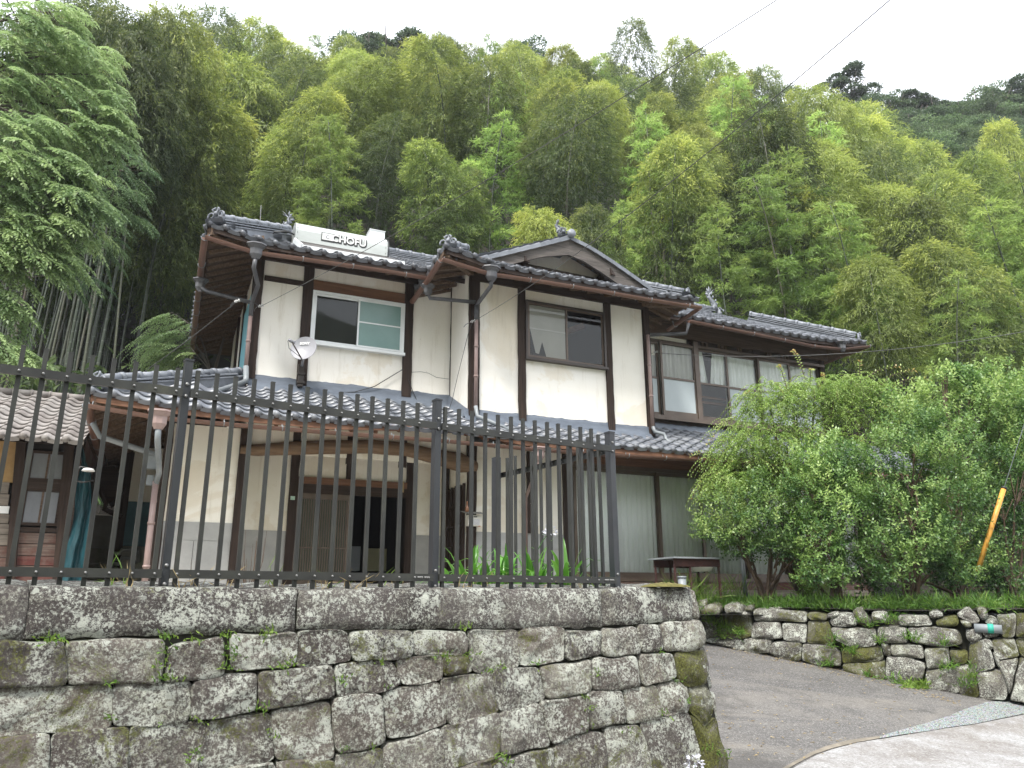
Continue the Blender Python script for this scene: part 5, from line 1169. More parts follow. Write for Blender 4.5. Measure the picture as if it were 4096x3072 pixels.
# middle-right corner
pr = U(q2(1745, 1200), VM-.1); pipe([(8.93, 11.45, 5.2), (8.9, 11.5, 5.0), (pr+.05, VM-.11, Z(q2(1755, 945), VM-.1))], .036, 'pipedark', False)
pipe([(pr, VM-.1, Z(q2(1750, 945), VM-.1)), (pr+.0, VM-.1, zbM+.0)], .034, 'pipe')
pipe([(pr, VM-.1, zbM+.02), (pr+.02, VM-.12, zbM-.08), (pr+.2, VM-.16, zbM-.12), (pr+.22, VM-.2, zbM-.24), tuple(gpt(q3(440, 1385), VE+.22))], .036, 'pipegrey', False)
# right corner
h4 = gpt(q3(1690, 520), vl1-.02); hopper(h4, .12)
# lower-left
h5 = gpt(q4(968, 515), ve1-.02); hopper(h5, .13, 'pipe'); pl_ = U(q4(945, 900), VM-.15)
pipe([(h5[0], h5[1], h5[2]-.24), (h5[0]+.01, h5[1]+.02, h5[2]-.4), (pl_+.03, VM-.2, 1.75), (pl_, VM-.15, 1.6)], .04, 'pipegrey', False)
pipe([(pl_, VM-.15, 1.64), (U(q4(880, 1500), VM-.2), VM-.2, -.1)], .041, 'pipe')
h6 = gpt(q6(842, 440), ve1-.02); hopper(h6, .11, 'pipe'); pk_ = U(q6(743, 900), VM-.08)
pipe([(h6[0], h6[1], h6[2]-.18), (h6[0]-.02, h6[1]+.1, h6[2]-.4), (pk_, VM-.08, 1.7), (pk_, VM-.08, -.1)], .03, 'pipe', False)
pipe([gpt(q4(560, 590), 11.6), gpt(q4(600, 670), 11.7), gpt(q4(945, 785), VM-.1)], .04, 'pipegrey', False)
mb = MB(); a = gpt(q4(920, 830), VM-.1); mb.box(a[0]-.07, a[0]+.06, VM-.13, VM-.03, a[2]-.09, a[2]+.12); mb.box(a[0]-.05, a[0]+.04, VM-.13, VM-.03, a[2]-.32, a[2]-.18); part('wall_box', mb, M['pipegrey'])
# roof antenna rod, cables on the wall
mb = MB(); a = gpt(q1(672, 40), 13.2); b = gpt(q1(660, 255), 13.2); mb.tube([b, a], .008, 5); part('lightning_rod', mb, M['bolt'])
mb = MB(); mb.tube([gpt(q1(*p), VL-.05) for p in ((1035, 1468), (1200, 1505), (1400, 1500), (1560, 1455), (1700, 1370), (1780, 1322))], .008, 5); part('cable', mb, M['ink'])
mb = MB(); mb.tube([gpt(q1(*p), VL-.05) for p in ((1820, 1400), (1860, 1500), (1900, 1590))], .006, 5); part('cable', mb, M['ink'])
# plaster cracks, meter and mailbox by the entrance
mb = MB(); mb.tube([gpt(q1(*p), VL-.002) for p in ((1840, 1345), (1920, 1340), (1980, 1352), (2040, 1385), (2140, 1398))], .0035, 4); part('crack', mb, M['ink'])
# ================================================================== things on and about the house
def text_mesh(body, size, mat, depth=.004, bold=0.0, align='CENTER', shear=0.0):
    cu = bpy.data.curves.new('lettering', 'FONT'); cu.body = body; cu.size = size; cu.extrude = depth; cu.offset = bold; cu.align_x = align; cu.align_y = 'CENTER'; cu.shear = shear; cu.resolution_u = 3
    o = bpy.data.objects.new('lettering_source', cu); C.objects.link(o); dg = bpy.context.evaluated_depsgraph_get(); dg.update()
    me = bpy.data.meshes.new_from_object(o.evaluated_get(dg)); C.objects.unlink(o); bpy.data.objects.remove(o); me.materials.clear(); me.materials.append(mat); return me
def addtext(me, root, origin, ex, ey, name='lettering', sub=None):
    ex = np.array(ex, float); ex /= np.linalg.norm(ex); ey = np.array(ey, float); ey -= ex*(ex@ey); ey /= np.linalg.norm(ey); ez = np.cross(ex, ey)
    o = bpy.data.objects.new(name, me); put(o, sub or root.o)
    mt = Matrix([[ex[0], ey[0], ez[0], 0], [ex[1], ey[1], ez[1], 0], [ex[2], ey[2], ez[2], 0], [0, 0, 0, 1]])
    pos = Vector(origin)-(Vector((0, 0, 0)) if sub else root.piv); mt.translation = pos; o.matrix_local = mt; return o
# solar water heater
vh = 12.95
aL = hp(q1(948, 250), vh); aR = hp(q1(1655, 350), vh); hL, hR = aL[0], aR[0]
zb_ = (hp(q1(945, 325), vh)[1]+hp(q1(1650, 445), vh)[1])/2; zt_ = (hp(q1(948, 168), vh+.12)[1]+hp(q1(1655, 285), vh+.12)[1])/2
heat = Root('solar_water_heater', 'silver solar water heater tank with a lettered front, lying on the left upper roof', 'water heater', ((hL+hR)/2, vh, zb_), TH)
prof = []; hh = zt_-zb_
for t_ in np.linspace(-math.pi/2, math.pi/2, 9): pass
prof = [(vh+.06, zb_), (vh+.0, zb_+.02), (vh-.0, zb_+hh*.5), (vh+.02, zb_+hh*.66), (vh+.07, zb_+hh*.80), (vh+.15, zb_+hh*.92), (vh+.26, zb_+hh*1.0), (vh+.42, zb_+hh*.98), (vh+.52, zb_+hh*.8), (vh+.55, zb_+hh*.4), (vh+.55, zb_)]
mb = MB(); mb.prism([(hL, a, b) for a, b in prof], (hR-hL, 0, 0)); tank = mb.build('tank', M['steel'], heat, False)
for u_ in (hL, hR):
    mb = MB(); mb.prism([(u_-.012, a+(.27-(a-vh))*-.03, b+(.004 if b > zb_+.1 else 0)) for a, b in prof], (.024, 0, 0)); mb.build('end_cap', M['steel'], heat)
for u_ in (hL+.02, hR-.02):
    for z_ in (.15, .4, .6): mb = MB(); mb.ball((u_, vh-.004, zb_+hh*z_), .008, 6); mb.build('rivet', M['bolt'], heat)
mb = MB(); cu0 = hp(q1(1525, 250), vh+.1)[0]; mb.box(cu0, hR-.02, vh+.12, vh+.4, zb_+hh*.8, zb_+hh*1.22); mb.build('header_box', M['white_alu'], heat)
mb = MB(); mb.box(cu0-.01, hR-.01, vh+.11, vh+.41, zb_+hh*1.22, zb_+hh*1.25); mb.build('header_lid', M['white_alu'], heat)
# collector panel running down the slope below the tank
c0 = hp(q1(945, 340), 12.75); c1 = hp(q1(1020, 372), 12.45); c2 = hp(q1(1790, 497), 12.45); c3 = hp(q1(1655, 455), 12.75)
mb = MB(); A_ = [(hL-.03, vh+.02, zb_+.0), (hR+.03, vh+.02, zb_+.0), (c2[0], 12.45, c2[1]), (c1[0]-.06, 12.45, c1[1])]
mb.prism(A_, (0, 0, -.07)); mb.build('collector_frame', M['concrete'], heat)
mb = MB(); mb.prism([tuple(np.array(p)+np.array([0, 0, .004])) for p in A_], (0, 0, .02)); pn = mb.build('collector_glass', M['darkframe'], heat)
mb = MB(); mb.beam((hL-.03, vh, zb_+.015), (c1[0]-.06, 12.44, c1[1]+.0), .03, .09); mb.beam((c1[0]-.06, 12.43, c1[1]-.02), (c2[0], 12.43, c2[1]-.02), .025, .10); mb.build('collector_edge', M['white_alu'], heat)
for u_ in (hL+.2, hR-.2): mb = MB(); mb.box(u_-.03, u_+.03, vh+.2, vh+.26, main_z(vh)-.05, zb_+.03); mb.build('leg', M['bolt'], heat)
mb = MB(); mb.tube([(hR+.01, vh+.2, zb_+hh*.95), (hR+.07, vh+.18, zb_+hh*.9), (hR+.08, vh+.15, zb_+hh*.5), (hR+.06, vh+.12, zb_+.08), (hR-.02, vh+.1, zb_)], .014, 7); mb.build('hose', M['ink'], heat, True)
mb = MB(); mb.tube([(hL-.0, vh+.15, zb_+hh*.42), (hL-.15, vh+.15, zb_+hh*.5), (hL-.35, vh+.18, zb_+hh*.42), (hL-.5, vh+.3, zb_+hh*.2)], .016, 7); mb.build('hose', M['ink'], heat, True)
tc_ = hp(q1(1358, 322), vh); ts = .185
tx = addtext(text_mesh('CHOFU', ts, M['ink'], .003, .020), heat, (tc_[0]+.008, vh-.004, tc_[1]-.010), (1, 0, 0), (0, 0, 1)); tx.scale = (1.0, 1, 1)
tx = addtext(text_mesh('CHOFU', ts, M['white'], .004, .005), heat, (tc_[0], vh-.008, tc_[1]), (1, 0, 0), (0, 0, 1))
lg = hp(q1(1195, 292), vh); mb = MB(); mb.box(lg[0]-.12, lg[0]+.12, vh-.006, vh-.002, lg[1]-.09, lg[1]+.08); mb.build('logo_shadow', M['ink'], heat)
mb = MB(); mb.box(lg[0]-.105, lg[0]+.10, vh-.010, vh-.006, lg[1]-.06, lg[1]+.068); mb.build('logo', M['white'], heat)
mb = MB(); R_ = .042; P = [[(lg[0]-.002+r_*math.cos(t_), vh-.0115, lg[1]+r_*.9*math.sin(t_)) for t_ in np.linspace(.7, 2*math.pi-.7, 14)] for r_ in (R_, R_*.55)]; mb.grid(P); mb.build('logo_mark', M['dish'], heat)
# satellite dish
dc = hp(q1(1003, 1155), 12.50); dish = Root('satellite_dish', 'grey satellite dish bracketed to a dark post, left of the white-framed window', 'satellite dish', (hp(q1(985, 1400), VL)[0], VL-.1, hp(q1(985, 1400), VL)[1]), TH)
ctr = np.array([dc[0], 12.5, dc[1]]); fw = np.array([-.46, -.86, .24]); fw /= np.linalg.norm(fw); ex = np.cross(fw, (0, 0, 1)); ex /= np.linalg.norm(ex); ey = np.cross(ex, fw)
mb = MB(); Rd = .215
def dpt(r_, t_, off=0): return ctr+ex*(r_*Rd*math.cos(t_))+ey*(r_*Rd*1.03*math.sin(t_))+fw*(.045*r_*r_-.045+off)
mb.grid([[dpt(r_, t_) for t_ in np.linspace(0, 2*math.pi, 33)] for r_ in np.linspace(0.02, 1, 8)]); mb.grid([[dpt(1, t_, .0) for t_ in np.linspace(0, 2*math.pi, 33)], [dpt(1.02, t_, -.006) for t_ in np.linspace(0, 2*math.pi, 33)], [dpt(.97, t_, -.02) for t_ in np.linspace(0, 2*math.pi, 33)], [dpt(.4, t_, -.015) for t_ in np.linspace(0, 2*math.pi, 33)]])
dd_ = mb.build('reflector', M['dish'], dish, True)
addtext(text_mesh('SONY', .062, M['white'], .0015, .002), dish, tuple(ctr+ey*.10-ex*.02*0+fw*(-.02)), tuple(-ex if ex[0] < 0 else ex), tuple(ey))
mb = MB(); bot = ctr-ey*Rd*.98+fw*0; lnb = ctr+fw*.24-ey*.02; lnb = np.array([hp(q1(905, 1100), 12.3)[0], 12.3, hp(q1(905, 1100), 12.3)[1]])
mb.tube([ctr-ey*Rd*1.0-fw*.03, bot+fw*.05, lnb+np.array([.02, 0, -.02])], .012, 7); mb.build('arm', M['darkframe'], dish, True)
mb = MB(); dl = (ctr-lnb)/np.linalg.norm(ctr-lnb); mb.tube([lnb-dl*.05, lnb-dl*.02, lnb+dl*.05, lnb+dl*.07], [.02, .026, .026, .034], 10); mb.build('receiver', M['dish'], dish, True)
mb = MB(); mb.tube([lnb-dl*.04, lnb-dl*.07+np.array([0, 0, -.03]), lnb+np.array([-.02, 0, -.13]), bot+fw*.04], .005, 5); mb.build('cable', M['ink'], dish, True)
ub_ = hp(q1(985, 1350), VL-.12)[0]; z0_, z1_ = hp(q1(985, 1455), VL-.12)[1], hp(q1(995, 1235), VL-.12)[1]
mb = MB(); mb.box(ub_-.045, ub_+.045, VL-.13, VL-.045, z0_, z1_-.1); mb.box(ub_-.06, ub_+.06, VL-.15, VL-.05, z0_+.05, z0_+.09); mb.box(ub_-.06, ub_+.06, VL-.15, VL-.05, z0_+.2, z0_+.24); mb.build('bracket', M['darkframe'], dish)
mb = MB(); mb.tube([(ub_, VL-.13, z1_-.14), (ub_, VL-.2, z1_-.08), tuple(ctr-fw*.06-ey*.08)], .02, 8); mb.build('mast', M['dish'], dish, True)

# meter box by the entrance with its little corrugated roof
b0 = hp(q6(310, 1020), VM-.14); b1 = hp(q6(412, 945), VM-.14)
mt = Root('mailbox', 'cream mailbox with a corrugated lid, on the post right of the entrance', 'mailbox', ((b0[0]+b1[0])/2, VM-.1, b0[1]), TH)
mb = MB(); mb.box(b0[0], b1[0], VM-.2, VM-.05, b0[1]+.0, b1[1]); mb.build('box', simple('cream_enamel', (.55, .53, .46), (.66, .64, .58), 5, .5), mt)
mb = MB(); x0, x1 = b0[0]-.08, b1[0]+.02; n = 40; P = []
for i in range(n+1): x = x0+(x1-x0)*i/n; zz = .008*math.sin(i*1.6); P.append([(x, VM-.26, b1[1]+.015+zz), (x, VM-.03, b1[1]+.07+zz)])
mb.grid(P); mb.build('lid', M['concrete'], mt, True)
um = (b0[0]+b1[0])/2; zm = (b0[1]+b1[1])/2
mb = MB(); mb.box(um-.075, um+.075, VM-.204, VM-.2, zm-.07, zm+.02); mb.build('notice', simple('grey_print', (.35, .35, .35), (.55, .55, .55), 90, .6, 0, None, 0), mt)
mb = MB(); mb.box(um-.03, um+.03, VM-.206, VM-.2, zm+.05, zm+.068); mb.build('slot', M['ink'], mt)
for s_ in (-1, 1): mb = MB(); mb.box(um+s_*.07-.018, um+s_*.07+.018, VM-.206, VM-.2, zm-.1, zm-.085); mb.build('catch', M['terracotta'], mt)
bt = hp(q6(308, 900), VM-.15); mb = MB(); mb.tube([(bt[0], VM-.16, b1[1]+.05), (bt[0], VM-.16, b1[1]+.12), (bt[0], VM-.16, b1[1]+.15), (bt[0], VM-.16, b1[1]+.22)], [.03, .03, .012, .012], 10)
mb.v = [tuple(H(*v)) for v in mb.v]; single(mb, 'bottle', simple('amber_jar', (.3, .14, .08), (.42, .22, .13), 6, .2), 'small terracotta coloured bottle standing on the mailbox lid', 'bottle', tuple(H(bt[0], VM-.16, b1[1]+.05)), True)
# folding table before the glass doors
vt_ = 10.2; t0 = hp(q6(1808, 1260), vt_); t1 = hp(q6(2175, 1268), vt_); tz = (t0[1]+t1[1])/2
tb = Root('work_table', 'old work table with grey top and thin rusty legs in front of the glass doors', 'table', ((t0[0]+t1[0])/2, vt_+.3, -.1), TH)
mb = MB(); mb.box(t0[0], t1[0], vt_-.1, vt_+.6, tz, tz+.025); mb.build('tabletop', M['pipegrey'], tb)
mb = MB(); mb.box(t0[0]+.04, t1[0]-.04, vt_-.04, vt_-.02, tz-.12, tz); mb.box(t0[0]+.04, t1[0]-.04, vt_+.5, vt_+.52, tz-.12, tz); mb.build('apron', M['rust'], tb)
for x in (t0[0]+.06, hp(q6(1950, 1350), vt_)[0], t1[0]-.06):
    for y in (vt_-.02, vt_+.5): mb = MB(); mb.box(x-.014, x+.014, y-.014, y+.014, -.1, tz); mb.build('leg', M['rust'], tb)
bs = hp(q6(2110, 1310), vt_-.1); mb = MB(); P = [[(bs[0]+r_*math.cos(t_), vt_+.15+r_*math.sin(t_), tz-.13+dz) for t_ in np.linspace(0, 6.2832, 17)] for r_, dz in ((.02, -.06), (.13, -.055), (.19, 0), (.2, .01))]; mb.grid(P); mb.v = [tuple(H(*v)) for v in mb.v]
single(mb, 'wash_basin', M['porcelain'], 'shallow white basin hanging under the work table', 'basin', tuple(H(bs[0], vt_+.15, tz-.13)), True)
pv = hp(q7(45, 830), 9.6); mb = MB(); mb.tube([(pv[0], 9.6, -.12), (pv[0], 9.6, .32)], .06, 12); mb.tube([(pv[0], 9.6, .32), (pv[0], 9.6, .35)], .066, 12); mb.v = [tuple(H(*v)) for v in mb.v]
single(mb, 'standing_pipe', M['pipegrey'], 'short grey plastic pipe standing in the weeds left of the work table', 'pipe', tuple(H(pv[0], 9.6, -.12)), True)
pv = hp(q7(440, 800), 10.4); mb = MB(); mb.tube([(pv[0], 10.4, -.12), (pv[0]-.02, 10.4, .75)], .035, 10); mb.v = [tuple(H(*v)) for v in mb.v]
single(mb, 'grey_pole', M['pipegrey'], 'pale grey pole standing behind the leftmost shrub', 'pole', tuple(H(pv[0], 10.4, -.12)), True)
# clay pot by the entrance
pu_, pz_ = hp(q5(735, 1540), 10.6)
pot = Root('flower_pot', 'terracotta pot of thin dry stems near the entrance, behind the fence', 'flower pot', (pu_, 10.6, -.1), TH)
mb = MB(); P = [[(pu_+r_*math.cos(t_), 10.6+r_*math.sin(t_), -.1+z_) for t_ in np.linspace(0, 6.2832, 21)] for r_, z_ in ((.09, 0), (.125, .24), (.15, .245), (.152, .30), (.135, .30), (.12, .26), (.01, .255))]; mb.grid(P); mb.build('pot', M['terracotta'], pot, True)
mb = MB()
for i in range(16):
    a = random.uniform(0, 6.28); l = random.uniform(.35, .8); mb.tube([(pu_+.05*math.cos(a), 10.6+.05*math.sin(a), .15), (pu_+.1*math.cos(a)*l*2, 10.6+.1*math.sin(a), .15+l*.5), (pu_+.22*math.cos(a)*l, 10.6+.2*math.sin(a)*l, .15+l)], [.006, .004, .002], 4)
mb.build('stems', M['twig'], pot)
# ================================================================== outbuilding on the left
vs = 12.9; shed = Root('shed', 'weathered outbuilding with mud wall, patched planks and grey tiled roof at the far left', 'shed', (-3.2, vs, -.1), TH)
ve_ = 12.25; ze_ = hp(q4(300, 703), ve_)[1]; vr_ = 14.6; zr_ = hp(q4(300, 446), vr_)[1]; ss_ = (zr_-ze_)/(vr_-ve_); uR_ = -1.12
b_ = roof_field((uR_-TWD*26, ve_, ze_+.02), (1, 0), (0, 1), ss_, 26, 12, lambda u, v, z: v < vr_-.02, 'each')
b_.sort(key=lambda t_: -t_[2][0]); 
mb = MB(); mb.add([(-8, ve_+.04, ze_-.03), (uR_-.03, ve_+.04, ze_-.03), (uR_-.03, vr_, zr_-.03), (-8, vr_, zr_-.03)], [(0, 1, 2, 3)]); mb.add([(-8, vr_, zr_-.03), (uR_-.03, vr_, zr_-.03), (uR_-.03, vr_+2.4, ze_), (-8, vr_+2.4, ze_)], [(0, 1, 2, 3)]); sr = mb.build('roof', M['rafterx'], shed)
s1 = MB(); s1.add(TV, TF); ST = s1.mesh('tile', M['tile_shed'], True); s1 = MB(); s1.add(TV, TF); eave_disc(s1); SE = s1.mesh('tile', M['tile_shed'], True)
for vs_, f, p, r, R3 in b_[:300]:
    o = bpy.data.objects.new('tile', SE if r == 0 else ST); put(o, sr, Vector(p)+Vector((random.uniform(-.006, .006), random.uniform(-.006, .006), random.uniform(-.004, .005)))); o.rotation_euler = eu(R3); o.rotation_euler.z += random.uniform(-.02, .02)
m2 = MB()
for vs_, f, p, r, R3 in b_[300:]: m2.add(vs_, f)
if b_[300:]: m2.build('tiles', M['tile_shed'], shed, True, sr, 'stuff')
n = 20
for i in range(n):
    m_ = MB(); x0 = uR_-.05-i*.26; m_.tube([(x0, vr_, zr_+.06), (x0-.24, vr_, zr_+.06)], .06, 9); m_.tube([(x0-.235, vr_, zr_+.06), (x0-.265, vr_, zr_+.06)], .072, 9); m_.build('cap_tile', M['tile_shed'], shed, True, sr)
def SX(x, y): return hp(q4(x, y), vs)[0]
def SZ(x, y): return hp(q4(x, y), vs)[1]
uw1 = SX(490, 900); uw0 = -7.5; ztop_ = ze_+.1
def sp_box(name, u0, u1, z0, z1, mat, d=.0, th=.05, sub=None):
    mb = MB(); mb.box(u0, u1, vs-d, vs-d+th, z0, z1); return mb.build(name, M[mat] if isinstance(mat, str) else mat, shed, sub=sub)
sp_box('wall', uw0, uw1, -.1, ztop_+.14, 'room', -.06)
sp_box('mud_wall', uw0, SX(110, 850), SZ(60, 950), ztop_+.12, 'mud')
for (y0, y1, mt_) in ((950, 1018, 'plankgrey'), (1022, 1090, 'plankgrey'), (1094, 1138, 'white'), (1142, 1196, 'plankgrey'), (1200, 1262, 'plankgrey'), (1266, 1330, 'plankgrey'), (1334, 1400, 'planks'), (1404, 1470, 'planks'), (1474, 1560, 'redpaint')):
    sp_box('plank', uw0, SX(60, y0), SZ(30, y1), SZ(30, y0), 'plankgrey' if mt_ == 'white' and False else mt_, .02+random.uniform(0, .012))
for (xa, xb, w2) in ((122, 90, .12), (415, 375, .13)):
    mb = MB(); mb.beam((SX(xa+5, 700), vs-.05, ztop_+.2), (SX(xb-15, 1560), vs-.05, -.1), w2, .1, (0, 1, 0)); mb.build('post', M['darkwood'], shed)
wu0_, wu1_ = SX(165, 900), SX(395, 900); wz1_, wz0_ = SZ(270, 762), SZ(250, 1212); zmid = SZ(260, 965)
def fr_(u0, u1, z0, z1, w_=.04):
    mb = MB(); mb.box(u0, u0+w_, vs-.04, vs, z0, z1); mb.box(u1-w_, u1, vs-.04, vs, z0, z1); mb.box(u0+w_, u1-w_, vs-.04, vs, z1-w_, z1); mb.box(u0+w_, u1-w_, vs-.04, vs, z0, z0+w_); f = mb.build('window', M['darkwoodx'], shed)
    mb = MB(); mb.box((u0+u1)/2-.012, (u0+u1)/2+.012, vs-.035, vs-.005, z0+w_, z1-w_); mb.build('mullion', M['rafterx'], shed, sub=f)
    mb = MB(); mb.add([(u0+w_, vs-.02, z0+w_), (u1-w_, vs-.02, z0+w_), (u1-w_, vs-.02, z1-w_), (u0+w_, vs-.02, z1-w_)], [(0, 1, 2, 3)]); mb.build('pane', simple('dusty_glass', (.13, .135, .15), (.24, .25, .27), 1.5, .25, 0, (1, 1, .4), 0), shed, sub=f)
fr_(wu0_, wu1_, zmid+.05, wz1_); fr_(wu0_, wu1_, wz0_, zmid-.06)
sp_box('beam', wu0_-.05, wu1_+.05, zmid-.06, zmid+.05, 'darkwoodx', .05)
for (y0, y1, mt_) in ((1222, 1250, 'darkwoodx'), (1255, 1318, 'planks'), (1322, 1392, 'planks'), (1396, 1450, 'redpaint'), (1454, 1500, 'planks'), (1505, 1560, 'redpaint')):
    sp_box('plank', SX(85, y0), SX(375, y0), SZ(230, y1), SZ(230, y0), mt_, .015+random.uniform(0, .012))
sp_box('lintel', wu0_-.1, uw1, wz1_+.02, ztop_+.25, 'room', .0)
mb = MB(); mb.box(uw1-.05, uw1, vs, vs+3.5, -.1, ztop_+.1); mb.build('wall', M['planks'], shed)
mb = MB(); mb.beam((SX(385, 1230), vs-.06, SZ(385, 1230)), (SX(345, 1560), vs-.06, -.1), .1, .03, (0, 1, 0)); mb.build('board', M['redpaint'], shed)
# teal tarpaulin hung down the corner of the shed
L_ = [(485,735),(490,830),(470,930),(452,1050),(440,1180),(420,1280),(398,1370),(385,1470),(365,1600)]; R_l = [(500,735),(520,820),(548,900),(552,1000),(545,1120),(535,1250),(520,1370),(525,1480),(505,1600)]
P = []
for (a, b), (c, d) in zip(L_, R_l):
    row = []
    for k_ in np.linspace(0, 1, 16):
        v_ = vs-.16+.06*math.sin(k_*9+b*.006)+.03*math.sin(k_*21+b*.02); u_, z_ = hp(q4(a+(c-a)*k_, b+(d-b)*k_), v_); row.append(tuple(H(u_, v_, z_)))
    P.append(row)
P2 = []
for a, b in zip(P[:-1], P[1:]):
    for k_ in (0, .25, .5, .75): P2.append([tuple(np.array(x)*(1-k_)+np.array(y)*k_+np.array([.006, .012, 0])*nv(np.array(x)*(1-k_)+np.array(y)*k_, 5)) for x, y in zip(a, b)])
P2.append(P[-1]); mb = MB(); mb.grid(P2)
single(mb, 'tarpaulin', M['teal'], 'torn teal tarpaulin hanging down the corner of the weathered outbuilding', 'tarpaulin', tuple(P[-1][8]), True)
# concrete block wall in the gap between shed and house, with mossy face, and a lean-to roof with lamp
vg = 16.0; g0 = hp(q4(535, 1400), vg)[0]; g1 = hp(q4(760, 1400), vg)[0]; gz_ = hp(q4(640, 1150), vg)[1]; gzm = hp(q4(640, 1345), vg)[1]
cw = Root('block_wall', 'mossy concrete block wall in the gap between outbuilding and house', 'wall', ((g0+g1)/2, vg, -.1), TH)
for k_ in range(4):
    z0 = -.1+(gzm+.1)*k_/4; z1 = -.1+(gzm+.1)*(k_+1)/4-.008
    for j in range(3): x0 = g0+(g1-g0)*j/3; mb = MB(); mb.box(x0, x0+(g1-g0)/3-.008, vg, vg+.12, z0, z1); mb.build('block', M['mossy_concrete'], cw)
mb = MB(); mb.box(g0, g1, vg-.02, vg+.12, gzm, gz_); mb.build('upper_slab', M['concrete'], cw)
mb = MB(); m0 = hp(q4(600, 1140), vg+.3); m1 = hp(q4(745, 1060), vg+.3); P = []
nx, nz = 16, 9
for i in range(nx):
    for j in range(nz):
        cx = m0[0]+(m1[0]-m0[0])*(i+.5*(j % 2)+.25)/nx; cz = m0[1]+(m1[1]-m0[1]+.1)*(j+.5)/nz; rr_ = .5*(m1[0]-m0[0])/nx
        ring = [(cx+rr_*math.cos(t_), vg+.3, cz+rr_*math.sin(t_)) for t_ in np.linspace(math.pi/6, 2*math.pi+math.pi/6, 7)]
        for a, b in zip(ring[:-1], ring[1:]): mb.beam(a, b, .006, .006)
mesh_ = Root('mesh_panel', 'pale hexagonal mesh panel above the mossy block wall', 'mesh panel', ((m0[0]+m1[0])/2, vg+.3, gz_), TH); mb.build('mesh', M['white'], mesh_, kind='stuff')
vl_ = 15.0; pts_ = [hp(q4(*p), vl_) for p in ((540, 860), (690, 850), (760, 960), (745, 1010), (660, 1075), (590, 960))]
ln = Root('lean_to_roof', 'small dark lean-to roof in the gap between outbuilding and house', 'roof', (pts_[0][0], vl_, -.1), TH)
mb = MB(); mb.prism([(a, vl_, b) for a, b in pts_], (0, .8, .0)); mb.build('roof_board', M['darkwoodx'], ln)
mb = MB(); mb.tube([(hp(q4(*p), vl_-.05)[0], vl_-.05, hp(q4(*p), vl_-.05)[1]) for p in ((545, 870), (600, 985), (640, 1075), (630, 1110), (680, 1135), (735, 1160))], .045, 8); mb.build('gutter', M['darkwood'], ln, True)
lp = hp(q4(533, 880), 11.9); lamp = Root('outdoor_lamp', 'small white outdoor lamp on a bent black arm near the tarpaulin', 'lamp', (lp[0], 11.9, lp[1]), TH)
mb = MB(); P = [[(lp[0]+r_*math.cos(t_), 11.9+r_*math.sin(t_), lp[1]+z_) for t_ in np.linspace(0, 6.2832, 15)] for r_, z_ in ((.01, .04), (.06, .03), (.085, 0), (.08, -.005), (.02, -.01))]; mb.grid(P); mb.build('lamp_shade', M['white'], lamp, True)
mb = MB(); mb.tube([(lp[0]-.0, 11.9, lp[1]+.04), (lp[0]-.1, 11.9, lp[1]+.05), (lp[0]-.17, 11.9, lp[1]-.05), (lp[0]-.15, 11.9, lp[1]-.14), (lp[0]-.05, 11.9, lp[1]-.16), (lp[0]+.08, 11.95, lp[1]-.12)], .012, 7); mb.build('arm', M['ink'], lamp, True)
# ================================================================== wires
def wire(name, a, b, sag, r_, label, mat='wire', twist=False):
    a = np.array(a, float); b = np.array(b, float); n = 40; mb = MB(); pts = [a+(b-a)*t_-np.array([0, 0, sag*4*t_*(1-t_)]) for t_ in np.linspace(0, 1, n+1)]
    mb.tube(pts, r_, 5); return single(mb, name, M[mat], label, 'wire', tuple(a), True)
def rk(p, dist): d = ray(*p); return d/np.linalg.norm(d)*dist
iA = H(hp(q1(665, 832), VL-.25)[0], VL-.25, hp(q1(665, 832), VL-.25)[1])
wire('service_wire', iA, rk((3200, -60), 8.0), .12, .005, 'twisted wire running from the left wall insulator over the gable to the upper right')
iB = H(hp(q2(505, 852), VM-.2)[0], VM-.2, hp(q2(505, 852), VM-.2)[1])
wire('service_wire', iB, rk((3640, -70), 7.0), .18, .0048, 'thin wire running from the middle block corner post up to the top right')
iC = H(hp(q3(235, 607), VL-.3)[0], VL-.3, hp(q3(235, 607), VL-.3)[1])
wire('service_wire', iC, rk(D(2260, 708), 16), .25, .006, 'wire running from the right wing windows out past the roof corner to the right')
iD = H(hp(q1(480, 795), VL-.55)[0], VL-.55, hp(q1(480, 795), VL-.55)[1])
wire('service_wire', iD, H(*(lambda q: (q[0], 15.0, q[1]))(hp(q4(820, 318), 15.0))), .03, .007, 'wire running from the upper left corner insulator down to the left')
def insul(p, lab):
    rt = Root('insulator', lab, 'insulator', tuple(p), 0)
    for i in range(4): mb = MB(); q = np.array(p)+np.array([.022*i-.03, 0, .008*i]); mb.tube([q, q+np.array([.012, 0, .003])], .026 if i % 2 else .018, 10); mb.build('disc', M['porcelain'], rt, True)
    mb = MB(); mb.tube([np.array(p)+np.array([-.05, 0, -.01]), np.array(p)+np.array([-.12, .08, -.02]), np.array(p)+np.array([-.16, .2, -.02])], .006, 5); mb.build('hook', M['bolt'], rt)
insul(iA, 'ribbed white insulator where the twisted wire meets the left plaster wall'); insul(iD, 'white insulator hanging under the upper left eave'); insul(iC, 'small white insulator beside the right wing windows'); insul(iB, 'small white insulator on the middle block corner post')
mb = MB(); mb.tube([iD, iD+(iA-iD)*.3+np.array([0, 0, .06]), iD+(iA-iD)*.7+np.array([0, 0, .05]), iA], .005, 5); single(mb, 'jumper_wire', M['ink'], 'short looped wire joining the two insulators at the upper left corner', 'wire', tuple(iD), True)
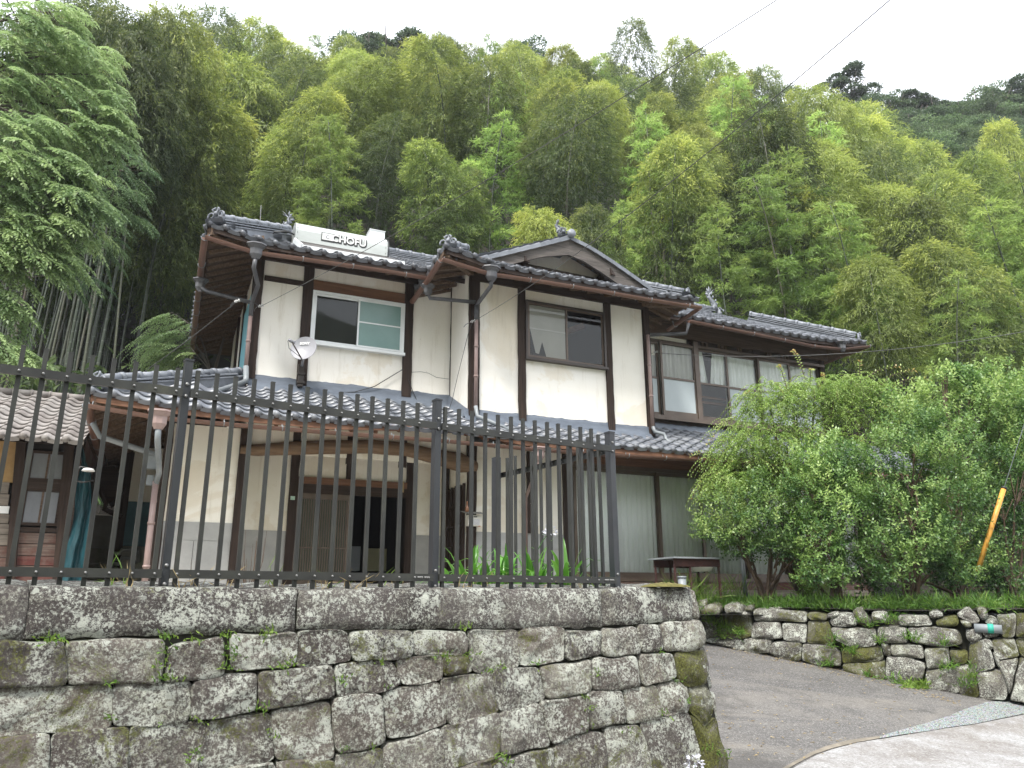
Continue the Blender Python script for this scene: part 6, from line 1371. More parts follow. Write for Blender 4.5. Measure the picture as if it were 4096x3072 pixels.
mb = MB(); mb.tube([iB+np.array([0, 0, -.02])]+[H(hp(q2(*p), VM-.18)[0], VM-.18, hp(q2(*p), VM-.18)[1]) for p in ((480, 920), (440, 1080), (400, 1240), (365, 1400), (340, 1470))], .005, 5); single(mb, 'hanging_wire', M['ink'], 'thin wire hanging from the middle block corner down to the lower roof', 'wire', tuple(iB), True)
# guy wire with yellow cover
gA = GR; v0_ = gwp(q7(1955, 650), .8); v1_ = gwp(q7(2085, 242), .8); dirg = (v1_-v0_)/np.linalg.norm(v1_-v0_)
mb = MB(); mb.tube([v0_-dirg*.3, v1_], .034, 12); gy = Root('guy_wire', 'leaning guy wire with a yellow plastic cover at the right of the garden', 'guy wire', tuple(v0_-dirg*.9)); mb.build('cover', M['yellow'], gy, True)
mb = MB(); mb.tube([v0_-dirg*1.2, v1_+dirg*7], .006, 5); mb.build('wire', M['pipegrey'], gy, True)
mb = MB(); mb.tube([v1_-dirg*.01, v1_+dirg*.02], .038, 12); mb.build('cap', M['ink'], gy, True)
# ================================================================== vegetation
def unit(a): return a/np.maximum(np.linalg.norm(a, axis=-1, keepdims=True), 1e-9)
class Leaves:
    def __init__(s): s.P = []; s.A = []; s.L = []; s.W = []; s.T = []; s.N = []
    def add(s, P, A, L, W, T, N=None):
        P = np.atleast_2d(P); n = len(P); s.P.append(P); s.A.append(np.broadcast_to(A, (n, 3))); s.L.append(np.broadcast_to(L, n)); s.W.append(np.broadcast_to(W, n)); s.T.append(np.broadcast_to(T, n))
        s.N.append(np.zeros((n, 3))+np.array([0, 0, 1.0]) if N is None else np.broadcast_to(N, (n, 3)))
    def mesh(s, name, mat, flat=.5, off=(0, 0, 0), g=None):
        g = g or rng
        P = np.concatenate(s.P)-np.array(off); A = unit(np.concatenate(s.A)); L = np.concatenate(s.L)[:, None]; W = np.concatenate(s.W)[:, None]; T = np.concatenate(s.T); N = np.concatenate(s.N)
        N = unit(N+g.normal(0, flat, P.shape)); X = unit(np.cross(A, N)); N = np.cross(X, A)
        n = len(P); V = np.empty((n, 4, 3)); V[:, 0] = P; V[:, 1] = P+A*L*.42+X*W*.5+N*W*.12; V[:, 2] = P+A*L-N*L*.12; V[:, 3] = P+A*L*.42-X*W*.5+N*W*.12
        return np_mesh(name, V.reshape(-1, 3), np.arange(n*4).reshape(n, 4), mat, T)
# ---- bamboo
BH = 12.0
ARCH = {}
def bamboo(seed, kind):
    id_ = seed
    g = np.random.default_rng(seed); lv = Leaves()
    arch = {'olive': 1.5, 'lime': .55, 'dark': 1.0, 'gold': 1.7, 'tall': .8}[kind]*g.uniform(.8, 1.2)
    t0 = {'olive': .44, 'lime': .30, 'dark': .42, 'gold': .50, 'tall': .60}[kind]; Lm = {'olive': 1.45, 'lime': 1.9, 'dark': 1.45, 'gold': 1.35, 'tall': 1.9}[kind]
    rise, droop = {'olive': (.55, 1.0), 'lime': (.50, .45), 'dark': (.5, .9), 'gold': (.6, 1.15), 'tall': (.5, .9)}[kind]
    c = lambda t: np.array([arch*t**3.4, .12*math.sin(t*5+seed), BH*t-arch*.42*t**7])
    nodes = np.arange(t0, 1.0, .023)
    if kind != 'lime':
        # a plume: leaf tufts hang like thatch on a lumpy, arched dome
        n = 1500; f = g.random(n)**.85; az = g.uniform(0, 2*math.pi, n); C_ = np.array([c(t0+(1-t0)*q) for q in f]); out = np.stack([np.cos(az), np.sin(az), 0*az], 1)
        prof = np.sqrt(np.clip(1-((f-.30)/.70)**2, 0, 1))*np.clip(.35+f*2.6, 0, 1)
        lump = np.array([noise.noise(Vector((o[0]*1.5+seed, o[1]*1.5, q*6.5))) for o, q in zip(out, f)]); R = Lm*prof*(1+.55*lump)*np.where(g.random(n) < .2, g.uniform(.3, .8, n), g.uniform(.85, 1.05, n))
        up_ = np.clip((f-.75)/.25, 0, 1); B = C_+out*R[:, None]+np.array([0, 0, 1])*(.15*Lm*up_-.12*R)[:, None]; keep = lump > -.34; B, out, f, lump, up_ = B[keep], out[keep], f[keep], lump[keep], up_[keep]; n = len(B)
        tone = np.clip(.31+.42*lump+.48*(f-.42)+g.normal(0, .07, n), 0, 1); td = unit(out*.75+g.normal(0, .3, (n, 3))+np.array([0, 0, 1])*(-.25+.55*up_)[:, None])  # lighter tops and bulges, darker hollows: crown light and shade painted into leaf tone
        for q in range(10):
            s = q/9; P = B+td*(.40*s)+np.array([0, 0, -.22*s*s])+g.normal(0, .05, (n, 3)); A = td*.8+g.normal(0, .42, (n, 3))+np.array([0, 0, -.45])
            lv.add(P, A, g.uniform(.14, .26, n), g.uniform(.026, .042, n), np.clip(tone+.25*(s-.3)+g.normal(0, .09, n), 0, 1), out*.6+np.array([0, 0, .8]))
    else:
      for t in nodes:
        f = (t-t0)/(1-t0); L = Lm*((1-f)**.62)*(.55+.45*min(1, f*5))+.12
        for b in range(3):
            az = g.uniform(0, 2*math.pi); Lb = L*g.uniform(.55, 1.12); out = np.array([math.cos(az), math.sin(az), 0])
            lat = np.array([-out[1], out[0], 0]); p0 = c(t); m = max(4, int(Lb*10)); s_ = np.sort(g.uniform(.12, 1, m)**.7)
            C_ = p0+out*(Lb*s_)[:, None]+np.array([0, 0, 1])*((rise*Lb*s_-droop*Lb*s_**2*.8))[:, None]; tone = g.normal(.42, .13)
            for k in range(m):
                s = s_[k]; td = unit(out*(.35+.5*s)+lat*g.uniform(-1, 1)+np.array([0, 0, rise*.5-droop*s*.9+g.uniform(-.3, .25)])); tl = g.uniform(.22, .5)*(.7+.5*(1-s)); nl = 9
                q = np.linspace(.15, 1, nl)[:, None]; P = C_[k]+td*tl*q+np.array([0, 0, -1])*(tl*.35*q**2); A = td*.7+g.normal(0, .55, (nl, 3))+np.array([0, 0, -.12])
                tn = np.clip(tone-.06+.30*(s-.35)+.2*max(0, f-.4)+g.normal(0, .1, nl), 0, 1)  # tone also rises up the crown, painting in a brighter lit top
                lv.add(P, A, g.uniform(.14, .27, nl), g.uniform(.026, .043, nl), tn)
    if seed == 12: kind = 'olive'
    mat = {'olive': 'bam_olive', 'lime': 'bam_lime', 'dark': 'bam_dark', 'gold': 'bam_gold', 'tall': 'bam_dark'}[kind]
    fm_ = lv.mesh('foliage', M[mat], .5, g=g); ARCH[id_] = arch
    cb = MB(); cb.tube([c(t) for t in np.linspace(0, .985, 15)], [.062*(1-.86*t)+.004 for t in np.linspace(0, .985, 15)], 7)
    g2 = random.Random(seed)
    for t in list(nodes)[::2]:
        az = g2.uniform(0, 6.28); o = np.array([math.cos(az), math.sin(az), 0]); p = c(t); l_ = g2.uniform(.5, 1.1); cb.tube([p, p+o*l_*.5+np.array([0, 0, .3*l_]), p+o*l_+np.array([0, 0, .3*l_])], [.009, .006, .003], 3, False)
    return fm_, cb.mesh('culm', M['culm'], True), arch
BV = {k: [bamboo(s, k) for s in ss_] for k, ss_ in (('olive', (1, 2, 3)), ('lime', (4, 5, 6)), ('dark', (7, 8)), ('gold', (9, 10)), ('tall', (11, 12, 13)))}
gb_ = random.Random(21)
def put_bamboo(kind, x, y, zt, label, group='bamboos on the hillside', rot=None, wid=1.0):
    zb = hz(x, y); h = zt-zb
    if h < 6: zb = zt-6; h = 6
    if h > 17: zb = zt-17; h = 17
    fm_, cm_, ar_ = BV[kind][gb_.randrange(len(BV[kind]))]
    rz = gb_.uniform(0, 6.28) if rot is None else rot; s = h/BH; ws = wid*(.55+.45*s)
    r = bpy.data.objects.new('bamboo', None); C.objects.link(r); r.location = (x-ar_*.75*ws*math.cos(rz), y-ar_*.75*ws*math.sin(rz), zb)
    r.rotation_euler = (gb_.uniform(-.02, .02), gb_.uniform(-.02, .02), rz); r.scale = (wid*(.55+.45*s), wid*(.55+.45*s), s)
    r['label'] = label; r['category'] = 'bamboo'; r['group'] = group
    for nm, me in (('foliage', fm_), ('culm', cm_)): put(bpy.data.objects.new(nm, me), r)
def top_at(px, py, y):
    d = ray(*D(px, py)); k = y/d[1]; return d*k
named = [
 (715,255,23,'lime',1.0,'bright lime feathery bamboo rising just behind the solar water heater'), (440,212,23.5,'olive',1.15,'big drooping olive bamboo crown left of the house roof'),
 (510,112,30,'gold',1.15,'tall yellow-topped bamboo dome above the left end of the roof'), (345,175,31,'gold',1.0,'round yellow-green bamboo crown beside the big left tree'),
 (640,195,33,'olive',.9,'olive bamboo crown on the slope above the roof antenna'), (620,285,27,'olive',.9,'dull olive bamboo between the big drooping crown and the lime one'),
 (930,312,24,'olive',.95,'olive bamboo with ragged yellow top, right of the water heater'), (1010,372,25,'dark',.8,'short dark olive bamboo left of the gable peak'),
 (1170,442,21.5,'gold',.75,'low rounded yellow bamboo just left of the gable peak'), (1275,452,23,'dark',.75,'low dark bamboo dome right of the gable peak'),
 (1345,432,22.5,'lime',.7,'small lime bamboo right of the gable peak, by the low dark dome'), (1452,318,24.5,'olive',1.05,'tall olive bamboo column above the middle eave corner'),
 (1080,255,27,'lime',1.1,'lime green bamboo in the middle of the slope above the gable'), (1090,155,33,'lime',1.1,'lime bamboo higher up the slope above the gable'),
 (1385,228,28,'lime',.95,'pale green bamboo column on the slope, left of the tall olive column'), (1590,160,32,'lime',1.1,'tall lime bamboo under the right-hand wire'),
 (1690,318,24,'lime',1.25,'large bright bamboo standing behind the right wing roof'), (1640,375,22.5,'lime',1.0,'bright bamboo leaning in front of the large bright one'),
 (1800,440,22,'lime',1.0,'layered lime bamboo above the right roof end'), (1560,440,22,'lime',.9,'light bamboo just above the fish ornament of the right wing'),
 (1900,385,27,'gold',1.0,'yellow bamboo dome right of the large bright bamboo'), (1868,540,21,'gold',.8,'round golden bamboo just beyond the right roof end'),
 (2020,520,22.5,'olive',1.0,'olive domed bamboo above the drooping pale one at right'), (2045,600,20,'lime',.95,'drooping pale green bamboo above the right-hand shrubs'),
 (2150,430,23,'lime',1.1,'bright bamboo near the right edge above the shrubs'), (2215,350,24,'lime',1.1,'bright bamboo cut by the right edge of the photo'),
 (1760,168,34,'gold',.9,'yellow bamboo crown on the skyline under the right wire'), (2090,325,30,'olive',.9,'rounded olive bamboo at the upper right'),
 (1985,300,33,'olive',.9,'olive bamboo crown in front of the distant right hillside'), (2135,255,37,'gold',.8,'small yellow bamboo below the right skyline'),
 (770,180,31,'olive',1.1,'broad olive bamboo on the slope above the water heater'), (850,250,28,'dark',1.0,'dark bamboo in the shade behind the olive one with ragged top'),
 (960,150,34,'gold',1.05,'yellow-green bamboo crown high above the left plaster wall'), (1210,155,33,'olive',1.0,'tall olive bamboo high on the slope above the gable'),
 (1290,165,31,'gold',.95,'yellow-tipped bamboo dome left of the pale green column'), (700,130,36,'olive',1.0,'olive bamboo below the gap in the left skyline'),
 (1410,195,33,'gold',.8,'small rounded yellow bamboo under the left wire'), (1235,110,41,'gold',.7,'golden bamboo tip on the middle skyline'),
 (1370,42,44,'dark',.9,'loose tall bamboo sticking out of the skyline'), (1455,78,44,'olive',.95,'ragged bamboo crown on the skyline crossed by the left wire'),
 (470,22,36,'dark',1.1,'dark bamboo crown on the left skyline'), (560,45,38,'olive',1.1,'drooping bamboo at the left edge of the sky gap'), (250,40,38,'olive',1.0,'pale bamboo crown left of the dark one on the skyline'),
 (1730,420,25,'olive',.9,'olive bamboo in the shade behind the layered lime one'), (1500,250,29,'gold',.7,'small yellow bamboo dome below the left wire'), (1960,440,26,'dark',.9,'shaded bamboo behind the right olive dome'),
 (1130,95,40,'olive',1.0,'olive bamboo crown on the middle skyline'), (960,90,41,'olive',1.0,'yellow-green bamboo on the skyline right of the dark evergreens'), (760,85,42,'olive',.95,'bamboo crown at the right edge of the sky gap'),
 (690,70,44,'lime',.8,'thin pale bamboo beside the sky gap'), (1650,140,44,'dark',.9,'thin bamboo against the sky under the right wire'), (1530,112,46,'olive',1.1,'olive bamboo on the skyline between the two wires'),
 (1560,165,43,'olive',1.2,'broad olive bamboo just below the skyline between the wires'), (1620,165,46,'olive',1.2,'dull bamboo on the skyline right of the broad olive one'), (1700,185,46,'dark',1.2,'dark bamboo on the skyline beneath the right wire'),
 (1500,105,49,'dark',1.1,'shaded bamboo on the skyline just right of the left wire'), (1860,215,44,'olive',1.2,'olive bamboo where the ridge meets the distant hill'), (1800,205,44,'gold',1.1,'pale bamboo on the ridge left of the distant hill'), (1640,215,38,'lime',1.0,'lime bamboo high on the slope under the skyline gap')]
pos_ = []
for px, py, y, kind, wd, lab in named:
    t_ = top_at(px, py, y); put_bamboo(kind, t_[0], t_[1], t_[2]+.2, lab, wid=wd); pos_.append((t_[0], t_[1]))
# skyline of the photograph, as tops of the rows behind
def where(x, y):
    px = x/y*1602+1106; row = 'low on' if y < 29 else 'halfway up' if y < 41 else 'high on'
    for lim, nm in ((330, 'behind the big left tree'), (560, 'left of the roof'), (860, 'above the water heater'), (1130, 'left of the gable peak'), (1380, 'above the gable'), (1640, 'above the right end of the middle roof'), (1900, 'above the right wing'), (9999, 'above the right-hand shrubs')):
        if px < lim: return row+' the slope '+nm
KD = {'olive': 'olive bamboo crown', 'dark': 'dark dense bamboo crown', 'lime': 'lime feathery bamboo', 'gold': 'yellow-tipped bamboo dome'}
for yy, sp_x in ((26.5, 2.7), (30, 2.7), (34, 2.8), (38, 3.0), (43, 3.2), (49, 3.4), (56, 3.8)):
    x = -.72*yy+gb_.uniform(0, 2)
    while x < .86*yy:
        y = yy+gb_.uniform(-1.4, 1.4); xx = x+gb_.uniform(-.7, .7); x += sp_x*gb_.uniform(.85, 1.2)
        if min((xx-a)**2+(y-b)**2 for a, b in pos_) < 2.2: continue
        px = (xx/y*1665*.962)*1.0+1106; h = gb_.uniform(10.5, 13.5); zt = hz(xx, y)+h
        lim = np.interp(px, SKX, SKY); d = ray(*D(px, lim)); zmax = d[2]/d[1]*y
        zt = min(zt, zmax-gb_.uniform(0, .8)); kind = gb_.choices(['olive', 'dark', 'lime', 'gold'], [5, 3.2, 3.2 if xx > 4 else 1.0, 1.3])[0]
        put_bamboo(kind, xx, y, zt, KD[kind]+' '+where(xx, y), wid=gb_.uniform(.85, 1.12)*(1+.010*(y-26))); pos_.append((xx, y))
# the grove's bare culms at the left, crowns far up
for i in range(125):
    bx_ = gb_.uniform(-.72, -.45); y = gb_.uniform(20.0, 35); x = bx_*y
    if y < 23.5 and bx_ > -.42: continue
    if bx_ > -.52 and y < 27: continue
    fm_, cm_, _ar = BV['tall'][i % 3]; r = bpy.data.objects.new('bamboo', None); C.objects.link(r); r.location = (x, y, hz(x, y)-.1); s = gb_.uniform(.95, 1.25)
    tq = gb_.gauss(.02, .04); r.rotation_euler = (gb_.gauss(0, .04), tq, gb_.uniform(-.5, .5)+3.14*(i % 2)*0); r.scale = (s*gb_.uniform(.5, .8),)*2+(s,)
    r['label'] = ('thick ' if r.scale[0] > .76 else 'thin ' if r.scale[0] < .62 else '')+('leaning ' if abs(tq) > .08 else 'upright ')+'bamboo stem '+('at the front of' if y < 24 else 'deep inside' if y > 30 else 'in the middle of')+' the dark grove, '+('at the left edge' if bx_ < -.64 else 'above the outbuilding roof' if bx_ < -.54 else 'left of the house eave'); r['category'] = 'bamboo'; r['group'] = 'bare bamboo stems in the dark grove'
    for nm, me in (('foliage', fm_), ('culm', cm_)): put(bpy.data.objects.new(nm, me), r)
# ---- evergreen trees on the ridge and the distant right hillside
def tree_variant(seed, lobes=9, R=2.6, n=5200, sz=.22, mat='wood_dark'):
    g = np.random.default_rng(seed); lv = Leaves()
    for i in range(lobes):
        a = g.uniform(0, 6.28); r = R*g.uniform(.1, .75); c = np.array([r*math.cos(a), r*math.sin(a), 3.2+g.uniform(-1.0, 2.3)*(1-r/R*.5)]); rad = R*g.uniform(.30, .52)
        m = n//lobes; d = unit(g.normal(0, 1, (m, 3))); d[:, 2] = np.abs(d[:, 2])*.9-.25; P = c+d*rad*(g.uniform(.55, 1.05, (m, 1)))*np.array([1, 1, .8])
        tn = np.clip(g.normal(.45, .1)+.18*d[:, 2]+g.normal(0, .15, m), 0, 1); lv.add(P, d+g.normal(0, .7, (m, 3)), g.uniform(.6, 1.2, m)*sz, g.uniform(.3, .5, m)*sz, tn, d)
    cb = MB(); cb.tube([(0, 0, -2.5), (.05, 0, 1), (0, .1, 3), (.1, 0, 4.5)], [.2, .16, .11, .05], 7)
    for i in range(7): a = i*.9; cb.tube([(0, 0, 1.5+i*.25), (math.cos(a)*.8, math.sin(a)*.8, 2.5+i*.25), (math.cos(a)*1.6, math.sin(a)*1.6, 3.1+i*.3)], [.08, .05, .02], 4)
    return lv.mesh('crown', M[mat], .5, g=g), cb.mesh('trunk', M['bark'], True)
TVR = [tree_variant(31), tree_variant(32, 11), tree_variant(33, 7, 2.2)]; TVL = [tree_variant(35, 12, 2.8, 6000, .2, 'distant'), tree_variant(36, 12, 2.8, 6000, .2, 'wood_dark')]
def put_tree(px, py, y, s, lab, var=None, group='trees along the ridge'):
    t_ = top_at(px, py, y); fm_, cm_ = (var or TVR)[gb_.randrange(len(var or TVR))]; r = bpy.data.objects.new('tree', None); C.objects.link(r)
    r.location = (t_[0], t_[1], t_[2]-5.3*s); r.rotation_euler = (0, 0, gb_.uniform(0, 6.28)); r.scale = (s, s, s); r['label'] = lab; r['category'] = 'tree'; r['group'] = group
    for nm, me in (('crown', fm_), ('trunk', cm_)): put(bpy.data.objects.new(nm, me), r)
for px, py, s in ((800,78,1.2), (840,74,1.3), (885,88,1.2), (765,92,1.0), (1135,92,.9)): put_tree(px, py, 50, s, 'dark evergreen tree on the middle skyline behind the bamboo')
for px, py, s in ((1835,152,.9), (1870,200,.8), (1925,205,.8), (1800,180,.7), (1960,212,.8), (2010,205,.8), (2060,212,.8), (2105,205,.9), (2140,190,1.0), (2185,188,1.1), (2220,200,1.1)):
    put_tree(px, py, 56, s*1.1, 'dark tree on the right skyline beyond the bamboo')
for i in range(46):
    px = gb_.uniform(1840, 2260); py = gb_.uniform(222, 330); put_tree(px, py, 54-(py-222)*.10, gb_.uniform(.7, 1.0), ('dark' if i % 2 else 'mid')+' green broadleaf tree '+('at the top of' if py < 255 else 'low on' if py > 295 else 'halfway up')+' the distant hillside, '+('nearest the bamboo' if px < 1950 else 'toward the right edge' if px > 2120 else 'in its middle'), TVL[i % 2:i % 2+1], 'trees on the distant right hillside')

# ---- big left tree with drooping compound leaves
def compound(lv, P, A, g, L=.26, n=9, ll=.075, lw=.026, tone=.5):
    A = unit(np.array(A)); X = np.cross(A, [0, 0, 1]); X /= np.linalg.norm(X)+1e-9; q = np.linspace(.2, 1, n)
    pos = P+A*(L*q)[:, None]+np.array([0, 0, -1])*(L*.35*q**2)[:, None]; sd_ = np.where(np.arange(n) % 2 == 0, 1, -1)[:, None]; sd_[-1] = 0
    d = X*sd_*.85+A*.55+np.array([0, 0, -.32])+g.normal(0, .15, (n, 3)); lv.add(pos, d, ll*g.uniform(.8, 1.15, n), lw*g.uniform(.8, 1.2, n), np.clip(tone+g.normal(0, .08, n), 0, 1), unit(np.array([0, 0, 1.0])+g.normal(0, .2, 3)))
def spray_tree(name, label, trunk, pads, dist, g, nsp=26, leaf_L=.30, ll=.105, lw=.04, mat='zelkova', tb=.42, group=None, droop=.45, limb=.05, tonemu=.5, shift=0):
    trunk = [np.array(p, float) for p in trunk]; lv = Leaves(); br = MB(); br.tube(trunk, np.linspace(limb*3.2, limb*1.2, len(trunk)), 9)
    for (px, py, rx, ry, dy) in pads:
        px = px+shift; d = ray(*D(px, py)); y = dist+dy; c = d*y/d[1]; mpp = y/1665.; rx_, ry_ = rx*mpp, ry*mpp
        j = min(range(len(trunk)), key=lambda k_: np.linalg.norm(trunk[k_]-(c+np.array([0, 0, -1.0])))); s = trunk[j]
        mid = s*.45+c*.55+np.array([0, 0, .35]); br.tube([s, s*.75+mid*.25+np.array([0, 0, .1]), mid, c], [limb, limb*.8, limb*.5, limb*.2], 6, False)
        tone0 = np.clip(g.normal(tonemu, .1), 0, 1); side = np.sign(c[0]-trunk[j][0]) or 1
        for k_ in range(nsp):
            o = g.uniform(-1, 1, 3); o = o/max(1, np.linalg.norm(o)); sp0 = c+np.array([o[0]*rx_, o[1]*max(rx_, .5)*.9, o[2]*ry_])
            td = unit(np.array([side*g.uniform(.3, 1)+o[0]*.5, g.uniform(-1, .5), g.uniform(-.5, .15)])); tl = g.uniform(.35, .7)
            if k_ % 3 == 0: br.tube([mid*.3+c*.7, (c+sp0)/2, sp0], [.012, .008, .004], 3, False)
            pts = [sp0+td*tl*q+np.array([0, 0, -tl*droop*q*q]) for q in (0, .25, .5, .75, 1)]; br.tube(pts, [.005, .004, .003, .003, .002], 3, False)
            tn = np.clip(tone0+g.normal(0, .12), 0, 1)
            for q in (.1, .25, .4, .55, .7, .85, 1.0):
                for sd_ in ((-1, 1) if q < 1 else (0,)):
                    X = np.cross(td, [0, 0, 1]); A = td*.7+X*sd_*.8+np.array([0, 0, -.15-.3*q]); compound(lv, sp0+td*tl*q+np.array([0, 0, -tl*droop*q*q]), A, g, leaf_L*g.uniform(.6, 1.0), 8, ll, lw, tn)
    root = Root(name, label, 'tree', tuple(trunk[0]), 0, group); br.build('trunk', M['bark'], root, True)
    o = bpy.data.objects.new('foliage', lv.mesh('foliage', M[mat], .25)); put(o, root.o, -root.piv); return root
g = np.random.default_rng(5)
tr = [(-11.3, 12.2, -.2), (-11.3, 12.3, 3), (-11.2, 12.4, 6), (-11.2, 12.6, 9), (-11.4, 12.8, 13)]
pads = [(60,30,70,40,0),(150,40,60,35,1),(20,110,60,40,0),(110,110,60,40,.5),(200,110,50,30,1),(235,160,40,25,1.2),(50,180,60,35,0),(140,190,60,35,.5),(225,220,55,28,1),(275,260,35,22,1.2),(170,60,40,30,1.5),
        (30,260,60,35,-.5),(110,265,60,30,0),(190,280,50,25,.6),(255,300,40,20,.9),(10,340,55,30,-.8),(80,345,50,28,-.4),(150,350,45,22,0),(200,375,35,18,.2),(30,420,50,25,-.6),(100,415,50,22,-.3),(165,420,40,16,0),
        (215,430,30,14,.2),(10,490,40,22,-.8),(70,480,40,20,-.4),(130,500,40,18,-.1),(175,480,30,14,.1),(20,560,35,20,-.6),(90,540,30,14,-.3),(130,555,25,12,-.1),(20,640,25,20,-.5),(10,720,35,20,-.6),(45,750,30,14,-.5),
        (90,70,60,40,1.6),(170,140,60,40,1.8),(60,230,60,40,1.4),(140,310,50,30,1.4),(10,20,60,40,.8),(-30,380,60,40,-.5),(240,130,40,30,2.2)]
spray_tree('tree', 'big leafy tree with drooping compound leaves filling the left edge', tr, pads, 13.2, g, nsp=15, tonemu=.7, shift=-38)
# darker sprays of a tree further back, and the young one by the eave
spray_tree('tree', 'shaded understorey tree with flat leaf sprays in front of the bare bamboo culms', [(-13.5, 18, 4), (-13.5, 18, 7), (-13, 18, 9)],
           [(270,400,50,16,0),(300,470,50,14,.5),(250,520,40,12,.4),(320,360,45,14,.6),(180,590,40,12,-.5)], 17.5, g, 16, .3, .085, .03, 'zelkova', limb=.014, tonemu=.12, shift=-30)
spray_tree('sapling', 'small bright maple-like sapling beside the left eave of the upper roof', [(-6.6, 15.8, 3.0), (-6.4, 15.8, 4.6), (-6.2, 15.7, 5.5)],
           [(395,690,22,10,0),(370,715,26,10,0),(410,720,18,9,.1),(385,745,26,10,0),(405,765,22,9,0),(365,755,14,8,0)], 15.8, g, 12, .2, .06, .024, 'zelkova', limb=.018, tonemu=.75)
# ---- shrubs and the weeping tree in the garden
def ell(px, py, rx, ry, y, dr=None):
    d = ray(*D(px, py)); c = d*y/d[1]; m_ = y/1665./.96; return c, np.array([rx*m_, (dr or rx*m_), ry*m_])
def shrub(name, label, base, ells, y, n_tw, g, mat='camellia', ls=.06, lw=.028, per=8, up=.55, stems=9, tonemu=.45, cat='shrub', inner=.25, twl=.16):
    lv = Leaves(); br = MB(); E_ = [ell(*e[:4], y+e[4], e[5] if len(e) > 5 else None) for e in ells]; vol = np.array([e[1][0]*e[1][2]+.05 for e in E_]); vol = vol/vol.sum()
    base = np.array(base, float)
    for (c, r), v_ in zip(E_, vol):
        k_ = int(n_tw*1.4*v_); d = unit(g.normal(0, 1, (k_, 3))); rad = np.where(g.random(k_) < inner, g.uniform(.4, .85, k_), g.uniform(.82, 1.10, k_))[:, None]
        P = c+d*r*rad
        lump = np.array([noise.noise(Vector(p*2.2)) for p in P]); P = P+d*lump[:, None]*.16; keep = np.array([noise.noise(Vector(p*3.0+7)) for p in P]) > -.14
        P, d, lump = P[keep], d[keep], lump[keep]; k_ = len(P)
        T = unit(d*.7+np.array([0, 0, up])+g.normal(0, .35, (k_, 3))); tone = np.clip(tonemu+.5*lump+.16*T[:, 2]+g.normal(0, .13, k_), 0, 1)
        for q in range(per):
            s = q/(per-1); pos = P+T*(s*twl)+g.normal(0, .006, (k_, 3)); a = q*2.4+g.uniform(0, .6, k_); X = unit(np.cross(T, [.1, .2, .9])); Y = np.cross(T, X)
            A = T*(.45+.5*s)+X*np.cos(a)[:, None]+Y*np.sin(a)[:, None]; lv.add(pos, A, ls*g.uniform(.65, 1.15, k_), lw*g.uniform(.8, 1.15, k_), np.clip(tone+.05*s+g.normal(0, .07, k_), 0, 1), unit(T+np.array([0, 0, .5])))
    for i in range(stems):
        c, r = E_[i % len(E_)]; tgt = c+g.normal(0, .4, 3)*r+np.array([0, 0, -.1]); st = base+np.array([g.normal(0, .07), g.normal(0, .07), 0]); m1 = st*.6+tgt*.4+np.array([g.normal(0, .05), g.normal(0, .05), .1]); t_ = tgt
        br.tube([st, st*.8+m1*.2+np.array([0, 0, .08]), m1, (m1+t_)/2+g.normal(0, .04, 3), t_], [.036, .03, .022, .014, .006], 6, False)
        for k2 in range(5): e_ = t_+unit(g.normal(0, 1, 3))*r*.7; br.tube([m1*.4+t_*.6, (t_+e_)/2, e_], [.011, .008, .003], 4, False)
    root = Root(name, label, cat, tuple(base)); br.build('stems', M['twig'], root, True); o = bpy.data.objects.new('foliage', lv.mesh('foliage', M[mat], .35)); put(o, root.o, -root.piv); return root
def gbase(px, py): d = ray(*D(px, py)); k = -.09/d[2] if d[2] < 0 else 12; return d*k
def at_y(px, y, z=-.12): d = ray(*D(px, 1290)); return np.array([d[0]*y/d[1], y, z])
g = np.random.default_rng(9)
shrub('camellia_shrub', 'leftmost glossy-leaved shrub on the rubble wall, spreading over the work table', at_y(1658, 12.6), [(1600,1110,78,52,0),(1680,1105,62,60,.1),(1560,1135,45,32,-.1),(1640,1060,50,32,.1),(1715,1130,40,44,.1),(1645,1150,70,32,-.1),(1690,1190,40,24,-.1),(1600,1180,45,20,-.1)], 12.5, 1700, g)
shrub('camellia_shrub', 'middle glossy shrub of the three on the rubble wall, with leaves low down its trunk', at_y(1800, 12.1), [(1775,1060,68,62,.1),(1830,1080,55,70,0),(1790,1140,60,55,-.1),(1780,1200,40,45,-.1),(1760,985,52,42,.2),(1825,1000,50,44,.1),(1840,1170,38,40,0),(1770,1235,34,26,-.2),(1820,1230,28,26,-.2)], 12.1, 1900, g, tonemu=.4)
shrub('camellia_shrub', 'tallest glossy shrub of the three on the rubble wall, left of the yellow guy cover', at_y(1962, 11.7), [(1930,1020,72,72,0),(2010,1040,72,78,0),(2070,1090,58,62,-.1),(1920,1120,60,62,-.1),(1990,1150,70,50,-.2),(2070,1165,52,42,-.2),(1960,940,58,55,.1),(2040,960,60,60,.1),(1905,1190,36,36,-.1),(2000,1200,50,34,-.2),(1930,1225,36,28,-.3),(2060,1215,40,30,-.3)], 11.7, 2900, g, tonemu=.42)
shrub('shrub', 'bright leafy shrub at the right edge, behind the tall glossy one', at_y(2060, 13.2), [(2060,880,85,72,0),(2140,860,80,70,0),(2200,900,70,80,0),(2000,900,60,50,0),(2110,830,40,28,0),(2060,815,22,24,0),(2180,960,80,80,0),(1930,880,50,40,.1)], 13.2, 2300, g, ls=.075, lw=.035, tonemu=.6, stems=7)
shrub('shrub', 'dark dense shrub with leaning trunk at the right edge, behind the guy wire', at_y(2172, 12.6), [(2170,1040,60,70,.2),(2215,1100,50,90,.2),(2150,1130,40,55,.2),(2230,1000,50,80,.2),(2120,1080,38,60,.3)], 12.4, 1500, g, tonemu=.22, stems=8)
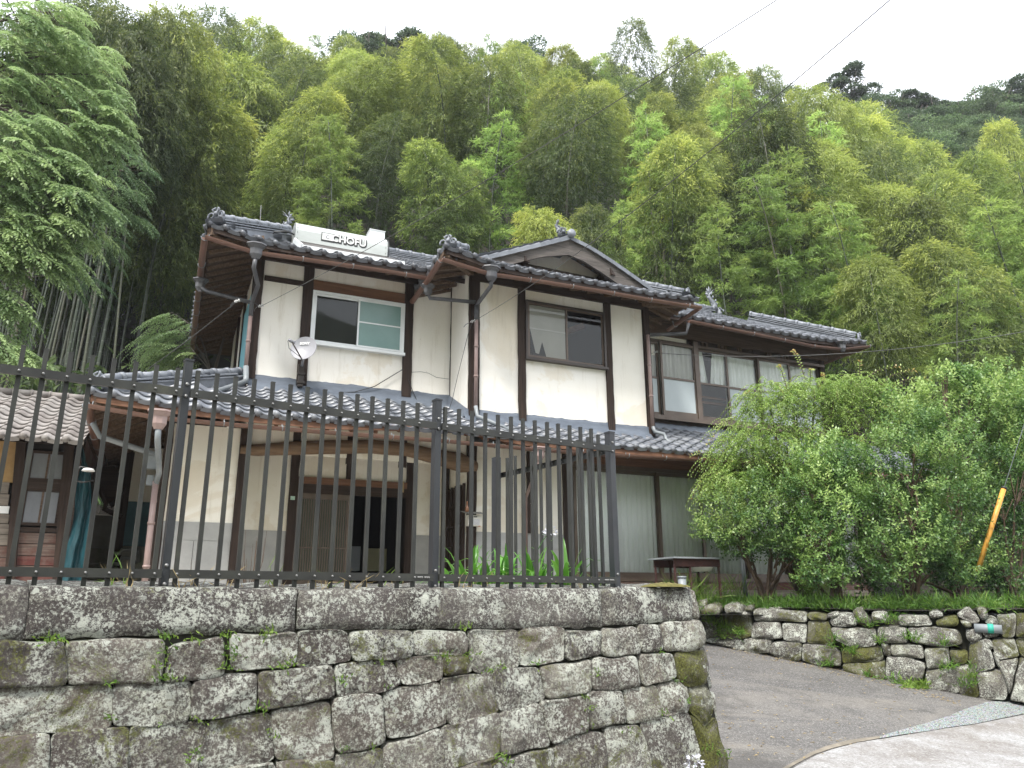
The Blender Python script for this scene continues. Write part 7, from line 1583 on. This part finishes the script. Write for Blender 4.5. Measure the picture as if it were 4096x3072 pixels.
shrub('shrub', 'low dark undergrowth shrub between the two right-hand trunks', at_y(2080, 12.2), [(2060,1240,42,34,.2),(2110,1225,36,40,.3),(2160,1245,40,34,.3),(1880,1240,30,34,.3)], 12.2, 650, g, tonemu=.35, stems=6)
def weeping(label, base, g):
    lv = Leaves(); br = MB(); base = np.array(base, float)
    E_ = [ell(*e) for e in ((1640,920,90,60,13.3,.5),(1720,880,95,60,13.3,.6),(1800,870,90,60,13.3,.6),(1870,890,80,60,13.3,.6),(1600,1000,70,45,13.2,.5),(1700,970,90,60,13.2,.6),(1800,960,90,60,13.2,.6),(1620,960,60,50,13.0,.4),(1760,840,60,30,13.4,.5),(1850,840,60,30,13.4,.4),(1575,1040,45,28,13.0,.4),(1720,1040,70,40,13.2,.4),(1810,1030,70,40,13.2,.4),(1660,860,60,40,13.3,.4))]
    for c, r in E_: br.tube([base, base*.6+c*.4+np.array([0, 0, .2]), c], [.05, .03, .01], 5, False)
    for i in range(2500):
        c, r = E_[g.integers(len(E_))]; d = unit(g.normal(0, 1, 3)); p = c+d*r*g.uniform(.3, 1.0); out = unit(np.array([d[0]+g.normal(0, .3)-.1, -abs(d[1])*.5+g.normal(0, .3), .35+g.uniform(-.2, .5)])); l = g.uniform(.3, .75); n = int(l/.028)
        q = np.linspace(0, 1, n)[:, None]; P = p+out*l*.75*q+np.array([0, 0, -1])*(l*.75*q**2); tan = unit(out*.75+np.array([0, 0, -1])*1.5*q); X = unit(np.cross(tan, [0.1, .1, 1])); sd_ = np.where(np.arange(n) % 2 == 0, 1, -1)[:, None]
        lv.add(P, tan*.5+X*sd_*.8+np.array([0, 0, -.35])+g.normal(0, .15, (n, 3)), g.uniform(.034, .055, n), g.uniform(.017, .025, n), np.clip(g.normal(.5, .14)+g.normal(0, .07, n)+.1*q[:, 0], 0, 1))
        if i % 3 == 0: br.tube([P[0], P[n//2], P[-1]], [.004, .003, .0015], 3, False)
    # long shoots above the crown and to the left
    for (x0, y0, x1, y1) in ((1740,820,1712,757),(1750,830,1755,800),(1860,850,1858,778),(1880,850,1975,800),(1650,880,1610,850),(1600,960,1540,1010),(1590,900,1530,960),(1560,1000,1490,985),(1545,1030,1492,1078),(1840,840,1950,790),(1700,840,1680,790),(1900,850,2010,820)):
        a = ray(*D(x0, y0)); a = a*13.2/a[1]; b = ray(*D(x1, y1)); b = b*13.1/b[1]; n = 26; q = np.linspace(0, 1, n)[:, None]; P = a+(b-a)*q+np.array([0, 0, 1])*(.12*np.sin(q*3.14)); tan = unit(b-a); br.tube([P[0], P[n//2], P[-1]], [.008, .006, .002], 4, False)
        X = unit(np.cross(tan, [0, 1, .1])); sd_ = np.where(np.arange(n) % 2 == 0, 1, -1)[:, None]; lv.add(P, tan*.5+X*sd_*.9+np.array([0, 0, -.2])+g.normal(0, .2, (n, 3)), g.uniform(.045, .065, n), g.uniform(.022, .03, n), np.clip(.7+.3*q[:, 0]+g.normal(0, .06, n), 0, 1), np.array([0, -1, .3]))
    root = Root('weeping_tree', label, 'tree', tuple(base)); br.build('stems', M['twig'], root, True); o = bpy.data.objects.new('foliage', lv.mesh('foliage', M['weeping'], .4)); put(o, root.o, -root.piv)
weeping('light green weeping tree with fine drooping shoots in front of the right wing windows', at_y(1740, 13.3), g)
# ---- strap-leaved clumps behind the fence
g = np.random.default_rng(12)
def strap(root, base, n, L, W, g, up=1.0, mat='strap', name='leaf', tone=.5):
    V = []; F = []; T = []; k = 7
    for i in range(n):
        a = g.uniform(0, 6.28); o = np.array([math.cos(a), math.sin(a), 0]); l = L*g.uniform(.6, 1.1); w_ = W*g.uniform(.7, 1.1); sprd = g.uniform(.25, .95); X = np.array([-o[1], o[0], 0]); b0 = np.array(base)+o*.03+g.normal(0, .04, 3)*np.array([1, 1, 0]); tn = np.clip(g.normal(tone, .15), 0, 1); st = len(V)
        for j in range(k):
            s = j/(k-1); p = b0+o*l*sprd*.75*(s**1.3)+np.array([0, 0, 1])*l*up*(s*(1.15-.2*sprd)-(.25+.5*sprd)*s**2.6); ww = w_*(1-s**3)*(.6+.4*math.sin(3.14*min(1, s*1.3)))/2+.001
            V += [p+X*ww+np.array([0, 0, .15*ww]), p-np.array([0, 0, .25*ww]), p-X*ww+np.array([0, 0, .15*ww])]
            if j: a0 = st+(j-1)*3; F += [(a0, a0+1, a0+4, a0+3), (a0+1, a0+2, a0+5, a0+4)]; T += [tn, tn]
    me = np_mesh(name, np.array(V)-np.array(root.piv if isinstance(root, Root) else (0, 0, 0)), np.array(F), M[mat], T, True); return me
for px, n, lab, y in ((1010,26,'left agapanthus clump with bright strap leaves behind the fence',7.0), (1080,34,'largest agapanthus clump of bright strap leaves behind the fence',7.15), (1150,24,'right agapanthus clump of strap leaves, below the inner fence panel',7.25), (1215,12,'thin strap-leaved clump nearest the right-hand fence post',7.1)):
    p = at_y(px, y, -.1); rt = Root('agapanthus', lab, 'plant', tuple(p), 0, 'agapanthus clumps behind the fence'); o = bpy.data.objects.new('leaves', strap(rt, p, int(n*1.5), .86, .055, g)); put(o, rt.o)
fl = np.array(rk(q6(922, 1062), 7.6)); fl2 = np.array(rk(q6(820, 1222), 7.55)); rt = Root('agapanthus_flower', 'white agapanthus flower head on a leaning stalk behind the fence', 'flower', tuple(fl2-np.array([0, 0, .25])), 0)
mb = MB(); mb.tube([fl2-np.array([.03, 0, .25]), fl2, (fl+fl2)/2+np.array([.0, 0, .02]), fl], .005, 5); mb.build('stalk', M['strap'], rt, True)
def florets(c, rt, g, R=.07):
    lv = Leaves()
    for i in range(34):
        d = unit(g.normal(0, 1, 3)+np.array([0, 0, .1])); p = np.array(c)+d*R*.7; lv.add(np.tile(p, (3, 1)), d+g.normal(0, .4, (3, 3)), .035, .014, .5)
    me = lv.mesh('petals', M['flower'], .5, off=tuple(rt.piv)); put(bpy.data.objects.new('petals', me), rt.o)
florets(fl, rt, g)
c2 = bwp(q9(1705, 1100)); c2 = Wl(c2[0], c2[1]-.12, c2[2]); rt = Root('agapanthus_flower', 'pale flower head poking up at the foot of the big stone wall', 'flower', tuple(c2), 0); florets(c2, rt, g, .08)
mb = MB(); mb.tube([c2+np.array([0, .02, -.5]), c2], .006, 5); mb.build('stalk', M['strap'], rt, True)
# ---- grass and weeds (uncountable)
def stuff(name, lv_or_me, mat=None, flat=.4, label=None, cat=None):
    me = lv_or_me if not isinstance(lv_or_me, Leaves) else lv_or_me.mesh(name, mat, flat); o = bpy.data.objects.new(name, me); C.objects.link(o); o['kind'] = 'stuff'
    if label: o['label'] = label; o['category'] = cat
    return o
def tufts(lv, P, n, L, W, g, spread=.6, tone=.55, out=None):
    for p in P:
        k = max(3, int(n*g.uniform(.6, 1.4))); A = np.array([0, 0, 1.0])+g.normal(0, spread, (k, 3))+(0 if out is None else np.array(out)); q = np.array(p)+g.normal(0, .03, (k, 3))*np.array([1, 1, .3]); l = L*g.uniform(.5, 1.2, k)
        A = unit(A); lv.add(q, A, l*.6, W*g.uniform(.7, 1.2, k), np.clip(g.normal(tone, .15)+g.normal(0, .08, k), 0, 1), unit(g.normal(0, 1, (k, 3)))); A2 = unit(A+np.array([0, 0, -.6])*g.uniform(.3, 1.2, (k, 1))+g.normal(0, .1, (k, 3)))
        lv.add(q+A*(l*.5)[:, None], A2, l*.6, W*g.uniform(.6, 1.0, k), np.clip(g.normal(tone+.05, .15)+g.normal(0, .08, k), 0, 1), unit(g.normal(0, 1, (k, 3))))
g = np.random.default_rng(14); lv = Leaves(); P = []
for i in range(1900):
    s = g.uniform(-.5, 11.6); o = g.exponential(.55)+.12; q = GL+gd*s+gn*o; P.append((q[0], q[1], -.13))
tufts(lv, P, 7, .24, .017, g, .55, .5); stuff('garden_grass', lv, M['grassleaf'], .4, 'ground cover of bamboo grass and weeds under the shrubs', 'grass')
lv = Leaves(); P = []
for px, y in ((1745,13.2),(1760,13.2),(1775,13.3),(1790,13.2),(1510,12.9),(1530,12.8),(1560,12.9),(1600,13.1),(1470,12.4),(1490,12.6)):
    for k_ in range(8): q = at_y(px+g.uniform(-8, 8), y+g.uniform(-.2, .2)); P.append(q)
tufts(lv, P, 9, .55, .012, g, .3, .75); stuff('tall_grass', lv, M['grassleaf'], .4, 'tall pale grass stems growing by the foot of the house', 'grass')
# weeds in the joints of the walls
lv = Leaves()
def wj(pts, fn, n, L, W, tone=.7, out=(0, -.9, 0), rep=1):
    P = []
    for p in pts:
        for k_ in range(rep): q = fn((p[0]+g.uniform(-14, 14), p[1]+g.uniform(-10, 10))); P.append(q)
    tufts(lv, P, n, L, W, g, .6, tone, out)
f8 = lambda p: (lambda q: Wl(q[0], q[1]-.012, q[2]))(bwp(q8(*p))); f9 = lambda p: (lambda q: Wl(q[0], q[1]-.012, q[2]))(bwp(q9(*p)))
wj([(905,430),(1050,435),(895,560),(905,500),(890,640),(1255,420),(1260,470),(1270,520),(1255,590),(1470,395),(960,650),(620,665),(1880,650),(1560,575),(1600,575),(330,435),(265,440)], f8, 7, .06, .014, .8, rep=2)
wj([(1420,810),(1435,830),(625,860),(925,890),(1110,890),(1520,920),(1525,970),(2060,1040),(1890,1045),(1080,1060),(1090,1110),(2080,560),(1460,790)], f8, 6, .055, .014, .8)
wj([(385,525),(530,510),(60,690),(600,605),(380,545),(885,565),(690,585),(1220,610),(1165,760),(1170,810),(1180,910),(690,1070),(715,1110),(480,380),(1700,780),(1690,660),(1830,1040),(1900,1060),(1940,1080),(1400,930),(1560,500),(1600,830)], f9, 6, .06, .014, .75, rep=2)
stuff('joint_weeds', lv, M['grassleaf'], .4, 'small ferns and weeds sprouting from the joints of the big stone wall', 'weeds')
lv = Leaves(); g10 = lambda p: gwp(q10(*p), -.07)
wj([(150,230),(200,280),(230,300),(250,320),(300,330),(330,350),(360,360),(400,370),(420,380),(300,400),(280,360)], g10, 8, .15, .016, .75, (0, -.5, 0), rep=3)
wj([(1090,480),(1110,490),(1130,500),(1300,420),(1300,440),(1500,400),(1510,420),(1700,440),(1720,440),(1350,300),(1380,270),(1390,290),(1010,410),(990,460),(1230,320),(1160,300),(940,570),(970,575),(1840,700),(1870,690),(1760,590),(1740,600),(1700,600),(1860,640),(1880,600),(1870,660),(2010,200),(2080,220)], g10, 9, .16, .014, .65, (0, -.5, 0), rep=2)
P = [gp(q10(*p)) for p in ((1270,650),(1290,655),(1320,660),(1345,660),(800,540),(1200,640),(1180,620),(1560,700),(1960,760),(1990,765),(2030,765),(1930,765),(2110,750),(1880,745),(1400,690))]
tufts(lv, P+[p+g.normal(0, .06, 3)*np.array([1, 1, 0]) for p in P], 9, .16, .02, g, .7, .6)
P = [gp(q10(1540+g.uniform(-70, 70), 715+g.uniform(-18, 12))) for i in range(26)]; tufts(lv, P, 8, .13, .026, g, .8, .95)
stuff('wall_foot_weeds', lv, M['grassleaf'], .4, 'ferns and weeds on the rubble garden wall and along its foot', 'weeds')
lv = Leaves(); P = [Wl(s, 5.2+g.uniform(-.05, .25), .08) for s in list(g.uniform(.3, 4.2, 26))]
tufts(lv, P, 5, .16, .007, g, .6, .5); stuff('dry_weeds', lv, M['drygrass'], .4, 'dry straw-coloured weeds along the bottom of the fence', 'weeds')
lv = Leaves(); P = [Wl(s, 5.2+g.uniform(0, .2), .08) for s in (.62, .65, 1.55, 1.9, 2.1, 2.4, 3.5, 4.35, 4.4)]
tufts(lv, P, 4, .22, .010, g, .5, .85); stuff('green_weeds', lv, M['grassleaf'], .4, 'thin green weeds sprouting on the capstones along the fence', 'weeds')
lv = Leaves(); P = []
for i in range(1500):
    x = g.uniform(-16, -1); y = g.uniform(17.2, 20.6); P.append((x, y, hz(x, y)+.02))
tufts(lv, P, 6, .45, .03, g, .8, .45); stuff('bank_grass', lv, M['grassleaf'], .4, 'grass and ferns on the bank behind the outbuilding', 'grass')
lv = Leaves(); P = []
for i in range(2600):
    x = g.uniform(3, 24); y = 17.8+.35*x*.3+g.uniform(0, 6); P.append((x, y, hz(x, y)+.02))
tufts(lv, P, 5, .6, .035, g, .9, .3); stuff('hill_undergrowth', lv, M['grassleaf'], .4, 'shaded undergrowth at the foot of the bamboo slope', 'undergrowth')
lv = Leaves(); n = 15000; x = g.uniform(-42, 48, n); y = g.uniform(19, 60, n); ok = np.abs(x) < .8*y+1; x, y = x[ok], y[ok]
z = np.array([hz(a, b) for a, b in zip(x, y)]); ok = (z > 3); x, y, z = x[ok], y[ok], z[ok]; k_ = len(x)
for q in range(3): lv.add(np.stack([x, y, z], 1)+g.normal(0, .5, (k_, 3))*np.array([1, 1, .3])+np.array([0, 0, .3+.5*q]), g.normal(0, 1, (k_, 3))+np.array([0, -.3, .3]), g.uniform(.25, .55, k_), g.uniform(.1, .2, k_), np.clip(g.normal(.25, .15, k_), 0, 1))
stuff('forest_undergrowth', lv, M['bam_dark'], .5, 'shaded leafy undergrowth between the bamboo culms on the slope', 'undergrowth')
# fallen leaves on the drive
lv = Leaves(); n = 260; px = g.uniform(150, 1500, n); py = g.uniform(430, 1180, n); P = []
for a, b in zip(px, py):
    q = gp(q10(a, b), .012); P.append(q)
for p_ in [(300+i*4.4+g.uniform(-25, 25), 462+i*1.02*(.78+.22*i/340)+g.uniform(-14, 22)) for i in range(340)]: P.append(gp(q10(*p_), .012))
P = np.array(P); k_ = len(P); lv.add(P, g.normal(0, 1, (k_, 3))*np.array([1, 1, .05]), g.uniform(.02, .06, k_), g.uniform(.008, .02, k_), g.uniform(0, 1, k_)); stuff('fallen_leaves', lv, M['drygrass'], .15, 'dry fallen leaves scattered over the asphalt drive', 'leaves')
# moss cushion on the right end of the capstone
mb = MB(); c = bwp(q9(1630, 135)); P = []
for i in range(26):
    r = []
    for j in range(12): a, b = i/25-.5, j/11-.5; e = max(0, 1-(a*2)**2)*max(0, 1-(b*2)**2); r.append(tuple(Wl(c[0]+a*.45, c[1]+.05+b*.2, c[2]-.0+.035*e**.5*(1+.5*noise.noise(Vector((i*.5, j*.5, 3)))))))
    P.append(r)
mb.grid(P); o = bpy.data.objects.new('moss', mb.mesh('moss', M['moss'], True)); C.objects.link(o); o['kind'] = 'stuff'; o['label'] = 'golden moss cushion on the right end of the capstones'; o['category'] = 'moss'
# unseen wooded slope added behind the camera, sized to darken the pane reflections
mb = MB(); mb.grid([[(x, y, -2+max(0, (-y-14))*.72+3*noise.noise(Vector((x*.05, y*.08, 2)))) for y in np.arange(-14, -92, -6)] for x in np.arange(-110, 111, 6)])
setting(mb, 'added_reflection_slope', simple('reflection_slope_foliage', (.05, .065, .04), (.12, .14, .075), .35, 1, 0, None, .3), True)
# thin humid air between the camera and the far trees
HAZE = .0006
if HAZE:
    mb = MB(); mb.box(-125, 135, -100, 135, -3.2, 100); hzm = bpy.data.materials.new('humid_air'); hzm.use_nodes = True; ht = hzm.node_tree; ht.nodes.clear()
    ho = ht.nodes.new('ShaderNodeOutputMaterial'); pv_ = ht.nodes.new('ShaderNodeVolumePrincipled'); pv_.inputs['Density'].default_value = HAZE; pv_.inputs['Color'].default_value = (.93, .96, 1, 1); pv_.inputs['Anisotropy'].default_value = .2
    ht.links.new(pv_.outputs[0], ho.inputs['Volume']); hz_o = bpy.data.objects.new('haze', mb.mesh('haze', hzm)); put(hz_o); hz_o['kind'] = 'stuff'
